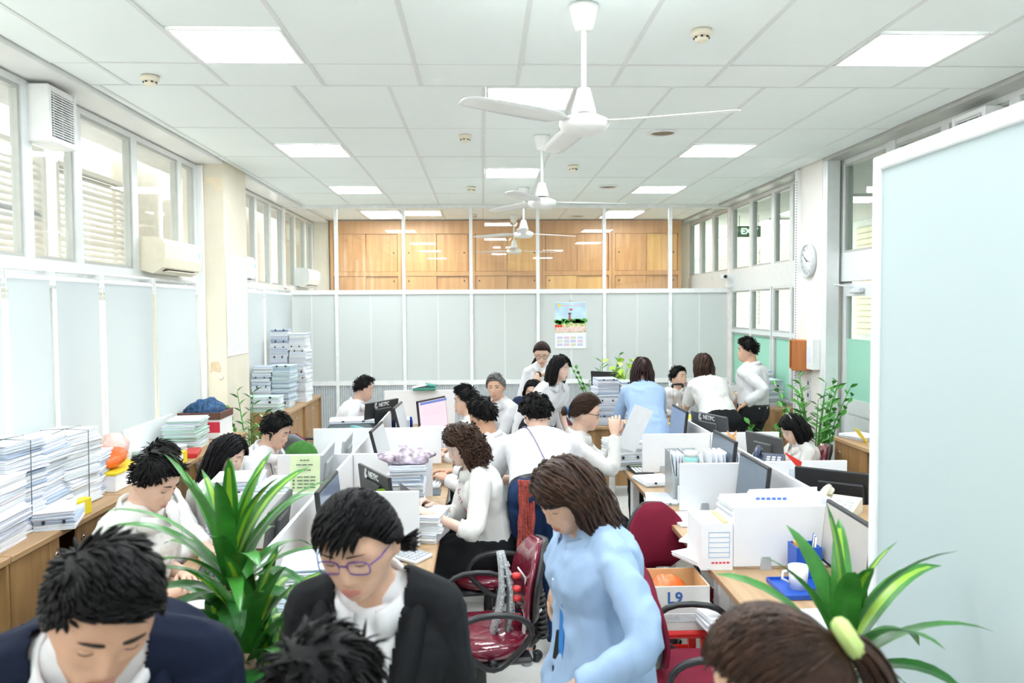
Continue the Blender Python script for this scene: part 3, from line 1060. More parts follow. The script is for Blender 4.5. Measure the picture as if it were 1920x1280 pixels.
monitor(1.57, 3.40, 272, 'monitor with pale painted reflection on the nearest right desk, beside the glass screen', screen=mat('screen_painted_reflection', (.52, .50, .45), .1, 0, .1, 3), lift=.07)  # the pale reflection is put into the screen's base colour
monitor(1.53, 4.50, 270, 'monitor with grey screen on the second right aisle desk', lift=.09)
monitor(1.56, 5.17, 270, 'monitor with grey screen on the third right aisle desk, behind the white files', lift=.12)
monitor(1.58, 6.45, 270, 'monitor with bluish screen on the farthest right aisle desk', lift=.14, screen=SCR_B)
monitor(1.98, 4.36, 38, 'wide black monitor back with a white tag on the door-side desk', w=.50, hh=.28, lift=.055)
monitor(1.99, 5.60, 72, 'dark grey monitor back with an orange paper flower on its corner', w=.40, hh=.25, lift=.09, frame=DGREY)
monitor(1.84, 6.45, 70, 'black monitor back with white lettering on the farthest door-side desk', text='NETPC', lift=.09, frame=DGREY)
monitor(1.42, 9.15, 40, 'black monitor back between plants behind the back desk', lift=.22, text=None, w=.42)


# ---- ceiling fans
FANW = mat('fan_white', (.90, .91, .88), .35, 0, .02)


def ceiling_fan(x, y, a0, label):
    t = thing('ceiling_fan', label, 'fan', (x, y, CEIL), 0, 'white ceiling fans on rods')
    MB().lathe([(.001, 0), (.07, 0), (.072, -.012), (.048, -.085), (.042, -.11), (.012, -.112)], 18).build('canopy', FANW, t)
    MB().lathe([(.0125, -.10), (.0125, -.40)], 10).build('rod', FANW, t)
    MB().lathe([(.014, -.375), (.030, -.38), (.055, -.475), (.058, -.49), (.045, -.492)], 16).build('lower_cover', FANW, t)
    MB().lathe([(.03, -.485), (.034, -.51)], 10).build('bracket', DGREY, t)
    MB().lathe([(.02, -.50), (.07, -.505), (.112, -.525), (.118, -.545), (.108, -.565), (.085, -.585), (.03, -.592), (.001, -.592)], 22).build('motor', FANW, t)
    for k in range(3):
        a = R(a0 + 120 * k)
        m = MB()
        rows = []
        for r, w, tw in ((.09, .032, .0), (.14, .035, .1), (.19, .058, .20), (.30, .064, .20), (.5, .064, .17), (.66, .060, .14), (.695, .045, .13), (.705, .02, .13)):
            rg = []
            for (qx, qz) in ((-1, 0), (-.5, .004), (.5, .004), (1, 0), (.5, -.002), (-.5, -.002)):
                rg.append(Vector((r, qx * w * math.cos(tw), -.535 + qx * w * math.sin(tw) + qz - .01 * r)))
            rows.append(rg)
        m.rings(rows)
        o = m.build('blade', FANW, t)
        o.rotation_euler[2] = math.pi / 2 - a
    return t


def hang(x, y):
    return x, y


for (x, y, a0, lab) in ((.48, 3.79, -22, 'large white ceiling fan nearest the camera'), (.496, 6.64, 5, 'second white ceiling fan from the camera'),
                        (.49, 9.48, 25, 'third white ceiling fan, just before the partition'), (.49, 12.35, 25, 'farthest ceiling fan, behind the glazed partition')):
    ceiling_fan(x, y, 90 - a0, lab)

# smoke detectors and round vents
for (x, y, lab) in ((-1.98, 4.97, 'cream smoke detector near the left windows'), (1.12, 4.11, 'cream smoke detector right of the nearest fan'), (-.13, 6.62, 'smoke detector left of the second fan'),
                    (.91, 8.03, 'smoke detector right of the second fan'), (-.12, 9.44, 'small smoke detector left of the third fan'), (-.12, 12.2, 'smoke detector beyond the glazed partition')):
    t = thing('smoke_detector', lab, 'smoke detector', (x, y, CEIL), 0, 'ceiling smoke detectors')
    MB().lathe([(.001, 0), (.052, 0), (.053, -.018), (.048, -.03), (.03, -.032)], 18).build('base', CREAM, t)
    MB().lathe([(.034, -.03), (.036, -.045), (.026, -.056), (.001, -.058)], 16).build('head', CREAM, t)
    m = MB()
    for k in range(7):
        a = 2 * math.pi * k / 7
        m.cbox((.0355 * math.cos(a), .0355 * math.sin(a), -.038), (.012, .012, .008), .001, Matrix.Rotation(a, 3, 'Z'))
    m.build('sensor_slot', BLACK, t)
for (x, y, lab) in ((1.46, 6.5, 'round dark ceiling vent nearest the camera'), (1.47, 9.4, 'round dark ceiling vent before the partition'), (1.47, 12.4, 'round ceiling vent beyond the partition')):
    t = thing('ceiling_vent', lab, 'vent', (x, y, CEIL), 0, 'round ceiling vents')
    MB().lathe([(.095, 0), (.12, 0), (.12, -.008), (.10, -.014), (.095, -.004)], 26, cap=False).build('rim', WPLAST, t)
    MB().lathe([(.001, -.002), (.096, -.002), (.096, .004), (.001, .004)], 24).build('grille', mat('vent_brown', (.20, .15, .10), .7), t)
    for k in range(4):
        MB().lathe([(.018 + .02 * k, -.003), (.024 + .02 * k, -.008), (.030 + .02 * k, -.003)], 22, cap=False).build('louvre_ring', mat('vent_ring', (.36, .29, .2), .6), t)


# ---- air conditioners, exhaust fans
def aircon(y0, y1, z0, z1, label, m_, xw=XL + .02, dep=.21):
    t = thing('air_conditioner', label, 'air conditioner', (xw, (y0 + y1) / 2, z0), 0, 'wall air conditioners')
    L, H = y1 - y0, z1 - z0
    prof = [(0, .03), (dep * .55, 0), (dep * .9, .05), (dep, .12), (dep, H * .8), (dep * .85, H * .96), (dep * .6, H), (0, H)]
    b = MB()
    b.rings([[Vector((x, y, z)) for x, z in prof] for y in (-L / 2, L / 2)], smooth=False)
    b.build('casing', m_, t)
    MB().cbox((dep * .68, 0, .022), (.075, L * .78, .004), .001, Matrix.Rotation(R(-28), 3, 'Y')).build('air_outlet', BLACK, t)
    MB().cbox((dep * .80, 0, .02), (.05, L * .76, .006), .002, Matrix.Rotation(R(-10), 3, 'Y')).build('flap', m_, t)
    MB().cbox((dep + .001, L * .42, H * .62), (.002, .05, .05), .0005).build('sticker', mat('blue_sticker', (.45, .75, .9), .4), t)
    return t


aircon(6.46, 7.30, 2.28, 2.57, 'cream wall air conditioner beside the cream column', CREAM)
aircon(11.75, 12.55, 2.30, 2.58, 'white air conditioner seen through the left end of the partition', WPLAST)
aircon(8.53, 9.02, 2.28, 2.57, 'white air conditioner half hidden behind the cream column', WPLAST)


def exhaust_fan(x, y, z, s, face, label):
    t = thing('exhaust_fan', label, 'exhaust fan', (x, y, z), 0, 'window exhaust fans')
    m = MB()
    for q in (-1, 1):
        m.cbox((0, q * (s / 2 - .02), 0), (.16, .04, s), .006)
        m.cbox((0, 0, q * (s / 2 - .02)), (.16, s - .08, .04), .006)
    m.build('housing', WPLAST, t)
    MB().cbox((-face * .05, 0, 0), (.01, s - .08, s - .08), .002).build('back_plate', mat('fan_dark', (.12, .12, .11), .6), t)
    m = MB()
    n = 17
    for k in range(n):
        m.cbox((face * .078, 0, -s / 2 + .05 + (s - .1) * k / (n - 1)), (.006, s - .08, .007), .001)
    for q in (-.5, 0, .5):
        m.cbox((face * .074, q * (s - .14), 0), (.004, .006, s - .08), .001)
    m.build('grille', WPLAST, t)['kind'] = 'stuff'
    for k in range(5):
        a = 2 * math.pi * k / 5
        b = MB()
        d = Vector((0, math.cos(a), math.sin(a)))
        e = Vector((0, -math.sin(a), math.cos(a)))
        b.rings([[d * .03 + e * -.02, d * .03 + e * .02 + Vector((.02, 0, 0)), d * .03 + e * .02 + Vector((.024, 0, 0)), d * .03 + e * -.02 + Vector((.004, 0, 0))],
                 [d * (s * .36) + e * -.06, d * (s * .36) + e * .06 + Vector((.04, 0, 0)), d * (s * .36) + e * .06 + Vector((.044, 0, 0)), d * (s * .36) + e * -.06 + Vector((.004, 0, 0))]], smooth=False)
        b.build('fan_blade', GREYP, t)
    MB().lathe([(.05, -.02), (.05, .03), (.02, .04), (.001, .04)], 14, rot=Matrix.Rotation(R(90), 3, 'Y')).build('hub', DGREY, t)
    return t


exhaust_fan(XL + .08, 5.10, 3.17, .34, 1, 'white exhaust fan with grille in the top of the left window')
exhaust_fan(XR - .06, 5.45, 3.12, .38, -1, 'white exhaust fan with grille above the glass screen at right')


# ---- roller blinds
def roller_blind(y0, y1, label, x=-2.60, zt=2.175, zb=.93):
    t = thing('roller_blind', label, 'blind', (x, (y0 + y1) / 2, zt), 0, 'pale roller blinds on the left')
    L = y1 - y0
    MB().tube([(0, -L / 2, 0), (0, L / 2, 0)], .030, 14).build('roller', WPLAST, t)
    MB().cbox((.03, 0, (zb - zt) / 2), (.0016, L - .03, zt - zb), .0004).build('fabric', BLINDF, t)
    MB().cbox((.03, 0, zb - zt), (.014, L - .03, .024), .004).build('bottom_bar', WPLAST, t)
    for s in (-1, 1):
        MB().cbox((-.01, s * (L / 2 + .004), .012), (.085, .006, .085), .002).build('bracket', WPLAST, t)
    MB().tube([(.05, L / 2 - .005, -.02), (.05, L / 2 - .005, -.95)], .0022, 5).build('pull_chain', WPLAST, t)
    return t


for (a, b, lab) in ((2.2, 3.3, 'pale roller blind out of sight at the far left'), (3.32, 4.43, 'pale roller blind at the left edge of the picture'), (4.46, 4.91, 'narrow pale roller blind second from the left edge'),
                    (4.96, 5.53, 'pale roller blind behind the rope tied paper stacks'), (5.59, 6.40, 'pale roller blind behind the orange bag'), (6.46, 7.36, 'pale roller blind next to the cream column')):
    roller_blind(a, b, lab)
roller_blind(8.62, 9.6, 'pale roller blind beyond the cream column, near one')
roller_blind(9.66, 11.0, 'pale roller blind beyond the cream column, by the partition')
t = thing('blind_rail', 'white pipe rail above the left roller blinds', 'rail', (-2.60, 5, 2.235))
MB().tube([(0, -2.9, 0), (0, 2.38, 0)], .013, 8).build('pipe', WPLAST, t)
for k in range(6):
    MB().cbox((-.035, -2.4 + .95 * k, 0), (.07, .03, .03), .004).build('bracket', WPLAST, t)
t = thing('blind_rail', 'white pipe rail beyond the cream column', 'rail', (-2.60, 9.8, 2.235))
MB().tube([(0, -1.25, 0), (0, 1.2, 0)], .013, 8).build('pipe', WPLAST, t)
for k in range(3):
    MB().cbox((-.035, -1 + .95 * k, 0), (.07, .03, .03), .004).build('bracket', WPLAST, t)

# ================================================================ PEOPLE
def ss(a, b, x):
    t = np.clip((x - a) / (b - a), 0, 1)
    return t * t * (3 - 2 * t)


def vnoise(p, seed=0):
    """Vectorised value noise, -1..1."""
    i = np.floor(p).astype(np.int64)
    f = p - i
    f = f * f * (3 - 2 * f)

    def h(a, b, c):
        n = (a * 374761393 + b * 668265263 + c * 2147483647 + seed * 974711) & 0xffffffff
        n = ((n ^ (n >> 13)) * 1274126177) & 0xffffffff
        return ((n ^ (n >> 16)) & 0xffff) / 32767.5 - 1
    x, y, z = i.T
    r = 0
    for dx in (0, 1):
        for dy in (0, 1):
            for dz in (0, 1):
                w = (f[:, 0] if dx else 1 - f[:, 0]) * (f[:, 1] if dy else 1 - f[:, 1]) * (f[:, 2] if dz else 1 - f[:, 2])
                r = r + w * h(x + dx, y + dy, z + dz)
    return r


def head_pts(d):
    """Skull and face surface for unit directions d (x right, y forward, z up), centre mid-head."""
    x, y, z = d.T
    re = 1 / np.sqrt((x / .0785) ** 2 + (y / .094) ** 2 + (z / .116) ** 2)
    p = d * re[:, None]
    t = ss(.0, .105, -p[:, 2])
    back = ss(-.1, .45, -y)
    front = ss(0, .5, y)
    p[:, 0] *= 1 - .25 * t
    p[:, 1] *= 1 - .35 * t * back
    p[:, 1] += front * ss(.03, .1, -p[:, 2]) * .030
    p[:, 1] = np.where(p[:, 1] > .068, .068 + (p[:, 1] - .068) * .6, p[:, 1])
    px, pz = p[:, 0], p[:, 2]
    fm = ss(.02, .045, p[:, 1])
    ax = np.abs(px)
    nh = np.interp(pz, [-.054, -.047, -.037, -.02, .0, .016], [0, .010, .021, .015, .006, 0])
    nw = np.interp(pz, [-.047, -.036, -.01, .01], [.0115, .0105, .008, .008])
    dy = nh * np.exp(-(px / nw) ** 2)
    dy += .007 * np.exp(-((ax - .0135) / .006) ** 2 - ((pz + .040) / .007) ** 2)
    dy -= .009 * np.exp(-((ax - .031) / .017) ** 2 - ((pz - .003) / .011) ** 2)
    dy += .004 * np.exp(-((ax - .028) / .024) ** 2 - ((pz - .026) / .009) ** 2)
    dy += .004 * np.exp(-((ax - .044) / .018) ** 2 - ((pz + .022) / .016) ** 2)
    dy += .005 * np.exp(-(px / .024) ** 2 - ((pz + .063) / .0055) ** 2)
    dy += .006 * np.exp(-(px / .020) ** 2 - ((pz + .0735) / .006) ** 2)
    dy -= .003 * np.exp(-(px / .024) ** 2 - ((pz + .086) / .006) ** 2)
    dy += .005 * np.exp(-(px / .020) ** 2 - ((pz + .103) / .010) ** 2)
    p[:, 1] += dy * fm
    return p


def head_dir(az, pol):
    return np.stack([np.sin(az) * np.sin(pol), np.cos(az) * np.sin(pol), np.cos(pol)], -1)


NU, NV = 72, 56
_u = np.linspace(-math.pi, math.pi, NU, endpoint=False)
_az = _u - .55 * np.sin(_u)
HEAD_RINGS = [head_pts(head_dir(_az, np.full(NU, pol))) for pol in np.linspace(.03, math.pi - .03, NV)]
HEAD_ALL = np.concatenate(HEAD_RINGS)
HEAD_FRONT = HEAD_ALL[HEAD_ALL[:, 1] > .02]


def face_y(x, z):
    d2 = (HEAD_FRONT[:, 0] - x) ** 2 + (HEAD_FRONT[:, 2] - z) ** 2
    i = np.argsort(d2)[:4]
    w = 1 / (d2[i] + 1e-7)
    return float((HEAD_FRONT[i, 1] * w).sum() / w.sum())


HLINE_AZ = np.radians([0, 25, 45, 60, 75, 88, 100, 115, 135, 180])


def hairline(kind):
    tab = {'m': [50, 49, 52, 64, 84, 92, 96, 108, 118, 122],
           'bald': [34, 38, 50, 64, 84, 90, 96, 108, 118, 122],
           'f': [50, 50, 54, 66, 86, 94, 97, 108, 120, 124],
           'side': [50, 50, 54, 66, 84, 90, 94, 106, 120, 124]}[kind]
    return lambda az: np.interp(np.abs(az), HLINE_AZ, np.radians(tab))


def skin_mat(i):
    cols = [(.70, .43, .30), (.74, .49, .37), (.62, .36, .235), (.78, .55, .44), (.56, .31, .20)]
    return mat('skin_%d' % i, cols[i], .5, 0, .05, 20, .03, 250, .4, sss=.12)


HAIRM = {
    'black': mat('hair_black', (.005, .0045, .005), .46, 0, .35, 60, .25, 220, .16),
    'dark': mat('hair_dark_brown', (.018, .010, .008), .42, 0, .4, 60, .25, 220, .16),
    'brown': mat('hair_brown', (.042, .018, .010), .42, 0, .5, 40, .25, 220, .3),
    'red': mat('hair_reddish_brown', (.030, .011, .010), .42, 0, .5, 40, .25, 220, .3),
    'grey': mat('hair_grey', (.16, .155, .15), .5, 0, .5, 60, .25, 220, .4),
    'tan': mat('hair_sunlit_brown', (.16, .075, .03), .42, 0, .5, 40, .25, 220, .5),
}
EYEW = mat('eye_white', (.85, .83, .80), .2, 0, 0)
EYEB = mat('eye_iris', (.015, .010, .008), .1, 0, 0)
BROW = mat('brow_hair', (.02, .014, .012), .6, 0, 0)
LIPM = mat('lips', (.50, .20, .17), .4, 0, .05)
LIPN = mat('lips_natural', (.52, .25, .20), .45, 0, .05)


SHIRT_W = fabric('shirt_white', (.77, .77, .785), .75)
SHIRT_C = fabric('shirt_off_white', (.76, .75, .72), .75)
SHIRT_B = fabric('shirt_light_blue', (.36, .50, .72), .7)
NAVY = fabric('cloth_navy', (.005, .010, .028))
NAVY2 = fabric('cloth_navy_skirt', (.012, .035, .10))
BLACKC = fabric('cloth_black', (.012, .013, .015))
TROUS = fabric('cloth_charcoal', (.02, .021, .024))
BEIGEC = fabric('cloth_beige', (.5, .47, .38))

REMESH = []


def remesh_later(mb, voxel, smooth, done):
    me = mb.mesh('volume', [])
    o = bpy.data.objects.new('volume', me)
    COL.objects.link(o)
    m = o.modifiers.new('r', 'REMESH')
    m.mode = 'VOXEL'
    m.voxel_size = voxel
    m.use_smooth_shade = True
    if smooth:
        s = o.modifiers.new('s', 'SMOOTH')
        s.factor = .5
        s.iterations = smooth
    REMESH.append((o, done))


def flush():
    dg = bpy.context.evaluated_depsgraph_get()
    dg.update()
    for o, done in REMESH:
        me = bpy.data.meshes.new_from_object(o.evaluated_get(dg))
        me.polygons.foreach_set('use_smooth', [True] * len(me.polygons))
        done(me)
        old = o.data
        bpy.data.objects.remove(o)
        bpy.data.meshes.remove(old)
    REMESH.clear()


def get_co(me):
    a = np.empty(len(me.vertices) * 3)
    me.vertices.foreach_get('co', a)
    return a.reshape(-1, 3)


def wrinkle(me, amp, freq, seed, axis=None):
    co = get_co(me)
    nr = np.empty(len(me.vertices) * 3)
    me.vertex_normals.foreach_get('vector', nr)
    nr = nr.reshape(-1, 3)
    q = co * np.array([freq, freq, freq * .55]) + seed * 3.7
    w = vnoise(co * 4 + seed) * .12
    n = vnoise(q + w[:, None] * 14, seed) * .65 + vnoise(q * 2.1 + w[:, None] * 20, seed + 5) * .35
    n = 1 - np.abs(n) * 2.2
    co = co + nr * (n * amp)[:, None]
    me.vertices.foreach_set('co', co.ravel())
    me.update()


def join_mesh(me, extra):
    """Append an MB's geometry to a mesh (same material slot 0)."""
    bm = bmesh.new()
    bm.from_mesh(me)
    em = extra.mesh('extra', [])
    bm.from_mesh(em)
    bm.to_mesh(me)
    bm.free()
    bpy.data.meshes.remove(em)
    me.polygons.foreach_set('use_smooth', [True] * len(me.polygons))
    me.update()


TORSO = {
    'm': [(-.17, .05, .05, .06), (-.1, .13, .09, .11), (0, .160, .105, .118), (.2, .152, .108, .10), (.42, .150, .108, .095),
          (.62, .164, .116, .108), (.76, .172, .110, .110), (.86, .160, .088, .100), (.94, .118, .062, .080), (1.03, .058, .05, .056)],
    'f': [(-.17, .05, .05, .06), (-.1, .135, .09, .115), (0, .166, .10, .122), (.2, .146, .098, .10), (.42, .126, .092, .085),
          (.62, .140, .116, .092), (.74, .148, .106, .097), (.86, .138, .080, .088), (.94, .100, .056, .070), (1.03, .051, .046, .05)],
}


class Pose:
    pass


def ik(S, W, l1, l2, hint):
    d = W - S
    L = d.length
    mx = (l1 + l2) * .985
    if L > mx:
        W = S + d * (mx / L)
        d = W - S
        L = mx
    L = max(L, abs(l1 - l2) + .02)
    a = (l1 * l1 - l2 * l2 + L * L) / (2 * L)
    h = math.sqrt(max(l1 * l1 - a * a, 0))
    u = d.normalized()
    hp = (hint - u * hint.dot(u))
    hp = hp.normalized() if hp.length > 1e-5 else Vector((0, 0, -1))
    return S + u * a + hp * h, W


def hd(h):
    return Vector((math.sin(R(h)), math.cos(R(h)), 0))


def spine_pt(J, t):
    a, b, c = J.pel, J.ctl, J.neck
    if t < 0:
        return a + (b - a).normalized() * (t * J.Ls)
    if t > 1:
        return c + (c - b).normalized() * ((t - 1) * J.Ls)
    return a * (1 - t) ** 2 + b * 2 * t * (1 - t) + c * t * t


def torso_ring(J, t, w, df, db, n=28, e=2.4):
    p = spine_pt(J, t)
    tan = (spine_pt(J, t + .02) - spine_pt(J, t - .02)).normalized()
    tt = min(max(t, 0), 1)
    S = (J.side * (1 - tt) + J.side2 * tt)
    S = (S - tan * S.dot(tan)).normalized()
    F = tan.cross(S).normalized()
    if F.dot(J.fwd) < 0 and abs(tan.z) > .2:
        F = -F
    out = []
    for j in range(n):
        th = 2 * math.pi * j / n
        c, s = math.cos(th), math.sin(th)
        c = math.copysign(abs(c) ** (2 / e), c)
        s = math.copysign(abs(s) ** (2 / e), s)
        out.append(p + S * (w * c) + F * ((df if s > 0 else db) * s))
    return out


def torso_front(J, t, x, off, back=False):
    """Point on the chest surface at spine parameter t, sideways offset x."""
    tb = TORSO[J.sex]
    ts = [r[0] for r in tb]
    w = np.interp(t, ts, [r[1] for r in tb]) * J.k * J.g + off
    d = np.interp(t, ts, [r[3 if back else 2] for r in tb]) * J.k * J.g + off
    d = -d if back else d
    p = spine_pt(J, t)
    tan = (spine_pt(J, t + .02) - spine_pt(J, t - .02)).normalized()
    tt = min(max(t, 0), 1)
    S = (J.side * (1 - tt) + J.side2 * tt)
    S = (S - tan * S.dot(tan)).normalized()
    F = tan.cross(S).normalized()
    if F.dot(J.fwd) < 0:
        F = -F
    q = max(0, 1 - min(abs(x) / w, 1) ** 2.4) ** (1 / 2.4)
    return p + S * x + F * (d * q)


def add_torso(mb, J, t0, t1, e, n=28, flare=0.0):
    tb = TORSO[J.sex]
    ts = [r[0] for r in tb]
    rg = []
    lst = sorted(set([t0, t1] + [t for t in ts if t0 < t < t1] + list(np.linspace(t0, t1, 9))))
    for t in lst:
        v = [np.interp(t, ts, [r[q] for r in tb]) for q in (1, 2, 3)]
        if t0 < -.05 and t < 0 and flare:
            v = [np.interp(0, ts, [r[q] for r in tb]) + flare * (-t) for q in (1, 2, 3)]
        ee = e if t < .9 else e * np.interp(t, [.9, 1.03], [1, .5])
        rg.append(torso_ring(J, t, *[x * J.k * J.g + ee for x in v], n=n))
    mb.rings(rg)


def taper(a, b, c, ra, rb, rc, n=5):
    """Centre line and radii through a joint b with rounded ends."""
    pts, rs = [], []
    for i in range(n):
        q = i / n
        pts.append(a.lerp(b, q))
        rs.append(ra + (rb - ra) * q)
    for i in range(n + 1):
        q = i / n
        pts.append(b.lerp(c, q))
        rs.append(rb + (rc - rb) * q)
    # soften the joint
    for _ in range(2):
        pts = [pts[0]] + [(pts[i - 1] + pts[i] * 2 + pts[i + 1]) / 4 for i in range(1, len(pts) - 1)] + [pts[-1]]
    return pts, rs


def hand(mb, W, dirv, dorsal, side, k, curl=.35, thumb=.5):
    """Palm, four fingers and thumb. side=+1: thumb towards +x of the hand frame."""
    y = dirv.normalized()
    z = (dorsal - y * dorsal.dot(y)).normalized()
    x = y.cross(z).normalized() * side

    def T(a, b, c):
        return W + (x * a + y * b + z * c) * k
    rg = []
    for yy, w, h, zz in ((-.02, .025, .019, 0), (.0, .026, .018, 0), (.03, .036, .016, 0), (.06, .041, .0145, .001), (.082, .040, .012, .001), (.092, .034, .008, 0)):
        rg.append([T(w * math.cos(th), yy, zz + h * math.sin(th)) for th in [2 * math.pi * j / 14 for j in range(14)]])
    mb.rings(rg)
    for i, (fx, ln, ex) in enumerate(((.031, .070, .10), (.0105, .078, .03), (-.0105, .073, -.04), (-.0305, .058, -.13))):
        p = Vector((fx, .078, .001))
        a = 0.0
        c = curl * (1 + .12 * i)
        pts = [T(*p)]
        d0 = Vector((math.sin(ex), math.cos(ex), 0))
        for sgm in (.44, .31, .25):
            a += c * (1.0 if sgm > .4 else 1.25)
            p = p + Vector((d0.x * math.cos(a), d0.y * math.cos(a), -math.sin(a))) * (ln * 1.18 * sgm)
            pts.append(T(*p))
        fin = []
        for q in range(len(pts) - 1):
            fin += [pts[q], pts[q].lerp(pts[q + 1], .5)]
        fin.append(pts[-1])
        mb.tube(fin, [r * k for r in (.0098, .0092, .0092, .0084, .0084, .0076, .0058)], 8)
    p0 = Vector((.020, .012, -.004))
    pts = [T(*p0), T(.043, .040, -.010 - .012 * thumb), T(.052, .070, -.014 - .03 * thumb), T(.050, .094, -.018 - .045 * thumb)]
    mb.tube(pts, [.0135 * k, .0125 * k, .0105 * k, .0075 * k], 8)


def head_frame(H, h, pitch, roll, k):
    f = Vector((math.sin(R(h)) * math.cos(R(pitch)), math.cos(R(h)) * math.cos(R(pitch)), -math.sin(R(pitch))))
    r = Vector((math.cos(R(h)), -math.sin(R(h)), 0))
    u = r.cross(f).normalized()
    rm = Matrix.Rotation(R(roll), 3, f)
    r, u = rm @ r, rm @ u
    M = Matrix((r, f, u)).transposed().to_4x4()
    return Matrix.Translation(H) @ M @ Matrix.Diagonal((k, k, k, 1))


# ---- face pieces in head units
def face_parts(open_eyes, male, lipm, lookx=0.0):
    out = []
    for s in (-1, 1):
        ex, ez = s * .031, .003
        ey = face_y(ex, ez) - .0055
        b = MB()
        b.ball((ex, ey, ez), .0118, 8, 0)
        b.ball((ex + lookx * .004, ey + .0056, ez - (0 if open_eyes else .003)), .0068, 8, 1)
        out.append(('eye', b, [EYEW, EYEB]))
        b = MB()
        lim = 22 if open_eyes else -14
        rows = []
        for el in np.linspace(88, lim, 6):
            rows.append([(ex + .0131 * math.cos(R(el)) * math.sin(R(a)) * 1.12, ey + .0131 * math.cos(R(el)) * math.cos(R(a)), ez + .0131 * math.sin(R(el)))
                         for a in np.linspace(-85, 85, 9)])
        v = [p for rw in rows for p in rw]
        b.add(v, [(i * 9 + j, i * 9 + j + 1, i * 9 + j + 10, i * 9 + j + 9) for i in range(5) for j in range(8)], 0, True)
        b.tube(rows[-1], [.0006] + [.0013] * 7 + [.0008], 5, 1)
        rows = []
        for el in np.linspace(-88, -26, 4):
            rows.append([(ex + .0129 * math.cos(R(el)) * math.sin(R(a)) * 1.1, ey + .0129 * math.cos(R(el)) * math.cos(R(a)), ez + .0129 * math.sin(R(el)))
                         for a in np.linspace(-85, 85, 9)])
        v = [p for rw in rows for p in rw]
        b.add(v, [(i * 9 + j, i * 9 + j + 1, i * 9 + j + 10, i * 9 + j + 9) for i in range(3) for j in range(8)], 0, True)
        out.append(('eyelid', b, None))
        b = MB()
        xs = np.linspace(.013, .050, 7)
        pts = [(s * x, face_y(s * x, .0262 + .0025 * math.sin((x - .013) / .037 * 2.8)) + .0012, .0262 + .0025 * math.sin((x - .013) / .037 * 2.8)) for x in xs]
        rr = [.0028, .0040, .0042, .0038, .0033, .0024, .0008] if male else [.0020, .0028, .0028, .0025, .002, .0014, .0006]
        b.tube(pts, rr, 6, 0, sq=.55)
        out.append(('eyebrow', b, [BROW]))
    b = MB()
    xs = np.linspace(-.0225, .0225, 11)
    up = [(x, face_y(x, -.064) + .0004, -.0650 + .0022 * (1 - abs(abs(x) - .006) / .02) + .0010 * abs(x) / .025) for x in xs]
    lo = [(x, face_y(x, -.0735) - .0012, -.0722 - .001 + .006 * (abs(x) / .025) ** 2) for x in xs]
    tp = [math.sqrt(max(0.02, 1 - (x / .023) ** 2)) for x in xs]
    b.tube(up, [.0034 * t for t in tp], 7, 0)
    b.tube(lo, [.0042 * t for t in tp], 7, 0)
    out.append(('mouth', b, [lipm]))
    return out


FACE_CACHE = {}


def add_face(root, HM, open_eyes, male, lip, skin, lookx=0.0):
    key = (open_eyes, male, lip.name, lookx)
    if key not in FACE_CACHE:
        FACE_CACHE[key] = face_parts(open_eyes, male, lip, lookx)
    inv = Matrix.Translation(-root.location)
    for nm, b, ms in FACE_CACHE[key]:
        o = b.build(nm, ms if ms else [skin, BROW], root)
        o.matrix_local = inv @ HM


def glasses(root, HM, colm, kind='square', half=False):
    b = MB()
    y0 = face_y(.031, .003) + .014
    w, h = (.024, .017) if kind == 'square' else (.023, .021)
    for s in (-1, 1):
        c = (s * .033, -.002)
        pts = []
        for j in range(17):
            th = 2 * math.pi * j / 16
            e = 3.2 if kind == 'square' else 2.2
            cx = math.copysign(abs(math.cos(th)) ** (2 / e), math.cos(th)) * w
            cz = math.copysign(abs(math.sin(th)) ** (2 / e), math.sin(th)) * h
            pts.append((c[0] + cx, y0 - .10 * abs(c[0] + cx) ** 1.4 * 2, c[1] + cz))
        b.tube(pts, .0017, 6, 0, cap=False)
        ex = s * .0575
        b.tube([(ex, y0 - .007, .004), (s * .071, y0 - .03, .006), (s * .0765, .02, .006), (s * .077, -.02, .002), (s * .074, -.035, -.012)], .0018, 6, 0)
        vs = pts[:-1]
        b.add(vs, [tuple(range(16))], 1)
    b.tube([(-.010, y0, .003), (0, y0 + .003, .006), (.010, y0, .003)], .0018, 6, 0)
    o = b.build('glasses', [colm, sheet('spectacle_lens', (.95, .95, .98), .02, .03, .02)], root)
    o.matrix_local = Matrix.Translation(-root.location) @ HM
    return o


# ---- hair
def scalp(az, pol, th):
    p = head_pts(head_dir(np.atleast_1d(az), np.atleast_1d(pol)))
    n = p / np.array([.075, .094, .116]) ** 2
    n /= np.linalg.norm(n, axis=1)[:, None]
    return p + n * np.atleast_1d(th)[:, None], n


def hair_cap(mb, kind, thick, mi=0):
    hl = hairline(kind)
    az = np.linspace(-math.pi, math.pi, 40, endpoint=False)
    lim = hl(az)
    rg = []
    for q in np.linspace(1.0, 0.03, 14):
        pol = lim * q
        edge = ss(0, .12, 1 - q)
        th = -.004 + (thick(az, pol) + .004) * edge
        p, _ = scalp(az, pol, th)
        rg.append([Vector(x) for x in p])
    mb.rings(rg, mi, True, True)


def lock(mb, pts, w, flat=.45, mi=0, up=Vector((0, 0, 1))):
    n = len(pts)
    rr = [w * (.55 + .45 * math.sin(math.pi * min(1, (i / (n - 1)) * 1.0 + .15))) * (1 if i < n - 1 else .12) for i in range(n)]
    mb.tube(pts, rr, 4, mi, cap=True, sq=flat, up=up)


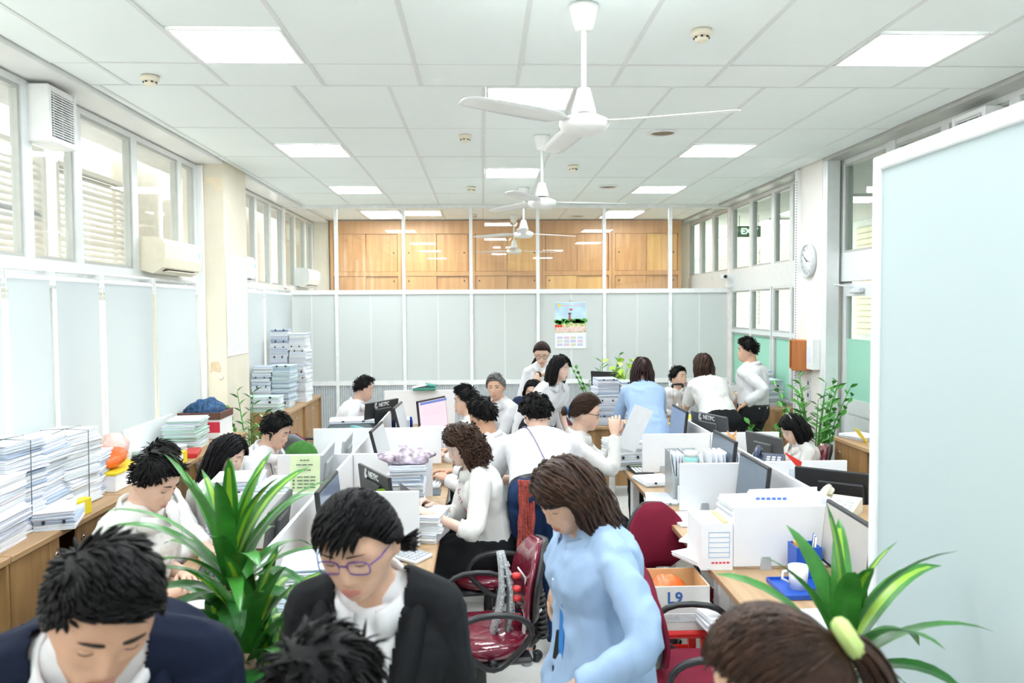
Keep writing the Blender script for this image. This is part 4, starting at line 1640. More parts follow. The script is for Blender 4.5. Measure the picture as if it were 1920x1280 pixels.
def grow(p, n, d, length, steps, grav, push, wav=0.0, ph=0.0, clear=1.0):
    """Grow one lock from scalp point p; hugs the head, then hangs."""
    pts = [p.copy()]
    d = d.copy()
    st = length / steps
    for i in range(steps):
        d = d + np.array([0, 0, -1.0]) * (grav + (grav * 3 if p[2] < .02 and grav > .15 else 0))
        d /= np.linalg.norm(d)
        p = p + d * st
        if wav:
            p = p + np.array([math.sin(ph + i * 1.3), math.cos(ph + i * 1.3), 0]) * wav
        ax = np.array([.0825, .100, .120]) * clear + push
        c = np.array([0, -.004, .0])
        q = (p - c) / ax
        if p[2] < -.02:
            ax = np.array([.074, .084, 9]) * clear + push
            q = (p - c) / ax
            q[2] = 0
        l = np.linalg.norm(q)
        # stay on the shell while above the ears, never inside it
        if l < 1 or (p[2] > .0 and l > 1 and length > .1):
            if p[2] >= -.02:
                p = c + (p - c) / max(l, .3)
            else:
                p = np.array([c[0] + (p[0] - c[0]) / max(l, .3), c[1] + (p[1] - c[1]) / max(l, .3), p[2]])
            dd = p - pts[-1]
            d = dd / max(np.linalg.norm(dd), 1e-6)
        elif p[2] <= 0 and length > .1:
            d = d * np.array([.55, .75, 1])
        pts.append(p.copy())
    return pts


def make_hair(style, seed=1, n=None, length=.3, part=.0, cap='m'):
    """Hair as a cap plus locks, in head units. Returns MB."""
    rs = random.Random(seed)
    mb = MB()
    hl = hairline(cap)

    def seeds(cnt, pmin=.06, pmax=.97, azr=(-180, 180)):
        out = []
        for _ in range(cnt):
            az = R(rs.uniform(*azr))
            u = rs.random()
            pol = math.acos(1 - (1 - math.cos(float(hl(az)))) * (pmin + (pmax - pmin) * u))
            p, nn = scalp(az, pol, .003)
            out.append((az, pol, p[0], nn[0]))
        return out
    if style == 'short':
        hair_cap(mb, cap, lambda a, p: np.interp(p, [0, .7, 1.2, 2.0], [.014, .013, .006, .003]))
        for az, pol, p, nn in seeds(n or 520, 0, .97):
            top = max(0, nn[2])
            fr = min(1.0, max(0.0, (p[1] - .02) / .05)) * (1 if p[2] > .03 else 0)
            f = np.array([part * (.8 + fr) + rs.uniform(-.25, .25), .8 * top * (1 - fr) - .25 * fr, -.75 * (1 - top) * (1 - fr) - .05 + .15 * fr])
            f = f - nn * f.dot(nn) * .8 + nn * (.10 * top + .03)
            f /= np.linalg.norm(f)
            L = (.050 * top + .013) * rs.uniform(.7, 1.2) * length / .3
            base = p + nn * (.013 * top)
            lock(mb, [Vector(x) for x in grow(base, nn, f, L, 4, .10, .003 + .012 * top)], rs.uniform(.0035, .006))
    elif style == 'curlytop':
        hair_cap(mb, cap, lambda a, p: np.interp(p, [0, .9, 1.25, 2.0], [.022, .018, .005, .003]))
        for az, pol, p, nn in seeds(230, .0, .7):
            r = rs.uniform(.007, .012)
            c = p + nn * rs.uniform(.012, .024)
            a = np.cross(nn, [rs.uniform(-1, 1), rs.uniform(-1, 1), rs.uniform(-1, 1)])
            a /= np.linalg.norm(a)
            b = np.cross(nn, a)
            pts = [Vector(c + (a * math.cos(t) + b * math.sin(t)) * r + nn * (t * .0018)) for t in np.linspace(0, 6.5, 11)]
            mb.tube(pts, [.0035] * 10 + [.001], 5)
        for az, pol, p, nn in seeds(260, .55, .98):
            f = np.array([0, 0, -1.0]) + nn * .2
            lock(mb, [Vector(x) for x in grow(p, nn, f / np.linalg.norm(f), .012, 3, .1, .003)], .004)
    else:
        # long hair: parted cap and locks falling down and back
        hair_cap(mb, cap, (lambda a, p: np.interp(p, [0, .8, 1.4, 2.2], [.007, .007, .006, .004])) if style in ('tail', 'bun') else (lambda a, p: np.interp(p, [0, .8, 1.4, 2.2], [.009, .010, .010, .006])))
        cnt = n or 420
        for az, pol, p, nn in seeds(cnt, 0.0, .97):
            sx = 1 if p[0] >= part else -1
            fr = ss(-.02, .07, np.array([p[1]]))[0]
            t = np.array([0, 0, -1.0])
            t = t - nn * t.dot(nn)
            if style in ('tail', 'bun'):
                tgt = np.array([0, -.118, .035 if style == 'tail' else -.015])
                pts = []
                for q in np.linspace(0, 1, 7):
                    x = p * (1 - q) + tgt * q
                    e = np.linalg.norm(x / np.array([.083, .100, .121]))
                    if e < 1.065 and q < .9:
                        x = x * (1.065 / e)
                    pts.append(Vector(x + nn * (1 - q) * .001))
                lock(mb, pts, rs.uniform(.004, .007))
                continue
            f = t * .8 + np.array([sx * (.55 + .5 * max(0, nn[2])), -.55 * fr - .1, 0])
            f = f - nn * f.dot(nn) * .85
            f /= np.linalg.norm(f)
            L = length * rs.uniform(.82, 1.06) - max(0, (.0 - p[2])) * .6
            if style == 'bob':
                L = max(.04, p[2] + length) * rs.uniform(.92, 1.05) * 1.08
            elif style in ('long', 'curly', 'wavy'):
                L = max(.05, p[2] + length) * rs.uniform(.85, 1.04) * 1.1
            ps = grow(p + nn * .008, nn, f, L, 10, .22, rs.uniform(.006, .016),
                      {'curly': .009, 'wavy': .004}.get(style, 0), rs.uniform(0, 6.28))
            for q in ps:
                if q[2] < .035:
                    q[1] = min(q[1], .034 + .35 * max(0, q[2]))
            if style != 'curly':
                tail = len(ps)
                if style == 'bob':
                    for j in range(tail - 3, tail):
                        ps[j] = ps[j] + np.array([-ps[j][0] * .10 * (j - tail + 4) / 3, 0.0, 0])
            lock(mb, [Vector(x) for x in ps], rs.uniform(.005, .0085) * (1.1 if style == 'curly' else 1))
        if style == 'curly':
            for az, pol, p, nn in seeds(320, .15, 1.0, (-170, 170)):
                if abs(az) < 1.0 and pol > .8:
                    continue
                r = rs.uniform(.006, .010)
                z = rs.uniform(0, 1)
                c = p + nn * rs.uniform(.014, .032) + np.array([0, -.01, -z * length * .75 * (1 if pol > .9 else .2)])
                pts = [Vector(c + np.array([math.cos(t) * r, math.sin(t) * r, -t * .0035])) for t in np.linspace(0, 10, 14)]
                mb.tube(pts, [.0035] * 13 + [.001], 5)
        if style == 'tail':
            for i in range(46):
                a = rs.uniform(0, 6.28)
                q = rs.uniform(0, .018)
                ps = []
                for s in np.linspace(0, 1, 9):
                    ps.append(Vector((q * math.cos(a) * (1 + 1.1 * s) + part * 3 * s * s, -.118 - .028 * math.sin(min(1, s * 2) * 1.57) + q * math.sin(a) * (1 + .8 * s) + .03 * s * s,
                                      .036 + .012 * math.sin(s * 5) * (1 - s) - length * s ** 1.2 * rs.uniform(.95, 1.05))))
                lock(mb, ps, .0075)
        if style == 'bun':
            mb.ball((0, -.128, -.02), .030, 8, 0, (1.1, .8, 1))
            for i in range(60):
                a = rs.uniform(0, 6.28)
                b = rs.uniform(.5, 1.0)
                pts = []
                for s in np.linspace(0, 2.4, 7):
                    pts.append(Vector((.033 * b * math.cos(a + s), -.130 - .022 * math.sqrt(max(0, 1.05 - b * b)), -.02 + .033 * b * math.sin(a + s))))
                lock(mb, pts, .0055)
    return mb


def bangs(mb, seed, x0, x1, z0, length, sweep, n=60, back=.0):
    """Fringe locks over the forehead swept sideways."""
    rs = random.Random(seed)
    for _ in range(n):
        x = rs.uniform(x0, x1)
        az = math.asin(max(-.95, min(.95, x / .075)))
        pol = R(rs.uniform(18, 48))
        p, nn = scalp(az, pol, .012)
        p, nn = p[0], nn[0]
        f = np.array([sweep, .35, -.65])
        f = f - nn * f.dot(nn) * .9
        f /= np.linalg.norm(f)
        ps = grow(p, nn, f, length * rs.uniform(.8, 1.1), 7, .16, .006 + rs.uniform(0, .006))
        lock(mb, [Vector(x) for x in ps], rs.uniform(.005, .008))


# ---- the figure
PCOUNT = [0]
PEOPLE = {}


def person(key, label, head, hy, hp=10, hr=0, bh=None, sh=None, pose='stand', sex='m', k=1.0, g=1.0, skin=0,
           hands=None, elbows=None, hcurl=(.35, .35), shirt=SHIRT_W, sleeve='long', hem=.10, lower=('trousers', TROUS), collar=True,
           hair=None, hairm='black', face=True, eyes=False, lips=None, fine=.009, lean=1, pel=None, wr=.009, feet=None, seat=.56,
           dors=(None, None), shoes=True, group='office workers', lookx=0.0, hdir=(None, None), placket=True, spread=.0, bag=None, prone=0.0, looks=None, hw=1.0):
    H = head if isinstance(head, Vector) else P(*head)
    bh = hy if bh is None else bh
    sh = bh if sh is None else sh
    PCOUNT[0] += 1
    seed = PCOUNT[0]
    J = Pose()
    J.k, J.g, J.sex = k, g, sex
    J.fwd, J.side = hd(bh), Vector((math.cos(R(bh)), -math.sin(R(bh)), 0))
    J.side2 = Vector((math.cos(R(sh)), -math.sin(R(sh)), 0))
    HM = head_frame(H, hy, hp, hr, k)
    HM = HM @ Matrix.Diagonal((hw, 1, 1, 1))
    up_h = (HM.to_3x3() @ Vector((0, 0, 1))).normalized()
    f_h = (HM.to_3x3() @ Vector((0, 1, 0))).normalized()
    sp = Vector((0, 0, 1)) + J.fwd * prone
    sp.normalize()
    J.neck = H - up_h * (.088 * k) - f_h * (.024 * k) - sp * (.060 * k)
    J.Ls = .53 * k
    if pel is not None:
        J.pel = Vector(pel)
    else:
        pz = seat if pose == 'sit' else .885 * k
        V = J.neck.z - pz
        if V < J.Ls:
            hz = math.sqrt(J.Ls ** 2 - V ** 2)
            J.pel = J.neck - J.fwd * (hz * lean)
            J.pel.z = pz
        else:
            J.pel = J.neck - Vector((0, 0, J.Ls))
    J.ctl = J.pel.lerp(J.neck, .5) + Vector((0, 0, 1)) * .05 - J.fwd * .035
    root = thing('person', label, 'person', (J.pel.x, J.pel.y, 0), 0, group)
    inv = Matrix.Translation(-root.location)
    skm = skin_mat(skin)

    # joints
    sw = (.166 if sex == 'm' else .143) * k * g ** .5
    Sh = {}
    Sp = spine_pt(J, .865)
    for s in (-1, 1):
        Sh[s] = Sp + J.side2 * (s * sw)
    l1, l2 = .285 * k, .25 * k
    Wr, El = {}, {}
    hands = hands or (None, None)
    elbows = elbows or (None, None)
    for i, s in enumerate((-1, 1)):
        t = hands[i]
        if t is None:
            t = 'desk' if pose == 'sit' else 'hang'
        if t == 'desk':
            W = J.pel + J.fwd * (.36 * k) + J.side * (s * .17)
            W.z = .80
        elif t == 'hang':
            W = Sh[s] + Vector((0, 0, -.505 * k)) + J.side * (s * .05) + J.fwd * .05
        elif t == 'hip':
            W = spine_pt(J, .12) + J.side * (s * .19) + J.fwd * .06
        elif isinstance(t, Vector):
            W = t.copy()
        else:
            W = P(*t)
        hint = elbows[i]
        if hint is None:
            hint = Vector((0, 0, -1)) * .8 - J.fwd * .35 + J.side * (s * .45)
            if t == 'hip':
                hint = J.side * s - J.fwd * .6
            if t == 'hang':
                hint = -J.fwd
        El[s], Wr[s] = ik(Sh[s], W, l1, l2, hint)
    Hp, Kn, An = {}, {}, {}
    for s in (-1, 1):
        Hp[s] = J.pel + J.side * (s * .085 * k) + Vector((0, 0, -.02))
        if feet is not None:
            F = Vector(feet[0 if s < 0 else 1])
        elif pose == 'sit':
            F = J.pel + J.fwd * (.43 * k) + J.side * (s * .11)
            F.z = .09
        else:
            F = Vector((J.pel.x, J.pel.y, 0)) + J.side * (s * (.09 + spread)) - J.fwd * .02
            F.z = .09
        kh = J.fwd * 1.0 + (Vector((0, 0, .9)) if pose == 'sit' else Vector((0, 0, 0)))
        Kn[s], An[s] = ik(Hp[s], F, .43 * k, .415 * k, kh)

    # skin body: one continuous surface
    mb = MB()
    mb.rings([[HM @ Vector(x) for x in rg] for rg in HEAD_RINGS])
    for s in (-1, 1):
        mb.ball(HM @ Vector((s * .0755, -.012, -.012)), .03 * k, 10, 0, (.26, .55, 1.0), (HM.to_3x3() * (1 / k)) @ Matrix.Rotation(R(18 * s), 3, 'Z') @ Matrix.Rotation(R(-10), 3, 'X'))
    nk0 = J.neck - (J.neck - spine_pt(J, .85)).normalized() * .04
    nk1 = H - up_h * (.055 * k) - f_h * (.016 * k)
    nr = (.058 if sex == 'm' else .049) * k * g ** .4
    mb.tube([nk0, nk0.lerp(nk1, .35), nk0.lerp(nk1, .7), nk1], [nr * 1.35, nr * 1.08, nr, nr * 1.0], 16)
    add_torso(mb, J, -.09, 1.0, -.008)
    ar = (1.0 if sex == 'm' else .86) * k * g ** .6
    for s in (-1, 1):
        mb.ball(Sh[s], .050 * ar, 8)
        mb.tube([J.neck + Vector((0, 0, .02)), J.neck.lerp(Sh[s], .5) + Vector((0, 0, .012)), Sh[s] + Vector((0, 0, .004))], [.046 * ar, .043 * ar, .042 * ar], 10)
        pts, rs = taper(Sh[s], El[s], Wr[s], .050 * ar, .039 * ar, .0255 * ar)
        mb.tube(pts, rs, 12)
        pts, rs = taper(Hp[s], Kn[s], An[s], .080 * k * g, .053 * k, .036 * k)
        mb.tube(pts, rs, 12)
        ft = J.fwd * .1
        mb.tube([An[s] + Vector((0, 0, .02)), An[s] + Vector((0, 0, -.045)) + ft * .2, An[s] + Vector((0, 0, -.06)) + ft], [.036 * k, .038 * k, .028 * k], 10)
    hmb = MB()
    for i, s in enumerate((-1, 1)):
        fd = hdir[i] if hdir[i] is not None else (Wr[s] - El[s]).normalized()
        dz = dors[i]
        if dz is None:
            if hands[i] in (None, 'hang') and pose != 'sit':
                dz = J.side * s + J.fwd * .3
            else:
                dz = Vector((0, 0, 1)) + J.side * (s * .2)
        # thumb points inward for a palm-down hand; forwards for a hanging one
        y = fd.normalized()
        z = (dz - y * dz.dot(y)).normalized()
        x = y.cross(z)
        inward = J.side * (-s) if abs(z.z) > .5 else J.fwd
        hand(hmb, Wr[s], fd, dz, 1 if x.dot(inward) > 0 else -1, k * (1.0 if sex == 'm' else .92), hcurl[i])

    def body_done(me):
        join_mesh(me, hmb)
        me.transform(inv)
        me.materials.append(skm)
        me.name = 'body'
        link('body', me, root)
    remesh_later(mb, fine, 1, body_done)

    # shirt
    if shirt is not None:
        mb = MB()
        add_torso(mb, J, hem, .985, .016 if hem > 0 else .021, flare=.13)
        for s in (-1, 1):
            mb.ball(Sh[s] + Vector((0, 0, -.004)), .058 * ar, 8)
            mb.tube([J.neck + Vector((0, 0, .0)), J.neck.lerp(Sh[s], .5) + Vector((0, 0, .010)), Sh[s] + Vector((0, 0, .004))], [.054 * ar, .052 * ar, .051 * ar], 10)
            if sleeve == 'long':
                ew = El[s].lerp(Wr[s], .93)
                pts, rs = taper(Sh[s], El[s], ew, .060 * ar, .053 * ar, .038 * ar)
            elif sleeve == 'rolled':
                ew = El[s].lerp(Wr[s], .35)
                pts, rs = taper(Sh[s], El[s], ew, .064 * ar, .058 * ar, .052 * ar)
            else:
                ew = Sh[s].lerp(El[s], .78)
                pts, rs = taper(Sh[s], Sh[s].lerp(El[s], .4), ew, .062 * ar, .064 * ar, .063 * ar)
            mb.tube(pts, rs, 14)

        def shirt_done(me, seed=seed):
            wrinkle(me, wr, 13, seed)
            me.transform(inv)
            me.materials.append(shirt)
            me.name = 'shirt'
            link('shirt', me, root)
        remesh_later(mb, max(fine * 1.3, .0105), 2, shirt_done)
    if collar and shirt is not None:
        ax = (nk1 - nk0).normalized()
        S2 = (J.side2 - ax * J.side2.dot(ax)).normalized()
        F2 = ax.cross(S2).normalized()
        if F2.dot(J.fwd) < 0:
            F2 = -F2
        c0 = nk0.lerp(nk1, .26)
        m = MB()
        rA, rB = nr * 1.30 + .010, nr * 1.38 + .012
        gap = .30
        rows = [[], [], [], []]
        for a in np.linspace(gap, 2 * math.pi - gap, 22):
            d = F2 * math.cos(a) + S2 * math.sin(a)
            fr = .5 + .5 * math.cos(a)
            rows[0].append(c0 + d * rA + ax * (.008 - .020 * fr) + F2 * .006)
            rows[1].append(c0 + d * (rA * 1.0) + ax * (.044 - .030 * fr) + F2 * .006)
            rows[2].append(c0 + d * (rB + .004) + ax * (.040 - .032 * fr) + F2 * .006)
            rows[3].append(c0 + d * (rB + .014 + .012 * fr) + ax * (.004 - .050 * fr) + F2 * .010)
        v = [p for rw in rows for p in rw]
        m.add(v, [(i * 22 + j, i * 22 + j + 1, i * 22 + j + 23, i * 22 + j + 22) for i in range(3) for j in range(21)], 0, True)
        o = m.build('collar', shirt, root)
        sol = o.modifiers.new('thickness', 'SOLIDIFY')
        sol.thickness = .003
        o.data.transform(inv)
        if placket:
            m = MB()
            tt = np.linspace(.86, max(hem, .04), 12)
            L = [torso_front(J, t, -.012, .020) for t in tt]
            Rr = [torso_front(J, t, .012, .020) for t in tt]
            L2 = [torso_front(J, t, -.012, .005) for t in tt]
            R2 = [torso_front(J, t, .012, .005) for t in tt]
            m.rings([[a, b, c, d] for a, b, c, d in zip(L, Rr, R2, L2)], smooth=False)
            for t in np.linspace(.8, .1, 6):
                q = torso_front(J, t, 0, .0215)
                m.ball(q, .0045, 5, 1)
            m.build('button_band', [shirt, WPLAST], root).data.transform(inv)

    # lower clothes
    kind, lm = lower
    if kind:
        mb = MB()
        top = .17 if hem > 0 else .02
        add_torso(mb, J, -.13, top, (.020 if kind == 'trousers' else .024) if hem > 0 else .010)
        if kind == 'trousers':
            for s in (-1, 1):
                pts, rs = taper(Hp[s], Kn[s], An[s].lerp(Kn[s], .04), .097 * k * g, .073 * k, .062 * k)
                mb.tube(pts, rs, 14)
        else:
            kc, hc = (Kn[-1] + Kn[1]) / 2, J.pel
            ac = (An[-1] + An[1]) / 2
            rg = []
            ln = .95 if kind == 'skirt' else 1.0
            for q in np.linspace(0, ln, 6):
                c = hc.lerp(kc, q)
                w, d = (.185 - .015 * q) * k * g, (.13 - .035 * q) * k * g
                ax = (kc - hc).normalized()
                S2 = J.side
                F2 = ax.cross(S2).normalized()
                rg.append([c + S2 * (w * math.cos(t)) + F2 * (d * math.sin(t)) for t in [2 * math.pi * j / 20 for j in range(20)]])
            if kind == 'longskirt':
                for q in np.linspace(.15, .75, 4):
                    c = kc.lerp(ac, q)
                    ax = (ac - kc).normalized()
                    F2 = ax.cross(J.side).normalized()
                    rg.append([c + J.side * (.19 * k * math.cos(t)) + F2 * (.10 * k * math.sin(t)) for t in [2 * math.pi * j / 20 for j in range(20)]])
            mb.rings(rg)
            mb.ball(hc, .13 * k, 10, 0, (1.2, 1, 1))

        def low_done(me, seed=seed):
            wrinkle(me, wr * .8, 9, seed + 40)
            me.transform(inv)
            me.materials.append(lm)
            nm = 'trousers' if kind == 'trousers' else 'skirt'
            me.name = nm
            link(nm, me, root)
        remesh_later(mb, max(fine * 1.8, .016), 2, low_done)
        if kind == 'trousers' and hem > 0:
            m = MB()
            w = [np.interp(.13, [r[0] for r in TORSO[sex]], [r[q] for r in TORSO[sex]]) * k * g + .0225 for q in (1, 2, 3)]
            m.rings([torso_ring(J, .125, *w), torso_ring(J, .175, *w)], smooth=True, cap=False)
            o = m.build('belt', BLACK, root)
            o.data.transform(inv)
    if shoes:
        for s in (-1, 1):
            m = MB()
            rg = []
            b = An[s] + Vector((0, 0, -.09))
            for y, w, h in ((-.07, .022, .03), (-.055, .033, .07), (-.01, .036, .075), (.05, .040, .055), (.11, .042, .042), (.16, .034, .03), (.185, .014, .016)):
                rg.append([b + J.fwd * (y * k) + J.side * (w * math.cos(t)) + Vector((0, 0, max(0.0, h / 2 + h / 2 * math.sin(t)))) for t in [2 * math.pi * j / 12 for j in range(12)]])
            m.rings(rg)
            m.build('shoe', shoes if shoes is not True else mat('shoe_black', (.02, .02, .022), .35), root).data.transform(inv)

    # face and hair
    if face:
        add_face(root, HM, eyes, sex == 'm', lips or (LIPM if sex == 'f' else LIPN), skm, lookx)
    if hair is not None:
        o = hair.build('hair', HAIRM[hairm], root, fix=False)
        o.matrix_local = inv @ HM
    J.root, J.HM, J.H, J.Wr, J.El, J.Sh, J.inv, J.Kn, J.An = root, HM, H, Wr, El, Sh, inv, Kn, An
    PEOPLE[key] = J
    return J

# ================================================================ PAPERS, PLANTS AND SMALL THINGS
PAP = [mat('paper_blue_white', (.80, .85, .93), .75, 0, .06, 30), mat('paper_white', (.93, .94, .96), .7), mat('paper_lilac', (.84, .84, .93), .75, 0, .06, 30),
       mat('paper_pinkish', (.90, .80, .84), .75, 0, .06, 30), mat('paper_teal', (.62, .76, .82), .75, 0, .06, 30), mat('paper_slate_blue', (.50, .58, .72), .75, 0, .08, 30),  # the duller blue is a paper tint, mixed into bundles at random
       mat('paper_green', (.62, .84, .72), .75, 0, .06, 30), mat('binder_clip_black', (.02, .02, .022), .4)]
BUNDLE = {}


def bundle_mesh(kind, var):
    """A document bundle of unit footprint: several sheaves with uneven edges."""
    key = (kind, var)
    if key in BUNDLE:
        return BUNDLE[key]
    rs = random.Random(hash(kind) % 1000 + var * 17 if isinstance(kind, int) else var)
    m = MB()
    n = rs.randint(6, 8)
    z = 0.0
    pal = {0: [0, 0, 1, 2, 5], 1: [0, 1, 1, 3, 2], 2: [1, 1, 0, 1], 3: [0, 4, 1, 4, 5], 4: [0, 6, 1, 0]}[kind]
    for k in range(n):
        h = 1.0 / n
        a = rs.uniform(-.025, .025)
        sx, sy = 1 - rs.uniform(0, .05), 1 - rs.uniform(0, .05)
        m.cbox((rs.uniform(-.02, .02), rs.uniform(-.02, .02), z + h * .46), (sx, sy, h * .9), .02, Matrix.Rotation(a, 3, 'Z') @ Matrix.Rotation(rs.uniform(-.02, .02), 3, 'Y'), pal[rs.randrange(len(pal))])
        z += h
    if var % 3 == 0:
        for sx in (-.2, .25):
            m.cbox((sx, -.5, .9), (.06, .06, .35), .01, None, 7)
    BUNDLE[key] = m.mesh('paper_bundle', PAP)
    return BUNDLE[key]


def stack(where, x, y, z, n, w, d, h, yaw=0.0, jit=.012, kind=0, group=None, lean=(0, 0), word='bundle'):
    """n separate document bundles one on another. Each is a thing of its own."""
    zz = z
    for k in range(n):
        hh = h * random.uniform(.8, 1.2)
        o = link('paper_bundle', bundle_mesh(kind, random.randrange(7)), None)
        o.scale = (w * random.uniform(.95, 1.03), d * random.uniform(.95, 1.03), hh)
        o.location = (x + random.uniform(-jit, jit) + lean[0] * k, y + random.uniform(-jit, jit) + lean[1] * k, zz)
        o.rotation_euler = (0, 0, R(yaw + random.uniform(-5, 5)))
        nm = ('topmost' if k == n - 1 else ORD[k] + (' from the bottom' if k else 'most') if k < 12 else 'upper') if n > 1 else 'single'
        tag(o, '%s bundle, %s' % (nm, where), 'paper bundle', group or 'document bundles')
        zz += hh + .0005
    return zz


# left cabinet: tied document stacks (x is depth from the blinds)
TIED = 'document stacks along the left blinds'
for (u, n, h, kind, w, d, wh, yaw, xx) in (
        (5, 6, .054, 1, .24, .33, 'stack with a pink top at the left edge', 4, -2.30),
        (62, 8, .056, 0, .24, .32, 'second stack from the left edge on the left cabinet', -3, -2.36),
        (118, 7, .062, 0, .25, .30, 'bluish stack in the middle of the left cabinet', 5, -2.38),
        (168, 8, .054, 2, .24, .33, 'stack tied with a dark cord on the left cabinet', -6, -2.36),
        (212, 5, .050, 0, .22, .28, 'shorter stack next to the orange bag', 8, -2.38)):
    Y = 2.12 / (905 - u) * 1512 * 1.06
    top = stack(wh, xx, Y, ZL, n, w, d, h, yaw, .014, kind, TIED)
    if 'cord' in wh or 'left edge on' in wh:
        m = MB()
        for (dx, dy) in ((0, 1), (1, 0)):
            hw = (w * .53, d * .53)
            if dx:
                loop = [(-hw[0], 0, .01), (-hw[0] - .004, 0, top - ZL), (0, 0, top - ZL + .006), (hw[0] + .004, 0, top - ZL), (hw[0], 0, .01)]
            else:
                loop = [(0, -hw[1], .01), (.01, -hw[1] - .004, top - ZL), (0, 0, top - ZL + .006), (0, hw[1] + .004, top - ZL), (0, hw[1], .01)]
            m.tube(loop, .0022, 5)
        o = m.build('cord', mat('cord_dark', (.08, .10, .09), .7), None, (xx, Y, ZL))
        tag(o, 'dark cord tied around the %s' % wh, 'cord')
stack('low heap before the yellow card', -2.20, 4.18, ZL, 2, .20, .27, .055, 20, .02, 0, TIED)
stack('low heap under the pink topped stack', -2.24, 3.42, ZL, 1, .2, .27, .06, 8, .02, 0, TIED)

YEL = mat('card_yellow', (.90, .70, .03), .5, 0, .04)


def tent_card(x, y, z, yaw, w, h, label):
    t = thing('card_box', label, 'card', (x, y, z), yaw)
    MB().cbox((0, 0, h / 2), (.05, w, h), .004).build('body', YEL, t)
    MB().cbox((.0262, 0, h / 2), (.0012, w * .38, h * .62), .0004).build('label_paper', PAP[1], t)
    return t


tent_card(-2.17, 4.33, ZL, R(-12), .19, .085, 'yellow cardboard box with a pale label on the left cabinet edge')
tent_card(-2.17, 5.75, ZL, R(-10), .20, .085, 'yellow cardboard box behind the writing man\'s head')
# plastic bags
ORBAG = mat('bag_orange', (.93, .16, .03), .25, 0, .25, 14, .5, 30, .5)
CLBAG = mat('bag_clear', (.80, .84, .86), .15, 0, .15, 12, .7, 25, .6)
PKBAG = mat('bag_pale_red', (.95, .62, .56), .25, 0, .15, 14, .6, 30, .5)


def lump(name, label, cat, c, r, mt, seed, sc=(1, 1, 1), amp=.28, freq=9):
    m = MB()
    m.ball((0, 0, 0), r, 14, 0, sc)
    me = m.mesh(name, mt)
    co = get_co_(me)
    n = co / np.maximum(np.linalg.norm(co, axis=1), 1e-6)[:, None]
    q = np.array([[noise.noise(Vector(p) * freq + Vector((seed, 0, 0))), noise.noise(Vector(p) * freq * 2.3 + Vector((0, seed, 0)))] for p in co])
    co = co + n * ((q[:, :1] * amp + q[:, 1:] * amp * .6) * r)
    co[:, 2] = np.maximum(co[:, 2], -r * sc[2] * .72)
    co[:, 2] += r * sc[2] * .72
    me.vertices.foreach_set('co', co.ravel())
    me.update()
    o = link(name, me, None, c)
    return tag(o, label, cat)


def get_co_(me):
    a = np.empty(len(me.vertices) * 3)
    me.vertices.foreach_get('co', a)
    return a.reshape(-1, 3)


lump('plastic_bag', 'orange plastic bag on a yellow box on the left cabinet', 'bag', (-2.36, 5.05, ZL + .12), .13, ORBAG, 1, (1, 1.25, .6))
lump('plastic_bag', 'pale red crumpled bag beside the orange bag', 'bag', (-2.42, 5.32, ZL + .12), .10, PKBAG, 2, (1, 1.2, 1.0))
t = thing('file_box', 'white file box with purple handwriting and yellow rim under the orange bag', 'box', (-2.34, 5.12, ZL))
MB().cbox((0, 0, .05), (.26, .46, .10), .004).build('body', PAP[1], t)
MB().cbox((0, 0, .108), (.27, .47, .016), .003).build('rim', YEL, t)
PURP = mat('marker_purple', (.16, .08, .45), .5)
o = lettering('TOI', .05, PURP, t, (-.02, -.2315, .075), (R(90), 0, 0), .001)
o = lettering('BICH', .045, PURP, t, (-.02, -.2315, .030), (R(90), 0, 0), .001)
# clothes box, red folder, papers further along
t = thing('gift_box', 'white box with a brown lid rim and red trim at the cabinet\'s far end', 'box', (-2.40, 7.02, ZL))
MB().cbox((0, 0, .085), (.36, .34, .17), .004).build('body', PAP[1], t)
m = MB()
for s in (-1, 1):
    m.cbox((s * .18, 0, .195), (.012, .36, .06), .003)
    m.cbox((0, s * .175, .195), (.348, .012, .06), .003)
m.build('lid_rim', mat('box_brown', (.16, .07, .05), .6), t)
MB().cbox((.12, -.1715, .10), (.12, .002, .09), .0005).build('red_print', mat('print_red', (.75, .04, .08), .5), t)
lump('folded_cloth', 'dark blue patterned cloth heaped in the brown rimmed box', 'cloth', (-2.40, 7.02, ZL + .168), .15, mat('cloth_blue_pattern', (.03, .09, .20), .8, 0, .7, 40), 5, (1, 1, .6))
stack('paper heap in front of the brown rimmed box', -2.36, 6.45, ZL, 5, .26, .36, .045, 6, .02, 4, 'papers by the brown box')
stack('flat green edged papers before the red folder', -2.40, 6.05, ZL, 2, .26, .34, .035, -8, .02, 4, 'papers by the brown box')
o = MB().cbox((0, 0, .018), (.20, .28, .036), .005).build('folder', mat('folder_red', (.60, .03, .03), .4), None, (-2.24, 6.1, ZL), R(12))
tag(o, 'red folder lying on the left cabinet near its edge', 'folder')
lump('plastic_bag', 'yellowish crumpled bag behind the writing man', 'bag', (-2.32, 5.62, ZL), .10, mat('bag_cream', (.88, .84, .60), .3, 0, .15, 14, .6, 30), 7, (1, 1.2, .6))
o = MB().cbox((0, 0, 0), (.015, .9, .24), .003).build('white_board', WPLAST, None, (-2.56, 6.25, ZL + .12))
tag(o, 'long white board leaning along the blinds behind the papers', 'board')
lump('plastic_bag', 'clear plastic bag stuffed in the open cabinet at the left edge', 'bag', (-2.3, 3.38, .10), .16, CLBAG, 3, (1, 1, 1))
lump('plastic_bag', 'clear plastic bag in the half open cabinet', 'bag', (-2.3, 4.2, .10), .12, CLBAG, 4, (1, .6, 1))

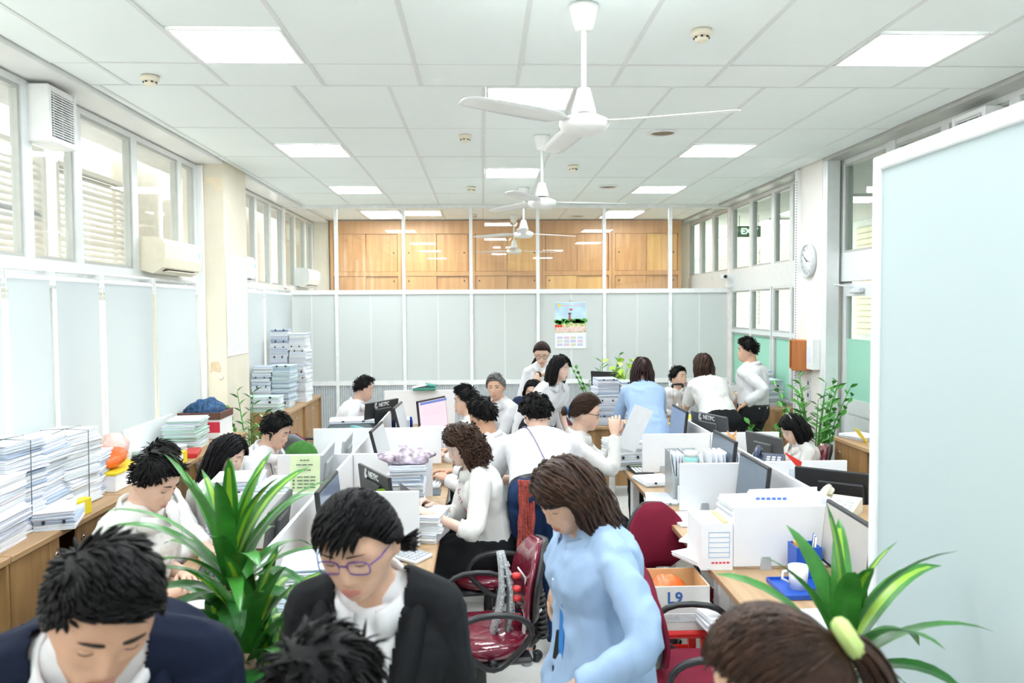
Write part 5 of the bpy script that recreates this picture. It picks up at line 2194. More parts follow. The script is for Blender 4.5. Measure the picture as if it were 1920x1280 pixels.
# back left stacks
BK = 'tall document stacks at the back left'
stack('tallest stack, left pile, at the back left', -2.38, 9.62, ZL, 13, .21, .30, .064, 2, .010, 0, BK, (.0, 0))
stack('tallest stack, right pile, at the back left', -2.16, 9.64, ZL, 13, .21, .30, .062, -2, .010, 2, BK, (-.001, 0))
stack('lower back stack, left pile', -2.45, 9.06, ZL, 8, .21, .29, .058, 4, .012, 0, BK, (.002, 0))
stack('lower back stack, right pile', -2.22, 9.08, ZL, 8, .21, .29, .056, -3, .012, 3, BK)
stack('blue tabbed pile nearest on the back cabinet', -2.36, 8.70, ZL, 3, .40, .26, .055, 5, .01, 4, BK)
o = MB().cbox((0, 0, .07), (.03, .02, .13), .004).build('binder_spine', mat('binder_blue', (.05, .22, .62), .4), None, (-2.58, 8.56, ZL))
tag(o, 'small blue binder end beside the back binder pile', 'binder')

# desk papers, left block
LD = 'paper stacks on the left desks'
zd = .7495
stack('big stack by the long haired woman', -1.33, 4.36, zd, 6, .26, .30, .060, 3, .014, 0, LD)
stack('stack behind the green card', -1.07, 4.36, zd, 6, .24, .30, .050, -4, .014, 0, LD)
stack('stack under the purple shawl', -.48, 4.98, zd, 6, .22, .28, .050, 5, .010, 0, LD)
stack('teal edged stack at the near left desk end', -.70, 3.22, zd, 5, .22, .27, .048, 4, .012, 3, LD)
stack('clipped papers at the second aisle desk corner', -.31, 4.36, zd, 3, .21, .28, .048, -12, .02, 2, LD)
stack('white papers on the third window-side desk', -1.15, 6.1, zd, 2, .30, .40, .030, 8, .02, 2, LD)
stack('papers by the desk calculator, third aisle desk', -.62, 6.15, zd, 2, .24, .30, .04, 12, .02, 0, LD)
stack('binder pile before the pink screen', -.44, 6.95, zd, 4, .24, .30, .05, -6, .01, 0, LD)
stack('papers on the printer at the back left', -1.18, 7.25, zd + .23, 1, .40, .30, .03, 6, .01, 2, LD)
stack('papers at the elbow of the writing man', -1.16, 3.45, zd, 1, .28, .20, .012, 25, .02, 2, LD)
o = MB().cbox((0, 0, .09), (.155, .004, .20), .001, Matrix.Rotation(R(-8), 3, 'X')).build('notice_card', mat('card_pale_green', (.72, .82, .52), .6), None, (-.93, 4.20, 1.045))
tag(o, 'pale green notice card standing against the papers', 'card')
m = MB()
random.seed(11)
for k, (w, z) in enumerate(((.05, .165), (.09, .142), (.07, .115), (.10, .08), (.10, .062), (.09, .044), (.10, .026))):
    for q in range(3):
        m.cbox(((q - 1) * w / 3 + (.01 if k > 2 else 0), -.0125 + .14 * (z - .09), z), (w / 3.6, .001, .006), .0002)
    if k > 2:
        m.cbox((-.055, -.0125 + .14 * (z - .09), z), (.010, .001, .010), .0002)
e = m.build('printed_lines', mat('print_dark_green', (.12, .2, .12), .6), o)
e['kind'] = 'stuff'
# purple shawl
lump('shawl', 'purple and white checked shawl thrown over the paper stack', 'shawl', (-.48, 4.98, zd + .30), .13, mat('shawl_purple', (.62, .50, .60), .85, 0, .7, 26), 9, (1.35, .95, .36), .4, 11)
o = MB().cbox((0, 0, .045), (.22, .12, .09), .006).build('tissue_box', mat('tissue_blue', (.45, .70, .86), .5, 0, .5, 14), None, (-.37, 4.62, zd), R(10))
tag(o, 'light blue patterned tissue box on the second aisle desk', 'box')
# printer with scanner lid
t = thing('printer', 'dark grey laser printer with a green badge at the back left desk', 'printer', (-1.17, 7.22, zd))
MB().cbox((0, 0, .115), (.40, .36, .23), .03).build('body', mat('printer_dark', (.05, .075, .085), .45), t)
MB().cbox((0, -.181, .09), (.26, .006, .12), .002).build('paper_door', GREYP, t)
MB().cbox((0, -.20, .06), (.18, .05, .012), .004).build('tray', LGREY, t)
MB().cbox((0, -.182, .195), (.07, .006, .022), .002).build('badge', mat('badge_green', (.05, .55, .35), .4), t)
t = thing('scanner', 'flat grey scanner box with papers on the third window-side desk', 'scanner', (-1.22, 5.80, zd))
MB().cbox((0, 0, .05), (.42, .36, .10), .012).build('body', LGREY, t)
MB().cbox((0, 0, .108), (.40, .34, .014), .005).build('lid', mat('scanner_lid', (.34, .37, .38), .4), t)
MB().cbox((0, -.18, .05), (.36, .004, .06), .001).build('front_panel', GREYP, t)


# ---- telephones
def phone(x, y, z, yaw, label, m_, cord=True):
    t = thing('telephone', label, 'telephone', (x, y, z), yaw, 'desk telephones')
    b = MB()
    b.rings([[Vector((x2, y2, z2)) for y2, z2 in ((-.11, .0), (-.11, .025), (.10, .075), (.11, .07), (.11, 0))] for x2 in (-.10, .10)], smooth=False)
    b.build('base', m_, t)
    m = MB()
    for s in (-1, 1):
        m.cbox((-.062, .075 * s + .005, .075 + .028 * s * .7), (.052, .055, .035), .012, Matrix.Rotation(R(14), 3, 'X'))
    m.tube([(-.062, -.08, .075), (-.062, -.03, .093), (-.062, .04, .107), (-.062, .09, .112)], [.016, .019, .019, .016], 8)
    m.build('handset', m_, t)
    for i in range(3):
        for j in range(4):
            yy = -.07 + j * .034
            MB().cbox((.005 + i * .032, yy, .037 + (yy + .07) * .24), (.022, .020, .008), .002, Matrix.Rotation(R(13), 3, 'X')).build('key', LGREY if m_ is not CREAM else WPLAST, t)
    if cord:
        pts = []
        for k in range(70):
            q = k / 69
            c = Vector((-.10 - .03 * math.sin(q * 3.14), -.10 - .10 * math.sin(q * 3.14) + .0 * q, .02))
            pts.append(c + Vector((math.cos(k * 1.6) * .006 + q * .12, 0, math.sin(k * 1.6) * .006)))
        m = MB()
        m.tube(pts, .0022, 5)
        m.build('coiled_cord', m_, t)
    return t


TEAL = mat('phone_teal', (.16, .40, .40), .35, 0, .04)
PNAVY = mat('phone_navy', (.03, .045, .10), .35, 0, .05)
CRM2 = mat('phone_cream', (.82, .78, .64), .4, 0, .04)
phone(-.98, 6.66, zd + .16, R(70), 'teal telephone on the left block beyond the white divider', TEAL, False)
phone(1.80, 5.02, zd + .221, R(-25), 'dark navy desk telephone with big keys', PNAVY, False)
phone(1.80, 4.02, .935, R(-40), 'cream telephone with a coiled cord beside the wide black monitor', CRM2)
o = MB().cbox((0, 0, .08), (.30, .26, .16), .006).build('carton', PAP[1], None, (-.98, 6.64, zd))
tag(o, 'low white carton under the teal telephone', 'box')
o = MB().cbox((0, 0, .11), (.20, .26, .22), .006).build('carton', PAP[1], None, (1.82, 5.04, zd))
tag(o, 'white carton under the navy telephone', 'box')
t = thing('desk_riser', 'small wooden riser under the cream telephone', 'riser', (1.90, 4.02, zd))
MB().cbox((0, 0, .172), (.42, .34, .024), .003).build('shelf', OAK, t)
for s in (-1, 1):
    MB().cbox((s * .19, 0, .08), (.02, .32, .16), .002).build('side', OAK, t)


# ---- keyboards, mice, calculators
def keyboard(x, y, yaw, label, mt=BLACK, z=None, km=None):
    t = thing('keyboard', label, 'keyboard', (x, y, zd if z is None else z), yaw, 'computer keyboards')
    MB().cbox((0, 0, .010), (.44, .15, .020), .005).build('base', mt, t)
    m = MB()
    for r in range(5):
        for k in range(15):
            if r == 0 and 3 < k < 9:
                continue
            m.cbox((-.20 + .0265 * k + .004 * (r % 2), -.052 + .026 * r, .024), (.021, .020, .008), .002)
        if r == 0:
            m.cbox((-.20 + .0265 * 6, -.052, .024), (.12, .020, .008), .002)
    m.build('keys', km or mat('key_charcoal', (.05, .055, .06), .45), t)['kind'] = 'stuff'
    return t


keyboard(1.33, 4.50, R(70), 'grey keyboard on the second right aisle desk', DGREY, None, mat('key_grey', (.16, .18, .19), .5))
keyboard(1.44, 3.18, R(78), 'black keyboard by the white mug on the nearest right desk')
keyboard(-.36, 7.02, R(85), 'dark keyboard in front of the man with glasses')
keyboard(-1.26, 3.72, R(-80), 'black keyboard on the near window-side desk', BLACK)
keyboard(-.36, 5.75, R(85), 'pale keyboard in front of the man typing with his back turned', LGREY, None, WPLAST)


def calculator(x, y, yaw, label, mt=DGREY, z=None):
    t = thing('calculator', label, 'calculator', (x, y, zd if z is None else z), yaw, 'desk calculators')
    rt = Matrix.Rotation(R(6), 3, 'X')
    MB().cbox((0, 0, .016), (.15, .20, .020), .006, rt).build('body', mt, t)
    MB().cbox((0, .07, .036), (.12, .036, .004), .001, rt).build('display', mat('lcd', (.45, .52, .42), .2), t)
    for i in range(5):
        for j in range(5):
            MB().cbox((-.056 + .028 * i, -.078 + .024 * j, .0265 + (-.078 + .024 * j) * .1), (.021, .017, .007), .002, rt).build('key', WPLAST if mt is not LGREY else GREYP, t)
    return t


calculator(-.38, 4.0, R(60), 'grey calculator with white keys on the near aisle desk', LGREY)
calculator(-.95, 6.20, R(20), 'dark calculator on papers near the teal telephone', DGREY)
calculator(2.02, 6.35, R(-60), 'dark calculator on papers at the farthest door-side desk', DGREY, zd + .035)
calculator(1.18, 6.0, R(10), 'dark calculator beside the overhanging paper stack', BLACK)


def mouse(x, y, yaw, label):
    t = thing('mouse', label, 'mouse', (x, y, zd + .004), yaw, 'computer mice')
    m = MB()
    m.rings([[Vector((w * math.cos(a), yy, max(0, h * math.sin(a)) if math.sin(a) > 0 else 0)) for a in [2 * math.pi * j / 14 for j in range(14)]]
             for yy, w, h in ((-.056, .008, .010), (-.045, .026, .028), (-.01, .032, .037), (.03, .029, .030), (.052, .018, .016), (.056, .006, .006))])
    m.build('shell', BLACK, t)
    MB().lathe([(.006, -.004), (.008, 0), (.006, .004)], 10, (0, .028, .030), rot=Matrix.Rotation(R(90), 3, 'Y')).build('wheel', DGREY, t)
    return t


for (x, y, lab) in ((-.52, 4.02, 'dark grey mouse mat on the near aisle desk'), (-.40, 5.42, 'blue-grey mouse mat by the curly haired woman')):
    o = MB().cbox((0, 0, .002), (.22, .18, .004), .001).build('mouse_mat', mat('mat_dark', (.10, .12, .14), .8), None, (x, y, zd))
    tag(o, lab, 'mouse mat')
mouse(-.50, 4.03, R(30), 'black mouse on the near aisle desk')
mouse(-.40, 5.42, R(60), 'black mouse beside the typing man')

# ---- right block papers and bits
RD = 'paper stacks on the right desks'
stack('stack overhanging the aisle, fourth right desk', 1.10, 6.22, zd, 4, .26, .32, .050, 14, .02, 2, RD)
stack('thin white papers on the third right desk', 1.16, 5.14, zd, 1, .20, .30, .014, -8, .02, 2, RD)
stack('thick white paper ream on the third right desk', 1.20, 5.62, zd, 1, .24, .30, .04, 6, .01, 2, RD)
stack('white papers on the second right aisle desk', 1.22, 4.62, zd, 1, .22, .30, .012, 12, .02, 2, RD)
stack('papers under the grey keyboard', 1.18, 4.28, zd, 1, .21, .30, .010, -30, .02, 2, RD)
stack('white paper on the nearest right desk', 1.32, 3.10, zd, 1, .30, .21, .006, 8, .02, 2, RD)
stack('papers bent over the nearest right desk edge', 1.07, 3.88, zd, 1, .22, .28, .02, 30, .02, 2, RD)
stack('thick pile behind the nearest right divider', 1.42, 4.05, zd, 5, .34, .30, .058, 4, .02, 2, RD)
stack('papers beside the far NETPC monitor', 2.08, 6.72, zd, 3, .30, .24, .05, 20, .02, 0, RD)
ZFAR = stack('papers behind the far right divider', 1.78, 6.84, zd, 4, .16, .24, .08, 6, .02, 2, RD)
stack('papers on the farthest door-side desk', 2.02, 6.32, zd, 1, .42, .34, .03, 6, .01, 2, RD)
stack('papers before the woman with the hair band', 2.14, 5.60, zd, 2, .26, .22, .025, 4, .01, 2, RD)
stack('papers beside the white mug divider, door side', 1.98, 4.66, zd, 2, .22, .22, .05, 4, .01, 2, RD)
stack('papers spilling below the desk edge', 1.02, 3.6, .55, 2, .10, .24, .03, 10, .01, 2, RD)
o = MB().cbox((0, 0, .13), (.36, .22, .26), .006).build('paper_tray_box', PAP[1], None, (2.02, 4.98 - .32, zd + .0), 0)
bpy.data.objects.remove(o)
# upright white file sheets with blue print
for k, (x, y, yaw, lab) in enumerate(((1.47, 3.86, -4, 'upright white carton sheet with blue print behind the nearest right divider'), (1.49, 3.93, 6, 'second upright white sheet behind the nearest right divider'))):
    o = MB().cbox((0, 0, .17), (.36, .006, .34), .001).build('carton_sheet', PAP[1], None, (x, y, zd), R(yaw))
    tag(o, lab, 'sheet')
    if k == 0:
        m = MB()
        for q in range(6):
            m.cbox((-.13 + .026 * q, -.004, .305), (.018, .001, .012), .0002)
        m.build('blue_print', mat('print_blue', (.12, .25, .75), .5), o)['kind'] = 'stuff'

# archive box file
t = thing('archive_box', 'white archive box with printed form on its end, at the aisle edge', 'box', (1.10, 3.86, zd))
m = MB()
w, d, h = .15, .26, .22
m.box(-w / 2, w / 2, -d / 2, -d / 2 + .004, 0, h)
m.box(-w / 2, w / 2, d / 2 - .004, d / 2, 0, h)
m.box(-w / 2, -w / 2 + .004, -d / 2 + .004, d / 2 - .004, 0, h)
m.box(w / 2 - .004, w / 2, -d / 2 + .004, d / 2 - .004, 0, h)
m.box(-w / 2 + .004, w / 2 - .004, -d / 2 + .004, d / 2 - .004, 0, .004)
m.build('body', PAP[1], t)
for k in range(5):
    MB().cbox((-.055 + .024 * k, 0, h / 2 - .01 + .006 * (k % 3)), (.018, d * .9, h - .02), .002).build('file_sheaf', PAP[k % 3], t)
MB().cbox((.055, .02, h * .55), (.02, .2, h * .9), .002).build('envelope', mat('manila', (.75, .52, .28), .6), t)
m = MB()
for k in range(6):
    m.cbox((.01, -d / 2 - .0008, .18 - .024 * k), (.10, .001, .003), .0002)
for s in (-1, 1):
    m.cbox((.01 + s * .05, -d / 2 - .0008, .12), (.002, .001, .12), .0002)
m.build('form_lines', mat('print_pale_blue', (.30, .50, .75), .5), t)['kind'] = 'stuff'
m = MB()
for k in range(5):
    m.cbox((-.02 + .018 * k, -d / 2 - .0012, .035), (.013, .001, .008), .0002)
m.build('red_print', MATS['print_red'], t)['kind'] = 'stuff'

# mug, tray, pen holder
t = thing('mug', 'white mug on a blue tray', 'mug', (1.375, 3.44, zd + .0105))
MB().lathe([(.001, .0), (.036, 0), (.044, .10), (.041, .10), (.034, .006), (.001, .006)], 22).build('cup', WPLAST, t)
m = MB()
m.tube([(-.042, 0, .08), (-.068, 0, .075), (-.072, 0, .045), (-.038, 0, .025)], .006, 8)
m.build('handle', WPLAST, t)
BLUEP = mat('blue_plastic', (.02, .10, .50), .35, 0, .05)
t = thing('desk_tray', 'dark blue plastic tray under the white mug', 'tray', (1.385, 3.44, zd))
MB().cbox((0, 0, .005), (.22, .24, .01), .003).build('tray_floor', BLUEP, t)
m = MB()
for s in (-1, 1):
    m.box(s * .108 - .002, s * .108 + .002, -.12, .12, .01, .022)
    m.box(-.106, .106, s * .118 - .002, s * .118 + .002, .01, .022)
m.build('tray_rim', BLUEP, t)
t = thing('pen_holder', 'dark blue square pen holder with an orange note pad', 'pen holder', (1.475, 3.62, zd))
m = MB()
for s in (-1, 1):
    m.box(s * .055 - .003, s * .055 + .003, -.055, .055, 0, .15)
    m.box(-.052, .052, s * .052 - .003, s * .052 + .003, 0, .15)
m.box(-.052, .052, -.049, .049, 0, .004)
m.build('holder', BLUEP, t)
MB().cbox((-.015, 0, .085), (.05, .08, .15), .003).build('note_pad', mat('note_orange', (.93, .45, .10), .6), t)
for k in range(4):
    MB().tube([(.03, -.03 + .02 * k, .01), (.04 + .006 * k, -.03 + .022 * k, .19)], .004, 6).build('pen', (WPLAST, DGREY, WPLAST, BLUEP)[k], t)

# magazine files, tumbler, file holders on third right desk
SILV = mat('mesh_silver', (.58, .61, .62), .35, .5, .05)
for k, (x, lab) in enumerate(((1.24, 'left silver mesh magazine holder on the third right desk'), (1.345, 'right silver mesh magazine holder on the third right desk'))):
    t = thing('magazine_holder', lab, 'file holder', (x + .02, 5.20, zd), 0, 'silver mesh magazine holders')
    b = MB()
    for s in (-1, 1):
        b.rings([[Vector((s * .045 + o_, y, z)) for y, z in ((-.12, 0), (-.12, .16), (-.02, .30), (.12, .30), (.12, 0))] for o_ in (-.002, .002)], smooth=False)
    b.box(-.043, .043, -.12, -.117, 0, .16)
    b.box(-.043, .043, .117, .12, 0, .30)
    b.box(-.043, .043, -.117, .117, 0, .004)
    b.build('frame', SILV, t)
    m = MB()
    for q in range(12):
        m.cbox((0, -.1215, .012 + .012 * q), (.07, .001, .005), .0002)
    m.build('mesh_slots', GREYP, t)['kind'] = 'stuff'
    for q in range(4):
        MB().cbox((-.028 + .019 * q, .01, .15), (.008, .20, .27 + .01 * (q % 2)), .001).build('file_sheaf', PAP[q % 3], t)
for k in range(7):
    o = MB().cbox((0, 0, .155), (.012, .22, .31), .001, Matrix.Rotation(R(-3 + 3 * (k % 3)), 3, 'Y')).build('file_folder', PAP[(1, 2, 1, 0, 1, 5, 1)[k]], None, (1.45 + .026 * k, 5.12, zd + .004), R(-4 + 2 * k))
    tag(o, 'upright white file, %s from the silver holders' % ('first', 'second', 'third', 'fourth', 'fifth', 'sixth', 'seventh')[k], 'file', 'upright white files')
t = thing('tumbler', 'mint green insulated tumbler with a pale lid', 'tumbler', (1.30, 4.98, zd + .1105))
o = MB().cbox((0, 0, .055), (.14, .12, .11), .004).build('carton', PAP[1], None, (1.30, 4.98, zd))
tag(o, 'small white carton under the mint tumbler', 'box')
MB().lathe([(.001, 0), (.038, 0), (.043, .17), (.043, .20), (.001, .20)], 20).build('cup', mat('mint_cup', (.36, .74, .70), .35, 0, .03), t)
MB().lathe([(.045, .20), (.046, .225), (.038, .232), (.001, .232)], 20).build('lid', WPLAST, t)
MB().lathe([(.0425, .150), (.0438, .155), (.0438, .165), (.0425, .17)], 20, cap=False).build('band', mat('cup_band', (.75, .72, .62), .4), t)
t = thing('desk_caddy', 'clear caddy of notes and pens by the mesh holders', 'caddy', (1.43, 4.93, zd))
MB().cbox((0, 0, .05), (.09, .10, .10), .004).build('box', LGREY, t)
for k in range(5):
    MB().tube([(-.03 + .014 * k, 0, .08), (-.035 + .016 * k, .01, .17)], .004, 6).build('pen', (WPLAST, BLUEP, YEL, WPLAST, DGREY)[k], t)
lump('pouch', 'small blue and red pouch beside the upright files', 'pouch', (1.60, 4.93, zd), .055, mat('pouch_pattern', (.55, .62, .80), .7, 0, .6, 45), 12, (.8, .7, 1.2))
# clear cup and blue stapler on second desk
t = thing('plastic_cup', 'clear plastic cup beside the grey keyboard', 'cup', (1.40, 4.24, zd))
MB().lathe([(.001, 0), (.026, 0), (.032, .11), (.031, .11), (.025, .004), (.001, .004)], 16).build('cup', sheet('clear_plastic', (.85, .9, .92), .25, .08, .05), t)
t = thing('stapler', 'blue stapler beside the clear cup', 'stapler', (1.50, 4.10, zd), R(50))
MB().cbox((0, 0, .008), (.035, .14, .016), .005).build('base', BLUEP, t)
MB().cbox((0, -.005, .036), (.034, .135, .024), .008, Matrix.Rotation(R(8), 3, 'X')).build('lever', BLUEP, t)
# red scissors-like pen cap and holder on second door-side desk
o = MB().cbox((0, 0, .09), (.18, .18, .18), .005).build('carton', PAP[1], None, (1.83, 4.64, zd))
tag(o, 'white carton under the pencil cup with a red ruler', 'box')
t = thing('pencil_cup', 'clear pencil cup with a red ruler on a carton, second door-side desk', 'pen holder', (1.84, 4.64, zd + .1805))
MB().cbox((0, 0, .05), (.07, .07, .10), .004).build('cup', MATS['clear_plastic'], t)
MB().rings([[Vector((-.07, 0, .20)), Vector((-.07, .008, .20)), Vector((-.068, .008, .206)), Vector((-.068, 0, .206))],
            [Vector((.02, 0, .10)), Vector((.02, .012, .10)), Vector((.03, .012, .15)), Vector((.03, 0, .15))]], smooth=False).build('red_ruler', mat('red_plastic', (.85, .05, .03), .4), t)
o = MB().cbox((0, 0, .015), (.16, .20, .03), .004).build('blue_binder', mat('binder_bright_blue', (.04, .25, .72), .4), None, (1.90, 4.68 - .32, zd), R(8))
tag(o, 'bright blue binder lying by the wide black monitor', 'binder')
# orange paper butterflies on the third divider
ORP = mat('paper_orange', (.92, .50, .22), .6, 0, .15, 60)
for k, (x, z) in enumerate(((1.86, 1.045), (2.03, 1.0), (2.13, 1.0))):
    t = thing('paper_butterfly', 'orange paper butterfly, %s of three on the white divider' % ('left', 'middle', 'right')[k], 'paper butterfly', (x, 5.93, z - .02 if k else 1.02), 0, 'orange paper butterflies')
    for s in (-1, 1):
        m = MB()
        m.slab([(0, -.02), (s * .03, -.03), (s * .034, -.008), (s * .014, 0), (s * .045, .012), (s * .036, .045), (0, .008)], 0, .0015)
        o = m.build('wing', ORP, t)
        o.rotation_euler = (R(90), 0, R(20 * s))

# punch, tape and phone-like things on the back desk
t = thing('hole_punch', 'black heavy duty hole punch with a tall loop handle on the back desk', 'hole punch', (2.06, 8.42, .75))
MB().cbox((0, 0, .02), (.14, .22, .04), .006).build('base', BLACK, t)
for s in (-1, 1):
    MB().cbox((s * .03, .03, .09), (.014, .07, .13), .004).build('post', CHROME, t)
MB().lathe([(.012, 0), (.012, .16)], 10, (0, .03, .06)).build('ram', CHROME, t)
m = MB()
for s in (-1, 1):
    m.tube([(s * .03, .02, .14), (s * .045, .03, .30), (s * .05, .03, .40)], .006, 6)
m.build('handle_rod', CHROME, t)
MB().tube([(-.055, .03, .385), (-.055, .03, .41), (-.045, .03, .42), (.045, .03, .42), (.055, .03, .41), (.055, .03, .385)], .013, 8).build('grip', BLACK, t)
for (x, y, c, lab) in ((1.98, 8.36, (.8, .1, .12), 'small red and blue sweet wrapper on the back desk'), (1.95, 8.33, (.95, .55, .1), 'small orange wrapper on the back desk')):
    lump('wrapper', lab, 'wrapper', (x, y, .75), .03, mat('wrapper_%d' % int(c[1] * 100), c, .4, 0, .5, 60), 3, (1.3, .9, .6))
o = MB().cbox((0, 0, .02), (.05, .05, .04), .006).build('note_block', mat('note_yellow', (.90, .85, .15), .6), None, (1.78, 6.84, ZFAR - .004))
tag(o, 'small yellow sticky note block atop the papers behind the far divider', 'note')
BS = 'tall paper stacks on the back desk'
stack('left tall stack on the back desk', 1.30, 8.52, .75, 9, .24, .32, .052, 3, .010, 0, BS)
stack('right tall stack on the back desk', 1.56, 8.50, .75, 9, .24, .32, .052, -4, .010, 0, BS)
RC = 'document bundles on the right window cabinet'
stack('left clipped pile on the right window cabinet', 3.08, 8.75, ZL, 5, .30, .30, .052, 14, .02, 3, RC)
stack('right clipped pile on the right window cabinet', 3.20, 9.25, ZL, 7, .30, .34, .052, -10, .02, 0, RC)
stack('papers on the cabinet by the glazed door', 2.94, 6.14, .96, 2, .22, .26, .016, 16, .01, 2, 'papers by the door')
o = MB().cbox((0, 0, .05), (.004, .09, .12), .001, Matrix.Rotation(R(-35), 3, 'Y')).build('yellow_card', mat('card_bright_yellow', (.95, .80, .05), .5), None, (2.86, 5.98, .96))
tag(o, 'bright yellow card standing on the cabinet by the door', 'card')

# box with L9, red stool under it
t = thing('cardboard_box', 'open white cardboard box marked L9 with an orange bag inside', 'box', (.885, 3.76, .505))
w, d, h = .30, .26, .205
KRA = mat('carton_inside', (.72, .46, .22), .7, 0, .05)
m = MB()
for s in (-1, 1):
    m.box(s * w / 2 - .003, s * w / 2 + .003, -d / 2, d / 2, 0, h, 0)
    m.box(-w / 2 + .003, w / 2 - .003, s * d / 2 - .003, s * d / 2 + .003, 0, h, 0)
m.box(-w / 2, w / 2, -d / 2, d / 2, 0, .004, 0)
m.build('body', mat('carton_white', (.80, .79, .76), .7, 0, .05), t)
m = MB()
for s in (-1, 1):
    m.box(s * (w / 2 - .0045) - .001, s * (w / 2 - .0045) + .001, -d / 2 + .004, d / 2 - .004, .01, h + .001)
    m.box(-w / 2 + .006, w / 2 - .006, s * (d / 2 - .0045) - .001, s * (d / 2 - .0045) + .001, .01, h + .001)
m.build('lining', KRA, t)
lettering('L9', .075, mat('marker_blue', (.05, .16, .45), .5), t, (-.01, -d / 2 - .0035, h - .055), (R(90), 0, 0), .0018)
MB().cbox((0, -d / 2 - .004, .06), (w * .98, .003, .04), .001).build('tape', CLBAG, t)
lump('plastic_bag', 'orange plastic bag folded inside the L9 box', 'bag', (.86, 3.77, .515), .12, ORBAG, 15, (1, .9, .95))
lump('plastic_bag', 'small white bag beside the orange one in the L9 box', 'bag', (.94, 3.69, .60), .05, CLBAG, 16, (1.2, .6, .6))
t = thing('plastic_stool', 'red plastic stool under the L9 box', 'stool', (.885, 3.76, 0))
RED = mat('red_stool', (.72, .02, .02), .35, 0, .05)
MB().cbox((0, 0, .4865), (.30, .30, .036), .012).build('seat', RED, t)
for sx in (-1, 1):
    for sy in (-1, 1):
        MB().rings([[Vector((sx * .13 + a, sy * .13 + b, .47)) for a, b in ((-.02, -.02), (.02, -.02), (.02, .02), (-.02, .02))],
                    [Vector((sx * .16 + a, sy * .16 + b, 0)) for a, b in ((-.014, -.014), (.014, -.014), (.014, .014), (-.014, .014))]], smooth=False).build('leg', RED, t)
m = MB()
for s in (-1, 1):
    m.cbox((s * .145, 0, .3), (.012, .27, .04), .003)
    m.cbox((0, s * .145, .3), (.27, .012, .04), .003)
m.build('stretcher', RED, t)
# lumbar massager on the empty chair
t = thing('lumbar_support', 'grey dotted lumbar support with red caps hung on the empty wrapped chair', 'lumbar support', (.10, 3.66, .66), R(6))
DOT = mat('dotted_grey', (.42, .44, .45), .6, 0, .6, 120, .4, 130)
for k, (x, tl) in enumerate(((-.055, 6), (-.01, -3))):
    m = MB()
    m.rings([[Vector((.014 * math.sin(a) + .03 * math.cos(q * math.pi - 1.57), w * math.cos(a), -.18 + .40 * q)) for a in [2 * math.pi * j / 14 for j in range(14)]]
             for q, w in ((0, .012), (.08, .045), (.3, .062), (.55, .058), (.8, .036), (.95, .016), (1, .006))])
    o = m.build('pad', DOT, t)
    o.location = (x, .01 * k, 0)
    o.rotation_euler = (0, R(tl), 0)
    nb = MB()
    for i in range(8):
        for j in range(3):
            nb.ball((.016 + .026 * math.cos((.12 + .1 * i) * math.pi - 1.57), -.024 + .024 * j, -.14 + .042 * i), .006, 5)
    nb.build('nubs', DOT, o)['kind'] = 'stuff'
for k, z in enumerate((.10, .04, -.005, -.09)):
    MB().lathe([(.001, 0), (.020, 0), (.022, .018), (.012, .022), (.001, .022)], 14, (.045, -.02, z)).build('red_cap', mat('cap_red', (.80, .05, .05), .35), t)
m = MB()
m.tube([(.05, -.03, .15), (.085, -.03, .10), (.085, -.03, .0), (.075, -.03, -.15), (.09, -.03, -.24)], [.008, .010, .012, .018, .012], 8, sq=.5)
m.tube([(.075, -.03, -.06), (.12, -.03, -.09), (.16, -.03, -.05)], .010, 8, sq=.4)
m.build('clear_strap', mat('strap_clear', (.70, .74, .75), .25, 0, .03), t)

# navy jacket on the chair back
lump('jacket', 'dark navy jacket hung over the back of a chair', 'jacket', (.40, 7.98, .50), .26, fabric('jacket_navy', (.012, .022, .06)), 21, (.75, .5, 1.35), .16, 5)
lump('cushion', 'green cushion on the desk behind the man with an earphone', 'cushion', (-1.40, 6.22, zd), .115, mat('cushion_green', (.05, .20, .03), .8, 0, .2, 30), 22, (1.1, .5, 1.2), .12, 5)
# things on top of the end divider
t = thing('folder_tray', 'green folder tray with white papers atop the tall end divider', 'tray', (-.62, 8.56, 1.1215))
FGR = mat('folder_green', (.05, .26, .20), .5)
MB().cbox((0, 0, .015), (.24, .14, .03), .006).build('tray', FGR, t)
MB().cbox((-.05, 0, .045), (.16, .13, .012), .002, Matrix.Rotation(R(-12), 3, 'Y')).build('paper_sheaf', PAP[1], t)
MB().cbox((.06, .01, .05), (.12, .12, .03), .01, Matrix.Rotation(R(9), 3, 'Y')).build('folder', FGR, t)
# blue document trays by the balding man
for k, (x, c) in enumerate(((-1.07, BLUEP), (-.90, WPLAST), (-.76, BLUEP))):
    t = thing('letter_tray', '%s letter tray of papers at the back of the left desks' % ('left blue', 'white', 'right blue')[k], 'tray', (x, 7.62, zd), R(6 * k - 6), 'letter trays')
    m = MB()
    m.box(-.09, .09, -.12, .12, 0, .006)
    m.box(-.09, -.084, -.12, .12, .006, .20)
    m.box(.084, .09, -.12, .12, .006, .20)
    m.box(-.084, .084, .114, .12, .006, .20)
    m.box(-.084, .084, -.12, -.114, .006, .10)
    m.build('tray', c, t)
    for q in range(3):
        MB().cbox((-.05 + .05 * q, 0, .11), (.03, .2, .19), .002).build('paper_sheaf', PAP[q], t)

# ---- wall things
t = thing('wall_notice', 'tall white printed notice sheet on the side of the cream column', 'notice', (XCL + .004, 8.12, 2.03))
MB().cbox((0, 0, 0), (.004, .66, .98), .001).build('sheet', PAP[1], t)
m = MB()
random.seed(5)
for k in range(44):
    y0 = -.28
    while y0 < .26:
        L = random.uniform(.03, .12)
        m.cbox((.0025, y0 + L / 2, .43 - .0205 * k), (.0006, L, .0042), .0001)
        y0 += L + .014
m.build('print_lines', mat('print_faint', (.60, .66, .78), .7), t)['kind'] = 'stuff'

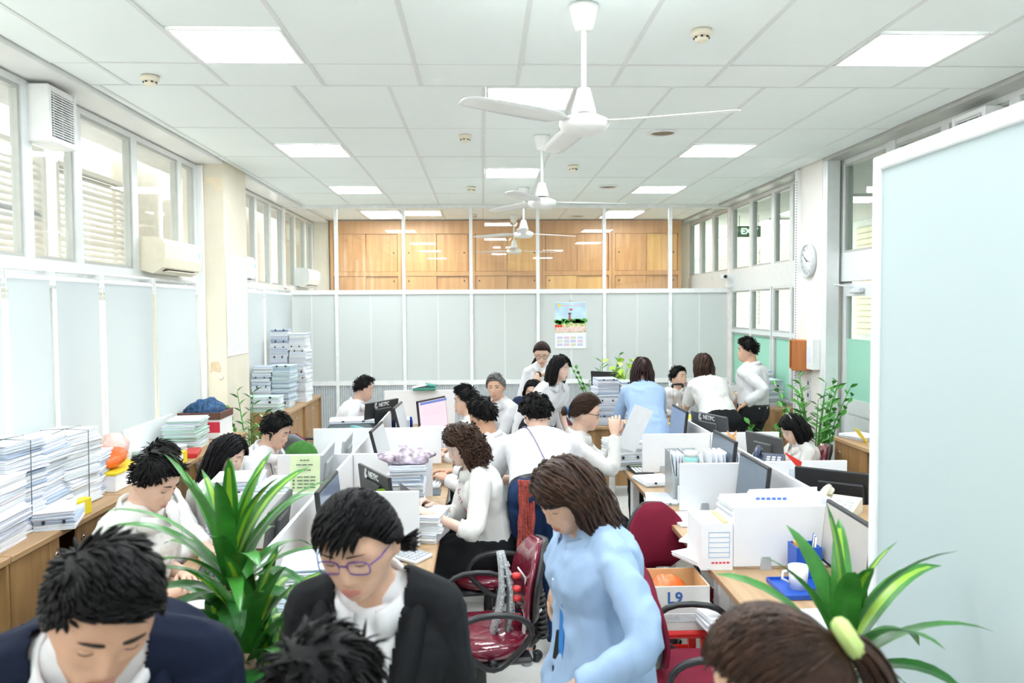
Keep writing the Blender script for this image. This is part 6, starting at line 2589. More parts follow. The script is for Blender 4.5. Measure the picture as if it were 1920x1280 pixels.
t = thing('wall_clock', 'round white wall clock with a silver rim on the right column', 'clock', (XCR - .012, 7.93, 2.44))
rt = Matrix.Rotation(R(-90), 3, 'Y')
MB().lathe([(.001, -.012), (.155, -.012), (.168, .0), (.168, .028), (.158, .036), (.150, .028), (.150, .020)], 36, rot=rt, cap=False).build('rim', LGREY, t)
MB().lathe([(.001, .021), (.151, .021), (.151, .017), (.001, .017)], 36, rot=rt).build('dial', WPLAST, t)
for k in range(12):
    a = 2 * math.pi * k / 12
    s = text_mesh(str(12 if k == 0 else k), .034, 'numeral')
    s.materials.clear()
    s.materials.append(mat('numeral_grey', (.30, .31, .32), .5))
    o = link('numeral', s, t, (-.0225, -.122 * math.sin(a), .122 * math.cos(a)))
    o.rotation_euler = (R(90), 0, R(-90))
for nm, ang, L, w in (('hour_hand', 302, .075, .009), ('minute_hand', 100, .11, .006)):
    a = R(ang)
    d = Vector((0, -math.sin(a), math.cos(a)))
    MB().tube([d * -.02 + Vector((-.026, 0, 0)), d * L + Vector((-.026, 0, 0))], [w, w * .5], 6, sq=.4).build(nm, DGREY, t)

t = thing('wood_box', 'open orange wooden box fixed to the right column', 'box', (XCR - .06, 8.02, 1.50))
WB = wood('box_orange_wood', (.42, .13, .03), (.58, .21, .06), .5, 1.5)
m = MB()
for s in (-1, 1):
    m.box(-.05, .06, s * .14 - .008, s * .14 + .008, -.15, .15)
    m.box(-.05, .06, -.132, .132, s * .142 - .008, s * .142 + .008)
m.box(.05, .06, -.132, .132, -.134, .134)
m.build('case', WB, t)
MB().cbox((-.04, -.16, 0), (.20, .014, .30), .004, Matrix.Rotation(R(-18), 3, 'Z')).build('open_door', WB, t)
t = thing('meter_box', 'white electrical box with a printed notice on the right column', 'electrical box', (XCR - .04, 7.74, 1.52))
MB().cbox((0, 0, 0), (.08, .14, .30), .006).build('case', WPLAST, t)
MB().cbox((-.041, 0, .0), (.002, .10, .16), .0005).build('notice', PAP[0], t)
for (y, z, lab) in ((7.92, 1.22, 'upper light switch plate on the right column'), (7.92, 1.10, 'lower light switch plate on the right column')):
    t = thing('light_switch', lab, 'switch', (XCR - .006, y, z), 0, 'light switches')
    MB().cbox((0, 0, 0), (.012, .07, .11), .003).build('plate', LGREY, t)
    MB().cbox((-.008, 0, 0), (.008, .02, .035), .002).build('rocker', DGREY, t)
t = thing('security_camera', 'small white camera on a bracket at the right end of the partition', 'camera', (3.34, YP - .18, 2.36))
MB().cbox((.05, .05, -.02), (.10, .10, .18), .006).build('bracket_box', WPLAST, t)
MB().cbox((-.05, -.04, .03), (.06, .13, .06), .012, Matrix.Rotation(R(20), 3, 'Z')).build('camera_body', WPLAST, t)
MB().lathe([(.022, 0), (.024, .03), (.001, .03)], 12, (-.065, -.10, .03), rot=Matrix.Rotation(R(90), 3, 'X')).build('lens', BLACK, t)

t = thing('exit_sign', 'green lit EXIT sign hanging in the corridor behind the right windows', 'sign', (4.13, 12.4, 3.14))
MB().cbox((0, 0, 0), (.36, .05, .17), .005).build('case', mat('sign_green', (.02, .12, .07), .5), t)
lettering('EXIT', .13, lamp_mat('exit_letters', (.35, .95, .55), .9), t, (0, -.027, 0), (R(90), 0, 0), .002)
for s in (-.15, .15):
    MB().tube([(s, 0, .08), (s, 0, CEIL - 3.14)], .006, 6).build('hanger', LGREY, t)

# calendar on the partition
c0 = P(1040, 566, YP - .012)
c1 = P(1099, 653, YP - .012)
cw, chh = c1.x - c0.x, c0.z - c1.z
t = thing('wall_calendar', 'tall wall calendar with a tower landscape hung on the frosted partition', 'calendar', ((c0.x + c1.x) / 2, YP - .014, (c0.z + c1.z) / 2))
MB().cbox((0, 0, 0), (cw, .005, chh), .001).build('sheet', PAP[1], t)


def print_patch(nm, pts, m_, dy):
    m = MB()
    m.slab([(x * cw / 2, z * chh / 2) for x, z in pts], 0, .0008)
    o = m.build(nm, m_, t)
    o.rotation_euler[0] = R(90)
    o.location[1] = -.0028 - dy * .0009
    return o


print_patch('sky_print', [(-.98, .08), (.98, .08), (.98, .97), (-.98, .97)], mat('print_sky', (.55, .76, .93), .5, 0, .2, 5), 0)
print_patch('ground_print', [(-.98, -.32), (.98, -.30), (.98, .12), (-.98, .10)], mat('print_flowers', (.90, .62, .32), .6, 0, .6, 30), 1)
random.seed(9)
for k in range(14):
    x = -.9 + 1.8 * k / 13
    z = .16 + random.uniform(-.05, .08)
    r = random.uniform(.09, .17)
    print_patch('tree_print', [(x + r * 1.3 * math.cos(a), z + r * .7 * math.sin(a)) for a in np.linspace(0, 5.6, 9)], mat('print_green', (.10, .42, .06), .6, 0, .5, 40), 2)
print_patch('tower_print', [(-.12, .2), (.02, .2), (.0, .52), (-.10, .52)], mat('print_brick', (.40, .13, .08), .6), 3)
print_patch('tower_top_print', [(-.15, .46), (.05, .46), (.05, .54), (-.15, .54)], mat('print_dark', (.10, .12, .2), .6), 4)
print_patch('flag_print', [(-.06, .64), (.12, .64), (.12, .71), (-.06, .71)], mat('print_bright_red', (.85, .05, .05), .5), 3)
print_patch('emblem_print', [(-.7 + .1 * math.cos(a), .85 + .08 * math.sin(a)) for a in np.linspace(0, 5.7, 10)], mat('print_yellow', (.93, .72, .08), .5), 3)
print_patch('title_print', [(-.5, .83), (.75, .83), (.75, .86), (-.5, .86)], mat('print_pink', (.90, .55, .62), .5), 3)
print_patch('river_print', [(-.9, -.30), (.9, -.26), (.98, -.05), (-.9, -.1)], mat('print_rose', (.93, .66, .60), .5, 0, .2, 18), 2)
for k in range(3):
    print_patch('red_flower_print', [(-.92 + .16 * k + .09 * math.cos(a), -.03 + .06 * math.sin(a)) for a in np.linspace(0, 5.5, 8)], MATS['print_bright_red'], 4)
m = MB()
cols = [mat('print_%s' % n_, c, .5) for n_, c in (('violet', (.42, .30, .65)), ('magenta', (.80, .25, .50)), ('olive', (.60, .62, .20)), ('dusk', (.35, .42, .72)))]
for i in range(4):
    for j in range(3):
        for q in range(4):
            for r_ in range(2):
                m.box((-.84 + .43 * i + .085 * q) * cw / 2, (-.84 + .43 * i + .085 * q + .06) * cw / 2, (-.52 - .15 * j - .055 * r_) * chh / 2, (-.52 - .15 * j - .055 * r_ + .03) * chh / 2, 0, .0008, (i + j * 2) % 4)
o = m.build('dates_print', cols, t)
o['kind'] = 'stuff'
o.rotation_euler[0] = R(90)
o.location[1] = -.0045
MB().tube([(-.02, 0, chh / 2), (0, 0, chh / 2 + .03), (.02, 0, chh / 2)], .002, 5).build('hanger', DGREY, t)


# ---- plants
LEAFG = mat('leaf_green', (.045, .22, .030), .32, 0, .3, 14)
LEAFL = mat('leaf_stripe', (.30, .52, .035), .35, 0, .15, 14)
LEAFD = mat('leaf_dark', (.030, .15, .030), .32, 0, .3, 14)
LEAFZ = mat('leaf_zz', (.07, .30, .035), .28, 0, .3, 14)
LEAFP = mat('leaf_pothos', (.28, .60, .05), .35, 0, .35, 20)
BARK = mat('bark', (.42, .30, .19), .85, 0, .3, 30)
SOIL = mat('soil', (.06, .045, .03), .9)


def strap_leaf(L, w, rise, droop, stripe, seg=10, twist=.0):
    """Arching strap leaf along +x with a folded midrib."""
    m = MB()
    p = Vector((0, 0, 0))
    a = rise
    rows = []
    for i in range(seg + 1):
        q = i / seg
        ww = w * (math.sin(math.pi * min(.97, .12 + q * .86)) ** .75) * (1 if q < .98 else .2)
        nx, nz = -math.sin(a), math.cos(a)
        s = twist * q
        rows.append([p + Vector((0, -ww * math.cos(s), 0)) + Vector((nx, 0, nz)) * (.18 * ww - ww * math.sin(s)), p + Vector((0, -ww * .38, 0)) + Vector((nx, 0, nz)) * (.03 * ww), p,
                     p + Vector((0, ww * .38, 0)) + Vector((nx, 0, nz)) * (.03 * ww), p + Vector((0, ww * math.cos(s), 0)) + Vector((nx, 0, nz)) * (.18 * ww + ww * math.sin(s))])
        st = L / seg
        p = p + Vector((math.cos(a), 0, math.sin(a))) * st
        a -= droop / seg * (0.4 + 1.2 * q)
    vs = [v for r_ in rows for v in r_]
    for i in range(seg):
        for j in range(4):
            k = i * 5 + j
            m.f.append((k, k + 1, k + 6, k + 5))
            m.m.append(1 if stripe and j in (1, 2) and i < seg - 1 else 0)
            m.s.append(True)
    m.v = [tuple(v) for v in vs]
    return m


def dracaena(x, y, label, crowns, pot_h, seed, leafw=.034):
    rs = random.Random(seed)
    t = thing('potted_dracaena', label, 'plant', (x, y, 0), 0)
    MB().lathe([(.001, 0), (.13, 0), (.17, pot_h), (.18, pot_h), (.18, pot_h + .02), (.155, pot_h + .02), (.15, pot_h - .03), (.001, pot_h - .03)], 24).build('pot', WPLAST, t)
    MB().lathe([(.001, pot_h - .03), (.152, pot_h - .028), (.001, pot_h - .02)], 18).build('soil', SOIL, t)
    cache = {}
    for (cx, cy, cz, n, Ls) in crowns:
        MB().tube([(cx * .4, cy * .4, pot_h - .03), (cx * .8, cy * .8, (pot_h + cz) / 2), (cx, cy, cz)], [.026, .024, .018], 10).build('cane', BARK, t)
        for k in range(n):
            q = k / (n - 1)
            rise = R(84 - 62 * q + rs.uniform(-8, 8))
            droop = R(25 + 125 * q + rs.uniform(-20, 20))
            L = Ls * (.62 + .5 * math.sin(math.pi * min(1, .25 + q * .8))) * rs.uniform(.85, 1.1)
            st = q < .16 or k in (8, 11)
            key = (round(L, 2), round(rise, 1), round(droop, 1), st)
            if key not in cache:
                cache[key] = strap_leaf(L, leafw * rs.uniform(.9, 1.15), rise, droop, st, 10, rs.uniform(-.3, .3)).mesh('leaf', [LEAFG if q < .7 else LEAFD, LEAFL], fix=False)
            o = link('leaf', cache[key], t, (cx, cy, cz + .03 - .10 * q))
            o.rotation_euler[2] = k * 2.4 + rs.uniform(-.3, .3)
    return t


dracaena(-.73, 2.32, 'tall potted dracaena with striped leaves in front of the left desks', [(0, 0, 1.21, 38, .36), (.07, -.07, 1.04, 28, .30), (-.05, .06, .92, 20, .28), (.10, .03, .86, 16, .26)], .40, 3, .025)
dracaena(.88, 1.92, 'potted dracaena with striped leaves beside the glass screen', [(0, 0, 1.12, 24, .36)], .40, 8, .028)


def zz_plant(x, y, z, label, n, Hs, seed, pot=True, spread=.5, leafm=LEAFZ, name='zz_plant'):
    rs = random.Random(seed)
    t = thing(name, label, 'plant', (x, y, z), 0)
    if pot:
        MB().lathe([(.001, 0), (.10, 0), (.14, .26), (.145, .28), (.125, .28), (.12, .24), (.001, .24)], 20).build('pot', WPLAST, t)
        MB().lathe([(.001, .24), (.122, .242), (.001, .25)], 14).build('soil', SOIL, t)
    lm = MB()
    lm.add([(0, 0, 0), (.022, -.013, .004), (.045, -.015, .004), (.075, 0, -.004), (.045, .015, .004), (.022, .013, .004), (.03, 0, -.002), (.055, 0, -.003)],
           [(0, 1, 6), (1, 2, 7, 6), (2, 3, 7), (3, 4, 7), (4, 5, 6, 7), (5, 0, 6)], 0, True)
    lme = lm.mesh('leaf', leafm, fix=False)
    z0 = .24 if pot else 0
    for k in range(n):
        a = 2.4 * k + rs.uniform(-.4, .4)
        H = Hs * rs.uniform(.7, 1.05)
        sp = spread * rs.uniform(.3, 1.0)
        pts = [Vector((.03 * math.cos(a), .03 * math.sin(a), z0)) + Vector((math.cos(a) * sp * H * q ** 1.7, math.sin(a) * sp * H * q ** 1.7, H * q)) for q in np.linspace(0, 1, 7)]
        st = MB().tube(pts, [.009, .009, .008, .007, .006, .005, .003], 6).build('stem', LEAFZ, t)
        nl = 13
        for j in range(nl):
            q = .25 + .75 * j / (nl - 1)
            i = min(5, int(q * 6))
            p = pts[i].lerp(pts[i + 1], q * 6 - i)
            d = (pts[i + 1] - pts[i]).normalized()
            o = link('leaf', lme, st, p)
            sgn = 1 if j % 2 else -1
            side = d.cross(Vector((math.cos(a), math.sin(a), .3))).normalized() * sgn
            ax = (side + d * .7).normalized()
            up_ = d.cross(ax).normalized()
            up_ = ax.cross(d.cross(ax)).normalized() if up_.length < .1 else (d - ax * d.dot(ax)).normalized()
            yv = up_.cross(ax).normalized()
            o.rotation_euler = Matrix((ax, yv, up_)).transposed().to_euler()
            o.scale = [1.4 * rs.uniform(.8, 1.1)] * 3
    return t


zz_plant(2.98, 7.12, 0, 'tall bushy potted plant with glossy leaflets beside the right column', 19, 1.05, 5, True, .36)
zz_plant(2.70, 7.55, 0, 'smaller potted plant with upright stems left of the bushy one', 9, .62, 6, True, .30)
zz_plant(-2.16, 7.52, 0, 'potted plant with glossy leaflets at the foot of the cream column', 7, .95, 7, True, .22)
zz_plant(1.42, 9.6, 0, 'potted plant behind the tall stacks on the back desk', 10, 1.12, 9, True, .36)


def pothos(x, y, z, label, n, r, seed, glass=True, leafm=LEAFP):
    rs = random.Random(seed)
    t = thing('pothos_plant', label, 'plant', (x, y, z), 0, 'pothos plants')
    if glass:
        MB().lathe([(.001, 0), (.04, 0), (.045, .16), (.043, .16), (.037, .006), (.001, .006)], 16).build('jar', MATS['clear_plastic'], t)
    else:
        MB().lathe([(.001, 0), (.06, 0), (.08, .12), (.001, .12)], 16).build('pot', WPLAST, t)
    lm = MB()
    lm.add([(0, 0, 0), (.012, -.026, .004), (.035, -.030, .006), (.075, 0, -.01), (.035, .030, .006), (.012, .026, .004), (.035, 0, -.003)],
           [(0, 1, 6), (1, 2, 6), (2, 3, 6), (3, 4, 6), (4, 5, 6), (5, 0, 6)], 0, True)
    lme = lm.mesh('leaf', leafm, fix=False)
    for k in range(n):
        a = 2.4 * k
        q = rs.random()
        e = Vector((math.cos(a) * r * (.3 + .9 * q), math.sin(a) * r * (.3 + .9 * q) * .7, .10 + rs.uniform(-.06, .17) * r / .12))
        s = MB().tube([(0, 0, .10), (e.x * .5, e.y * .5, .12 + e.z * .4), e], [.0025, .002, .0015], 5).build('stem', leafm, t)
        o = link('leaf', lme, s, e)
        o.rotation_euler = (rs.uniform(-.6, .6), rs.uniform(-.1, .9), a + rs.uniform(-.5, .5))
        o.scale = [rs.uniform(.8, 1.2)] * 3
    return t


pothos(-.70, 4.30, zd, 'trailing yellow-green plant in a jar beside the NETPC monitor', 26, .13, 4)
o = MB().cbox((0, 0, .16), (.24, .10, .32), .005).build('carton', PAP[0], None, (1.56, 8.84, .75))
tag(o, 'tall carton under the lime leafy plant on the back desk', 'box')
pothos(1.56, 8.84, 1.0705, 'yellow-green leafy plant on the back desk behind the blue shirted woman', 30, .19, 5, False, mat('leaf_lime', (.42, .70, .04), .35, 0, .3, 20))

# ================================================================ THE PEOPLE IN THE OFFICE
def jacket(J, cloth, vbot=.30, sl=.95, hemt=-.35):
    ar = (1.0 if J.sex == 'm' else .86) * J.k * J.g ** .6
    mb = MB()
    add_torso(mb, J, hemt, .985, .034, flare=.06)
    for s in (-1, 1):
        mb.ball(J.Sh[s] + Vector((0, 0, .002)), .068 * ar, 8)
        mb.tube([J.neck + Vector((0, 0, .004)), J.neck.lerp(J.Sh[s], .5) + Vector((0, 0, .020)), J.Sh[s] + Vector((0, 0, .012))], [.058 * ar, .060 * ar, .060 * ar], 10)
        pts, rs = taper(J.Sh[s], J.El[s], J.El[s].lerp(J.Wr[s], sl), .073 * ar, .064 * ar, .050 * ar)
        mb.tube(pts, rs, 14)

    def vw(t):
        return .010 + .078 * J.k * max(0, (t - vbot) / (1 - vbot)) ** .8

    def done(me):
        wrinkle(me, .006, 9, 77 + len(me.vertices) % 13)
        bm = bmesh.new()
        bm.from_mesh(me)
        ax = (J.neck - J.pel).normalized()
        kill = []
        for f in bm.faces:
            c = f.calc_center_median()
            t = (c - J.pel).dot(ax) / J.Ls
            tt = min(max(t, 0), 1)
            q = c - spine_pt(J, tt)
            S = (J.side * (1 - tt) + J.side2 * tt).normalized()
            x = q.dot(S)
            fr = q.dot(J.fwd)
            if t > vbot and fr > .0 and abs(x) < vw(t) or t > .93 and abs(x) < .072 * J.k and q.length < .10:
                kill.append(f)
            elif t < vbot and t > -1 and fr > .05 and abs(x) < .004:
                kill.append(f)
        bmesh.ops.delete(bm, geom=kill, context='FACES')
        bm.to_mesh(me)
        bm.free()
        me.transform(J.inv)
        me.materials.append(cloth)
        me.name = 'jacket'
        o = link('jacket', me, J.root)
        so = o.modifiers.new('thickness', 'SOLIDIFY')
        so.thickness = .004
    remesh_later(mb, .0062, 4, done)
    for s in (-1, 1):
        tt = np.linspace(1.0, vbot - .02, 12)
        rows = []
        for t in tt:
            w = vw(t)
            ww = .050 * J.k * math.sin(math.pi * min(1, (1.04 - t) / (1.0 - vbot) * .62 + .28)) + .006
            rows.append([torso_front(J, t, s * (w - .004), .042), torso_front(J, t, s * (w + ww * .5), .047), torso_front(J, t - .01, s * (w + ww), .045), torso_front(J, t, s * (w + ww * .5), .040)])
        m = MB()
        m.rings(rows)
        m.build('lapel', cloth, J.root).data.transform(J.inv)


def strip(J, nm, pts, w, m_, up=None):
    m = MB()
    m.tube(pts, w, 6, sq=.18, up=up or J.fwd)
    m.build(nm, m_, J.root).data.transform(J.inv)


HAIRS = {
    'm1': make_hair('short', 1, 620, part=.3), 'm2': make_hair('short', 2, 480, part=-.2), 'm3': make_hair('short', 3, 420, part=.2),
    'bald': make_hair('short', 4, 420, cap='bald'), 'curl': make_hair('curlytop', 5),
}
GLP = mat('glasses_purple', (.12, .05, .30), .3)
GLD = mat('glasses_dark', (.03, .025, .03), .3)
GLS = mat('glasses_silver', (.55, .55, .58), .3, .6)
G = 'office workers'

# --- foreground
J = person('suit', 'man in a navy suit with a yellow lanyard bowing his head', (190, 1148, 1.38), 146, 34, -8, bh=168, pose='stand', sex='m', k=1.05, skin=2,
           hair=make_hair('short', 11, 760, .24, part=-.7), fine=.0068, pel=(-.78, 1.80, .93), prone=.8, hands=('hang', 'hang'), wr=.004)
jacket(J, NAVY, .25)
for s in (-1, 1):
    strip(J, 'lanyard', [torso_front(J, t, s * .065 * (t - .45) / .55, .050 if t < .9 else .040) for t in np.linspace(1.0, .45, 9)], .009, mat('lanyard_yellow', (.85, .55, .02), .5, 0, .3, 90))

h = make_hair('bun', 21, 420, part=-.02, cap='f')
bangs(h, 22, -.045, .05, 0, .050, .8, 90)
h.ball((-.086, -.045, -.035), .020, 7, 0, (1.3, 1, .9))
for q_ in range(14):
    a_ = q_ * .45
    h.tube([(-.075, -.045, -.03), (-.095, -.045 + .016 * math.cos(a_), -.03 + .014 * math.sin(a_)), (-.112, -.045 + .03 * math.cos(a_), -.025 + .024 * math.sin(a_))], [.005, .006, .001], 5)
J = person('blazer', 'woman in a black blazer and white shirt wearing purple rimmed glasses', (672, 1018, 1.80), 196, 22, 4, bh=186, pose='stand', sex='f', k=1.0, g=1.10, skin=0, hw=1.07,
           hair=h, fine=.0068, hands=('hang', 'hang'), wr=.004, pel=(-.26, 1.98, .88), prone=.35, lips=mat('lips_pink', (.56, .20, .18), .4))
jacket(J, BLACKC, .22)
glasses(J.root, J.HM, GLP)

h = make_hair('short', 31, 640, part=.1)
person('dark_head', 'person with short black hair seen from above at the bottom edge', (594, 1338, 1.18), 25, 22, 0, pose='stand', sex='f', k=.97, skin=1, hair=h, fine=.0125, shirt=SHIRT_C, face=True, hands=('hang', 'hang'), pel=(-.30, .92, .86), prone=.3)

h = make_hair('tail', 41, 560, .22, part=.0, cap='f')
J = person('scrunchie', 'woman with glossy brown hair tied with a pale green scrunchie', (1458, 1292, 1.12), 282, 24, 0, pose='stand', sex='f', k=.98, skin=0, hair=h, hairm='brown', fine=.0125, shirt=SHIRT_W, hands=('hang', 'hang'), pel=(.50, 1.05, .87))
m = MB()
m.lathe([(.018 + .014 * math.cos(a), .014 * math.sin(a)) for a in np.linspace(0, 2 * math.pi, 10)], 18, (0, -.122, .036), rot=Matrix.Rotation(R(80), 3, 'X'), cap=False)
o = m.build('scrunchie', mat('scrunchie_green', (.52, .66, .22), .8, 0, .1), J.root)
o.matrix_local = J.inv @ J.HM

h = make_hair('wavy', 51, 560, .17, part=.015, cap='side')
J = person('blue', 'woman in a light blue shirt over black trousers standing in the aisle and looking down', (1060, 926, 2.42), 242, 34, -4, bh=252, pose='stand', sex='f', k=.99, g=1.08, skin=0,
           hair=h, hairm='brown', fine=.007, shirt=SHIRT_B, hem=-.42, wr=.011, pel=(.355, 2.48, .88), prone=.2,
           hands=((1075, 1290, 2.14), (1046, 1085, 2.64)), elbows=(hd(90) * .9 + Vector((0, -.5, -.2)), hd(90)), hcurl=(.3, .3), hdir=(None, Vector((-.15, 0, -1))))
m = MB()
fo = lambda t: .020 + .14 * max(0, -t)
m.rings([[torso_front(J, t, x, o_ + fo(t)) for x, o_ in ((-.022, 0), (.010, 0), (.010, .008), (-.022, .008))] for t in np.linspace(.5, -.4, 10)], smooth=False)
m2 = MB()
m2.rings([[torso_front(J, t, x * (.35 + 1.3 * max(0, .25 - t)), o_ + fo(t)) for x, o_ in ((.010, 0), (.085, 0), (.085, .008), (.010, .008))] for t in np.linspace(.22, -.42, 9)], smooth=False)
m2.build('trouser_front', BLACKC, J.root).data.transform(J.inv)
m.build('blue_top', mat('top_bright_blue', (.03, .22, .62), .7), J.root).data.transform(J.inv)

# --- left block
person('writing', 'man in a white shirt writing at the near window-side desk', (290, 900, 3.45), 104, 30, 2, bh=100, pose='sit', sex='m', k=1.06, g=1.06, skin=1, hair=HAIRS['m2'], shirt=SHIRT_C, sleeve='short', fine=.0075,
       hands=(PZ(345, 1075, .83), PZ(352, 1100, .80)), pel=(-1.58, 3.62, .60), hcurl=(.4, .5))
person('hidden', 'worker in a white shirt mostly hidden behind the writing man', (300, 872, 4.22), 95, 15, 0, pose='sit', sex='m', k=1.0, skin=1, hair=HAIRS['m3'], shirt=SHIRT_C, sleeve='long', fine=.013, pel=(-1.68, 4.30, .56), hands=(Vector((-1.36, 4.0, .80)), Vector((-1.40, 4.14, .80))))
h = make_hair('long', 61, 480, .25, part=.01, cap='f')
person('longhair', 'woman with long black hair bent over papers at a window-side desk', (428, 852, 4.62), 104, 22, 0, bh=96, pose='sit', sex='f', k=1.0, skin=3, hair=h, hairm='black', shirt=SHIRT_C, fine=.009, pel=(-1.72, 4.86, .55), hands=(Vector((-1.32, 4.72, .80)), Vector((-1.30, 4.58, .80))))
J = person('earphone', 'man with a black earphone and dark lanyard looking down at a window-side desk', (517, 808, 5.5), 98, 22, 0, pose='sit', sex='m', k=1.02, skin=1, hair=HAIRS['m1'], shirt=SHIRT_W, sleeve='short', fine=.009, pel=(-1.68, 5.75, .57), hands=(Vector((-1.26, 5.5, .80)), Vector((-1.24, 5.36, .80))))
m = MB()
m.ball((.077, .004, -.018), .011, 6, 0, (.7, 1, 1.6))
m.tube([(.08, .004, -.03), (.079, .012, -.05)], [.005, .004], 6)
o = m.build('earphone', BLACK, J.root)
o.matrix_local = J.inv @ J.HM
for s in (-1, 1):
    strip(J, 'lanyard', [torso_front(J, t, s * .062 * (t - .3) / .7, .026) for t in np.linspace(.98, .3, 8)], .006, mat('lanyard_dark', (.06, .07, .08), .6))
person('balding', 'balding man in a white shirt at the back left desk facing his monitor', (682, 729, 8.0), 98, 12, 0, bh=92, pose='sit', sex='m', k=1.02, g=1.05, skin=1, hair=HAIRS['bald'], shirt=SHIRT_W, sleeve='short', fine=.013, pel=(-1.46, 8.1, .58), hands=(Vector((-1.1, 7.9, .80)), Vector((-1.08, 7.8, .80))))

# --- aisle side of the left block
h = make_hair('curly', 71, 420, .135, part=.0, cap='f')
J = person('curly', 'curly brown haired woman with glasses in a printed white blouse holding a tablet', (868, 832, 4.55), 258, 22, 0, bh=262, pose='sit', sex='f', k=1.03, g=1.02, skin=3, hair=h, hairm='brown', shirt=SHIRT_C, sleeve='rolled', hem=.06,
           lower=('longskirt', BLACKC), fine=.0075, pel=(.05, 4.62, .62), hands=((808, 965, 4.30), (806, 945, 4.52)), hcurl=(.5, .5))
glasses(J.root, J.HM, GLS, 'round')
m = MB()
rs_ = random.Random(3)
for k in range(16):
    t0, x0 = rs_.uniform(.35, .8), rs_.uniform(-.06, .09)
    m.tube([torso_front(J, t0 + .05 * q, x0 + .02 * math.sin(3 * q + k), .0225) for q in np.linspace(0, 1.4, 5)], .0028, 5, k % 3)
m.build('printed_branches', [mat('print_red_flower', (.72, .10, .22), .6), mat('print_stem', (.35, .28, .30), .6), mat('print_pink_flower', (.85, .45, .52), .6)], J.root).data.transform(J.inv)
person('typing', 'man in a white shirt seen from behind typing at the third aisle desk', (905, 780, 5.6), 310, 12, 0, bh=285, pose='sit', sex='m', k=1.06, g=1.10, skin=2, hair=HAIRS['m2'], shirt=SHIRT_W, fine=.009, pel=(.14, 5.62, .60), hands=(Vector((-.26, 5.62, .80)), Vector((-.24, 5.86, .80))))
J = person('glassesman', 'man with glasses and short black hair in profile at the fourth aisle desk', (873, 751, 6.6), 266, 6, 0, pose='sit', sex='m', k=1.03, skin=1, hair=HAIRS['m1'], shirt=SHIRT_W, fine=.0125, pel=(.08, 6.66, .58), hands=(Vector((-.32, 6.5, .80)), Vector((-.32, 6.75, .80))))
glasses(J.root, J.HM, GLS)
person('grey', 'grey haired man in a white shirt turning round to look at the camera side', (930, 726, 7.9), 196, 2, 4, bh=238, sh=225, pose='sit', sex='m', k=1.05, g=1.08, skin=0, hair=HAIRS['m3'], hairm='grey', shirt=SHIRT_W, fine=.009, eyes=True, pel=(.24, 8.15, .58), hands=(Vector((-.08, 7.80, .78)), Vector((-.22, 8.1, .78))), looks=1)
h = make_hair('bob', 81, 380, .05, part=.01, cap='side')
person('touched', 'seated worker with side parted black hair whose forehead is touched', (1001, 736, 7.6), 195, 0, 6, bh=215, pose='sit', sex='m', k=1.0, skin=1, hair=h, shirt=SHIRT_W, sleeve='rolled', lower=('trousers', BEIGEC), fine=.0125, pel=(.60, 7.76, .56), hands=(Vector((.62, 7.32, .66)), Vector((.30, 7.42, .70))))
h = make_hair('tail', 91, 380, .26, part=.035, cap='f')
J = person('ponytail', 'woman with a reddish ponytail and glasses leaning over the seated worker', (1016, 662, 8.12), 186, 24, 0, bh=186, pose='stand', sex='f', k=.98, skin=1, hair=h, hairm='red', shirt=SHIRT_W, sleeve='rolled', fine=.009, hands=(P(1002, 704, 7.66), Vector((.40, 8.1, .86))), elbows=(hd(90) + Vector((0, 0, .1)), None), hcurl=(.3, .3), pel=(.66, 8.32, .87), hdir=(Vector((-.2, -.4, -.75)), None))
glasses(J.root, J.HM, GLD, 'round')
W = J.El[-1].lerp(J.Wr[-1], .90)
MB().tube([W, J.El[-1].lerp(J.Wr[-1], .99)], .034, 12).build('watch', BLACK, J.root).data.transform(J.inv)
h = make_hair('long', 95, 420, .155, part=.02, cap='f')
person('blackhair', 'woman with straight black shoulder length hair in a white blouse and black skirt', (1049, 690, 7.15), 122, 10, 0, bh=140, pose='stand', sex='f', k=.97, skin=3, hair=h, hairm='black', shirt=SHIRT_W, sleeve='short', lower=('skirt', BLACKC), fine=.009, hands=('hang', 'hang'))

# --- middle
J = person('curlyman', 'person with curly black hair and a purple bag strap bending away from the camera', (1006, 778, 5.0), 348, 20, 0, bh=2, pose='stand', sex='m', k=1.02, g=1.06, skin=1, hair=HAIRS['curl'], shirt=SHIRT_W, sleeve='rolled', lower=('trousers', NAVY2), fine=.009,
           hands=(Vector((.20, 5.12, .90)), Vector((.54, 5.22, .92))), elbows=(Vector((-.9, -.3, -.6)), Vector((.5, -.3, -1))), wr=.008, shoes=mat('shoe_grey', (.40, .42, .46), .6))
strip(J, 'bag_strap', [torso_front(J, t, -.11 + .20 * (1 - t), .026, True) for t in np.linspace(.95, .15, 9)], .010, mat('strap_purple', (.16, .11, .30), .6), -J.fwd)
h = make_hair('bun', 97, 420, part=.0, cap='f')
J = person('bun', 'woman with her hair in a bun and dark glasses reading a sheet of paper', (1098, 773, 5.3), 98, 12, 0, bh=94, pose='sit', sex='f', k=1.04, skin=1, hair=h, hairm='brown', shirt=SHIRT_C, fine=.009, pel=(.52, 5.36, .62), lower=('trousers', BLACKC), hands=((1156, 812, 5.36), (1152, 812, 5.14)), elbows=(Vector((0, .3, -1)), Vector((.2, -.3, -1))), hcurl=(.5, .5))
glasses(J.root, J.HM, GLD)
m = MB()
m.lathe([(.018 + .010 * math.cos(a), .010 * math.sin(a)) for a in np.linspace(0, 2 * math.pi, 10)], 14, (0, -.112, -.012), rot=Matrix.Rotation(R(90), 3, 'X'), cap=False)
o = m.build('scrunchie', mat('scrunchie_blue', (.03, .20, .50), .7), J.root)
o.matrix_local = J.inv @ J.HM

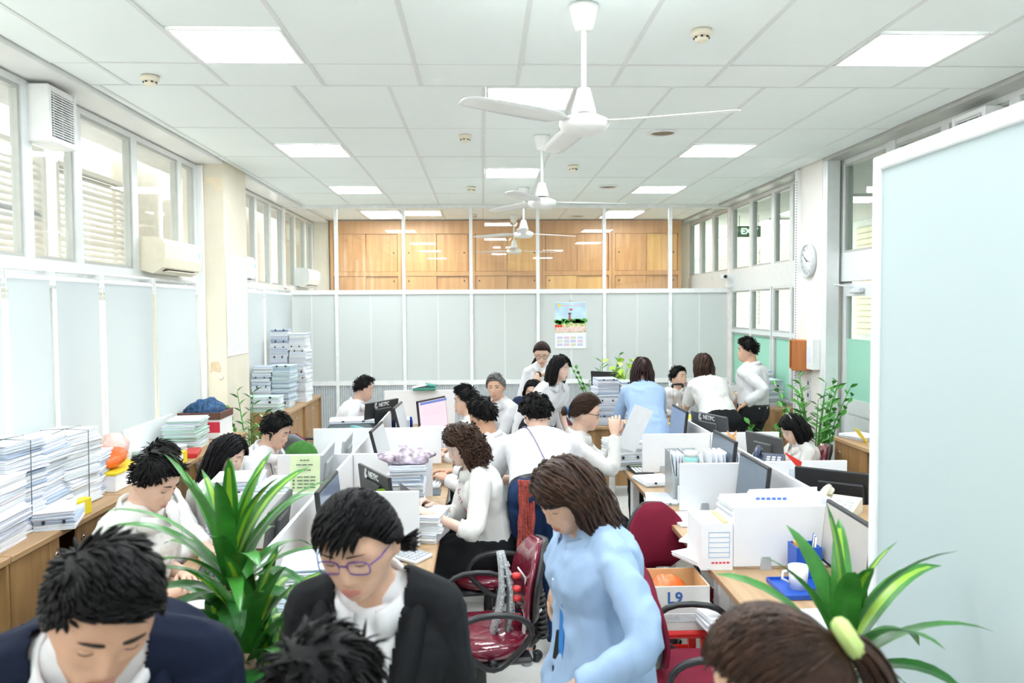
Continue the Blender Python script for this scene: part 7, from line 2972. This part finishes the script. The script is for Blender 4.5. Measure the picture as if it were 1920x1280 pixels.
# --- back
h = make_hair('wavy', 101, 460, .24, part=.0, cap='f')
person('bluestand', 'woman in a light blue shirt with long dark hair standing with her back turned', (1204, 694, 7.3), 8, 10, 0, bh=4, pose='stand', sex='f', k=.99, g=1.08, skin=0, hair=h, hairm='red', shirt=SHIRT_B, hem=-.30, fine=.009, wr=.008,
       hands=(P(1172, 822, 7.42), P(1226, 812, 7.5)), elbows=(Vector((-1, -.2, 0)), Vector((1, -.2, 0))))
person('lookup', 'man in a white shirt seated behind the back desk looking up', (1272, 708, 9.1), 140, -8, -4, bh=170, pose='sit', sex='m', k=1.05, skin=1, hair=HAIRS['m3'], shirt=SHIRT_W, fine=.0125, eyes=True, pel=(2.2, 9.42, .60), hands=(Vector((2.05, 9.0, .80)), Vector((1.8, 9.05, .80))))
h = make_hair('wavy', 103, 440, .115, part=.0, cap='f')
person('brownback', 'woman with wavy brown hair in a white top and black skirt seen from behind', (1318, 685, 7.95), 336, 4, 0, bh=350, pose='stand', sex='f', k=.98, g=1.12, skin=1, hair=h, hairm='brown', shirt=SHIRT_C, sleeve='short', lower=('skirt', BLACKC), fine=.009, hands=(P(1284, 760, 8.2), P(1370, 742, 8.22)), elbows=(Vector((-.3, -.3, -1)), Vector((.4, -.4, -1))))
person('standing', 'tall man in a white shirt and black trousers standing with a hand on his hip', (1402, 657, 8.0), 284, 4, 0, bh=318, pose='stand', sex='m', k=1.04, skin=0, hair=HAIRS['m1'], shirt=SHIRT_W, fine=.009, pel=(2.70, 7.95, .92), hands=(P(1398, 757, 7.82), P(1376, 742, 8.3)), elbows=(Vector((1.0, -.9, .0)), Vector((1, 0, -.5))), hcurl=(.4, .4))
h = make_hair('bob', 107, 460, .12, part=.005, cap='f')
J = person('hairband', 'woman with a black bob and pale hair band reading at the far right desk', (1487, 803, 6.2), 268, 24, 0, bh=266, pose='sit', sex='f', k=.98, skin=3, hair=h, shirt=SHIRT_C, fine=.009, pel=(2.52, 6.25, .56), hands=(Vector((2.25, 6.1, .79)), Vector((2.24, 6.34, .79))))
glasses(J.root, J.HM, GLS, 'round')
m = MB()
m.tube([(.087 * math.sin(a), .016 - .02 * math.cos(a), .002 + .129 * math.cos(a)) for a in np.linspace(-1.5, 1.5, 17)], .005, 6, sq=.6)
o = m.build('hair_band', mat('band_pale', (.72, .70, .58), .5), J.root)
o.matrix_local = J.inv @ J.HM
flush()

# things held in hands
W0, W1 = PEOPLE['bun'].Wr[-1], PEOPLE['bun'].Wr[1]
c = (W0 + W1) / 2 + Vector((.13, .0, .03))
o = MB().cbox((0, 0, 0), (.0015, .21, .30), .0004, Matrix.Rotation(R(24), 3, 'Y') @ Matrix.Rotation(R(-50), 3, 'Z')).build('paper_sheet', PAP[1], None, c)
tag(o, 'sheet of white paper held up by the woman with a bun', 'paper')
W0, W1 = PEOPLE['curly'].Wr[-1], PEOPLE['curly'].Wr[1]
c = (W0 + W1) / 2 + Vector((-.10, .02, .05))
t = thing('tablet', 'black tablet held by the curly haired woman', 'tablet', c)
rt = Matrix.Rotation(R(40), 3, 'Y') @ Matrix.Rotation(R(8), 3, 'Z')
MB().cbox((0, 0, 0), (.19, .26, .010), .004, rt).build('case', BLACK, t)
# knitted red scarf hanging from the bending person's arm
m = MB()
rs_ = random.Random(6)
for k in range(7):
    x = -.03 + .012 * k
    m.tube([(x + .006 * math.sin(q * 8 + k), .012 * math.cos(k + q * 5), -.62 * q) for q in np.linspace(0, 1, 22)], [.010 + .003 * math.sin(q * 30 + k) for q in range(22)], 6)
o = m.build('scarf', mat('scarf_red', (.36, .06, .045), .9, 0, .4, 70, .8, 120), None, P(984, 900, 4.36))
tag(o, 'knitted rust red scarf hanging beside the bending person', 'scarf')
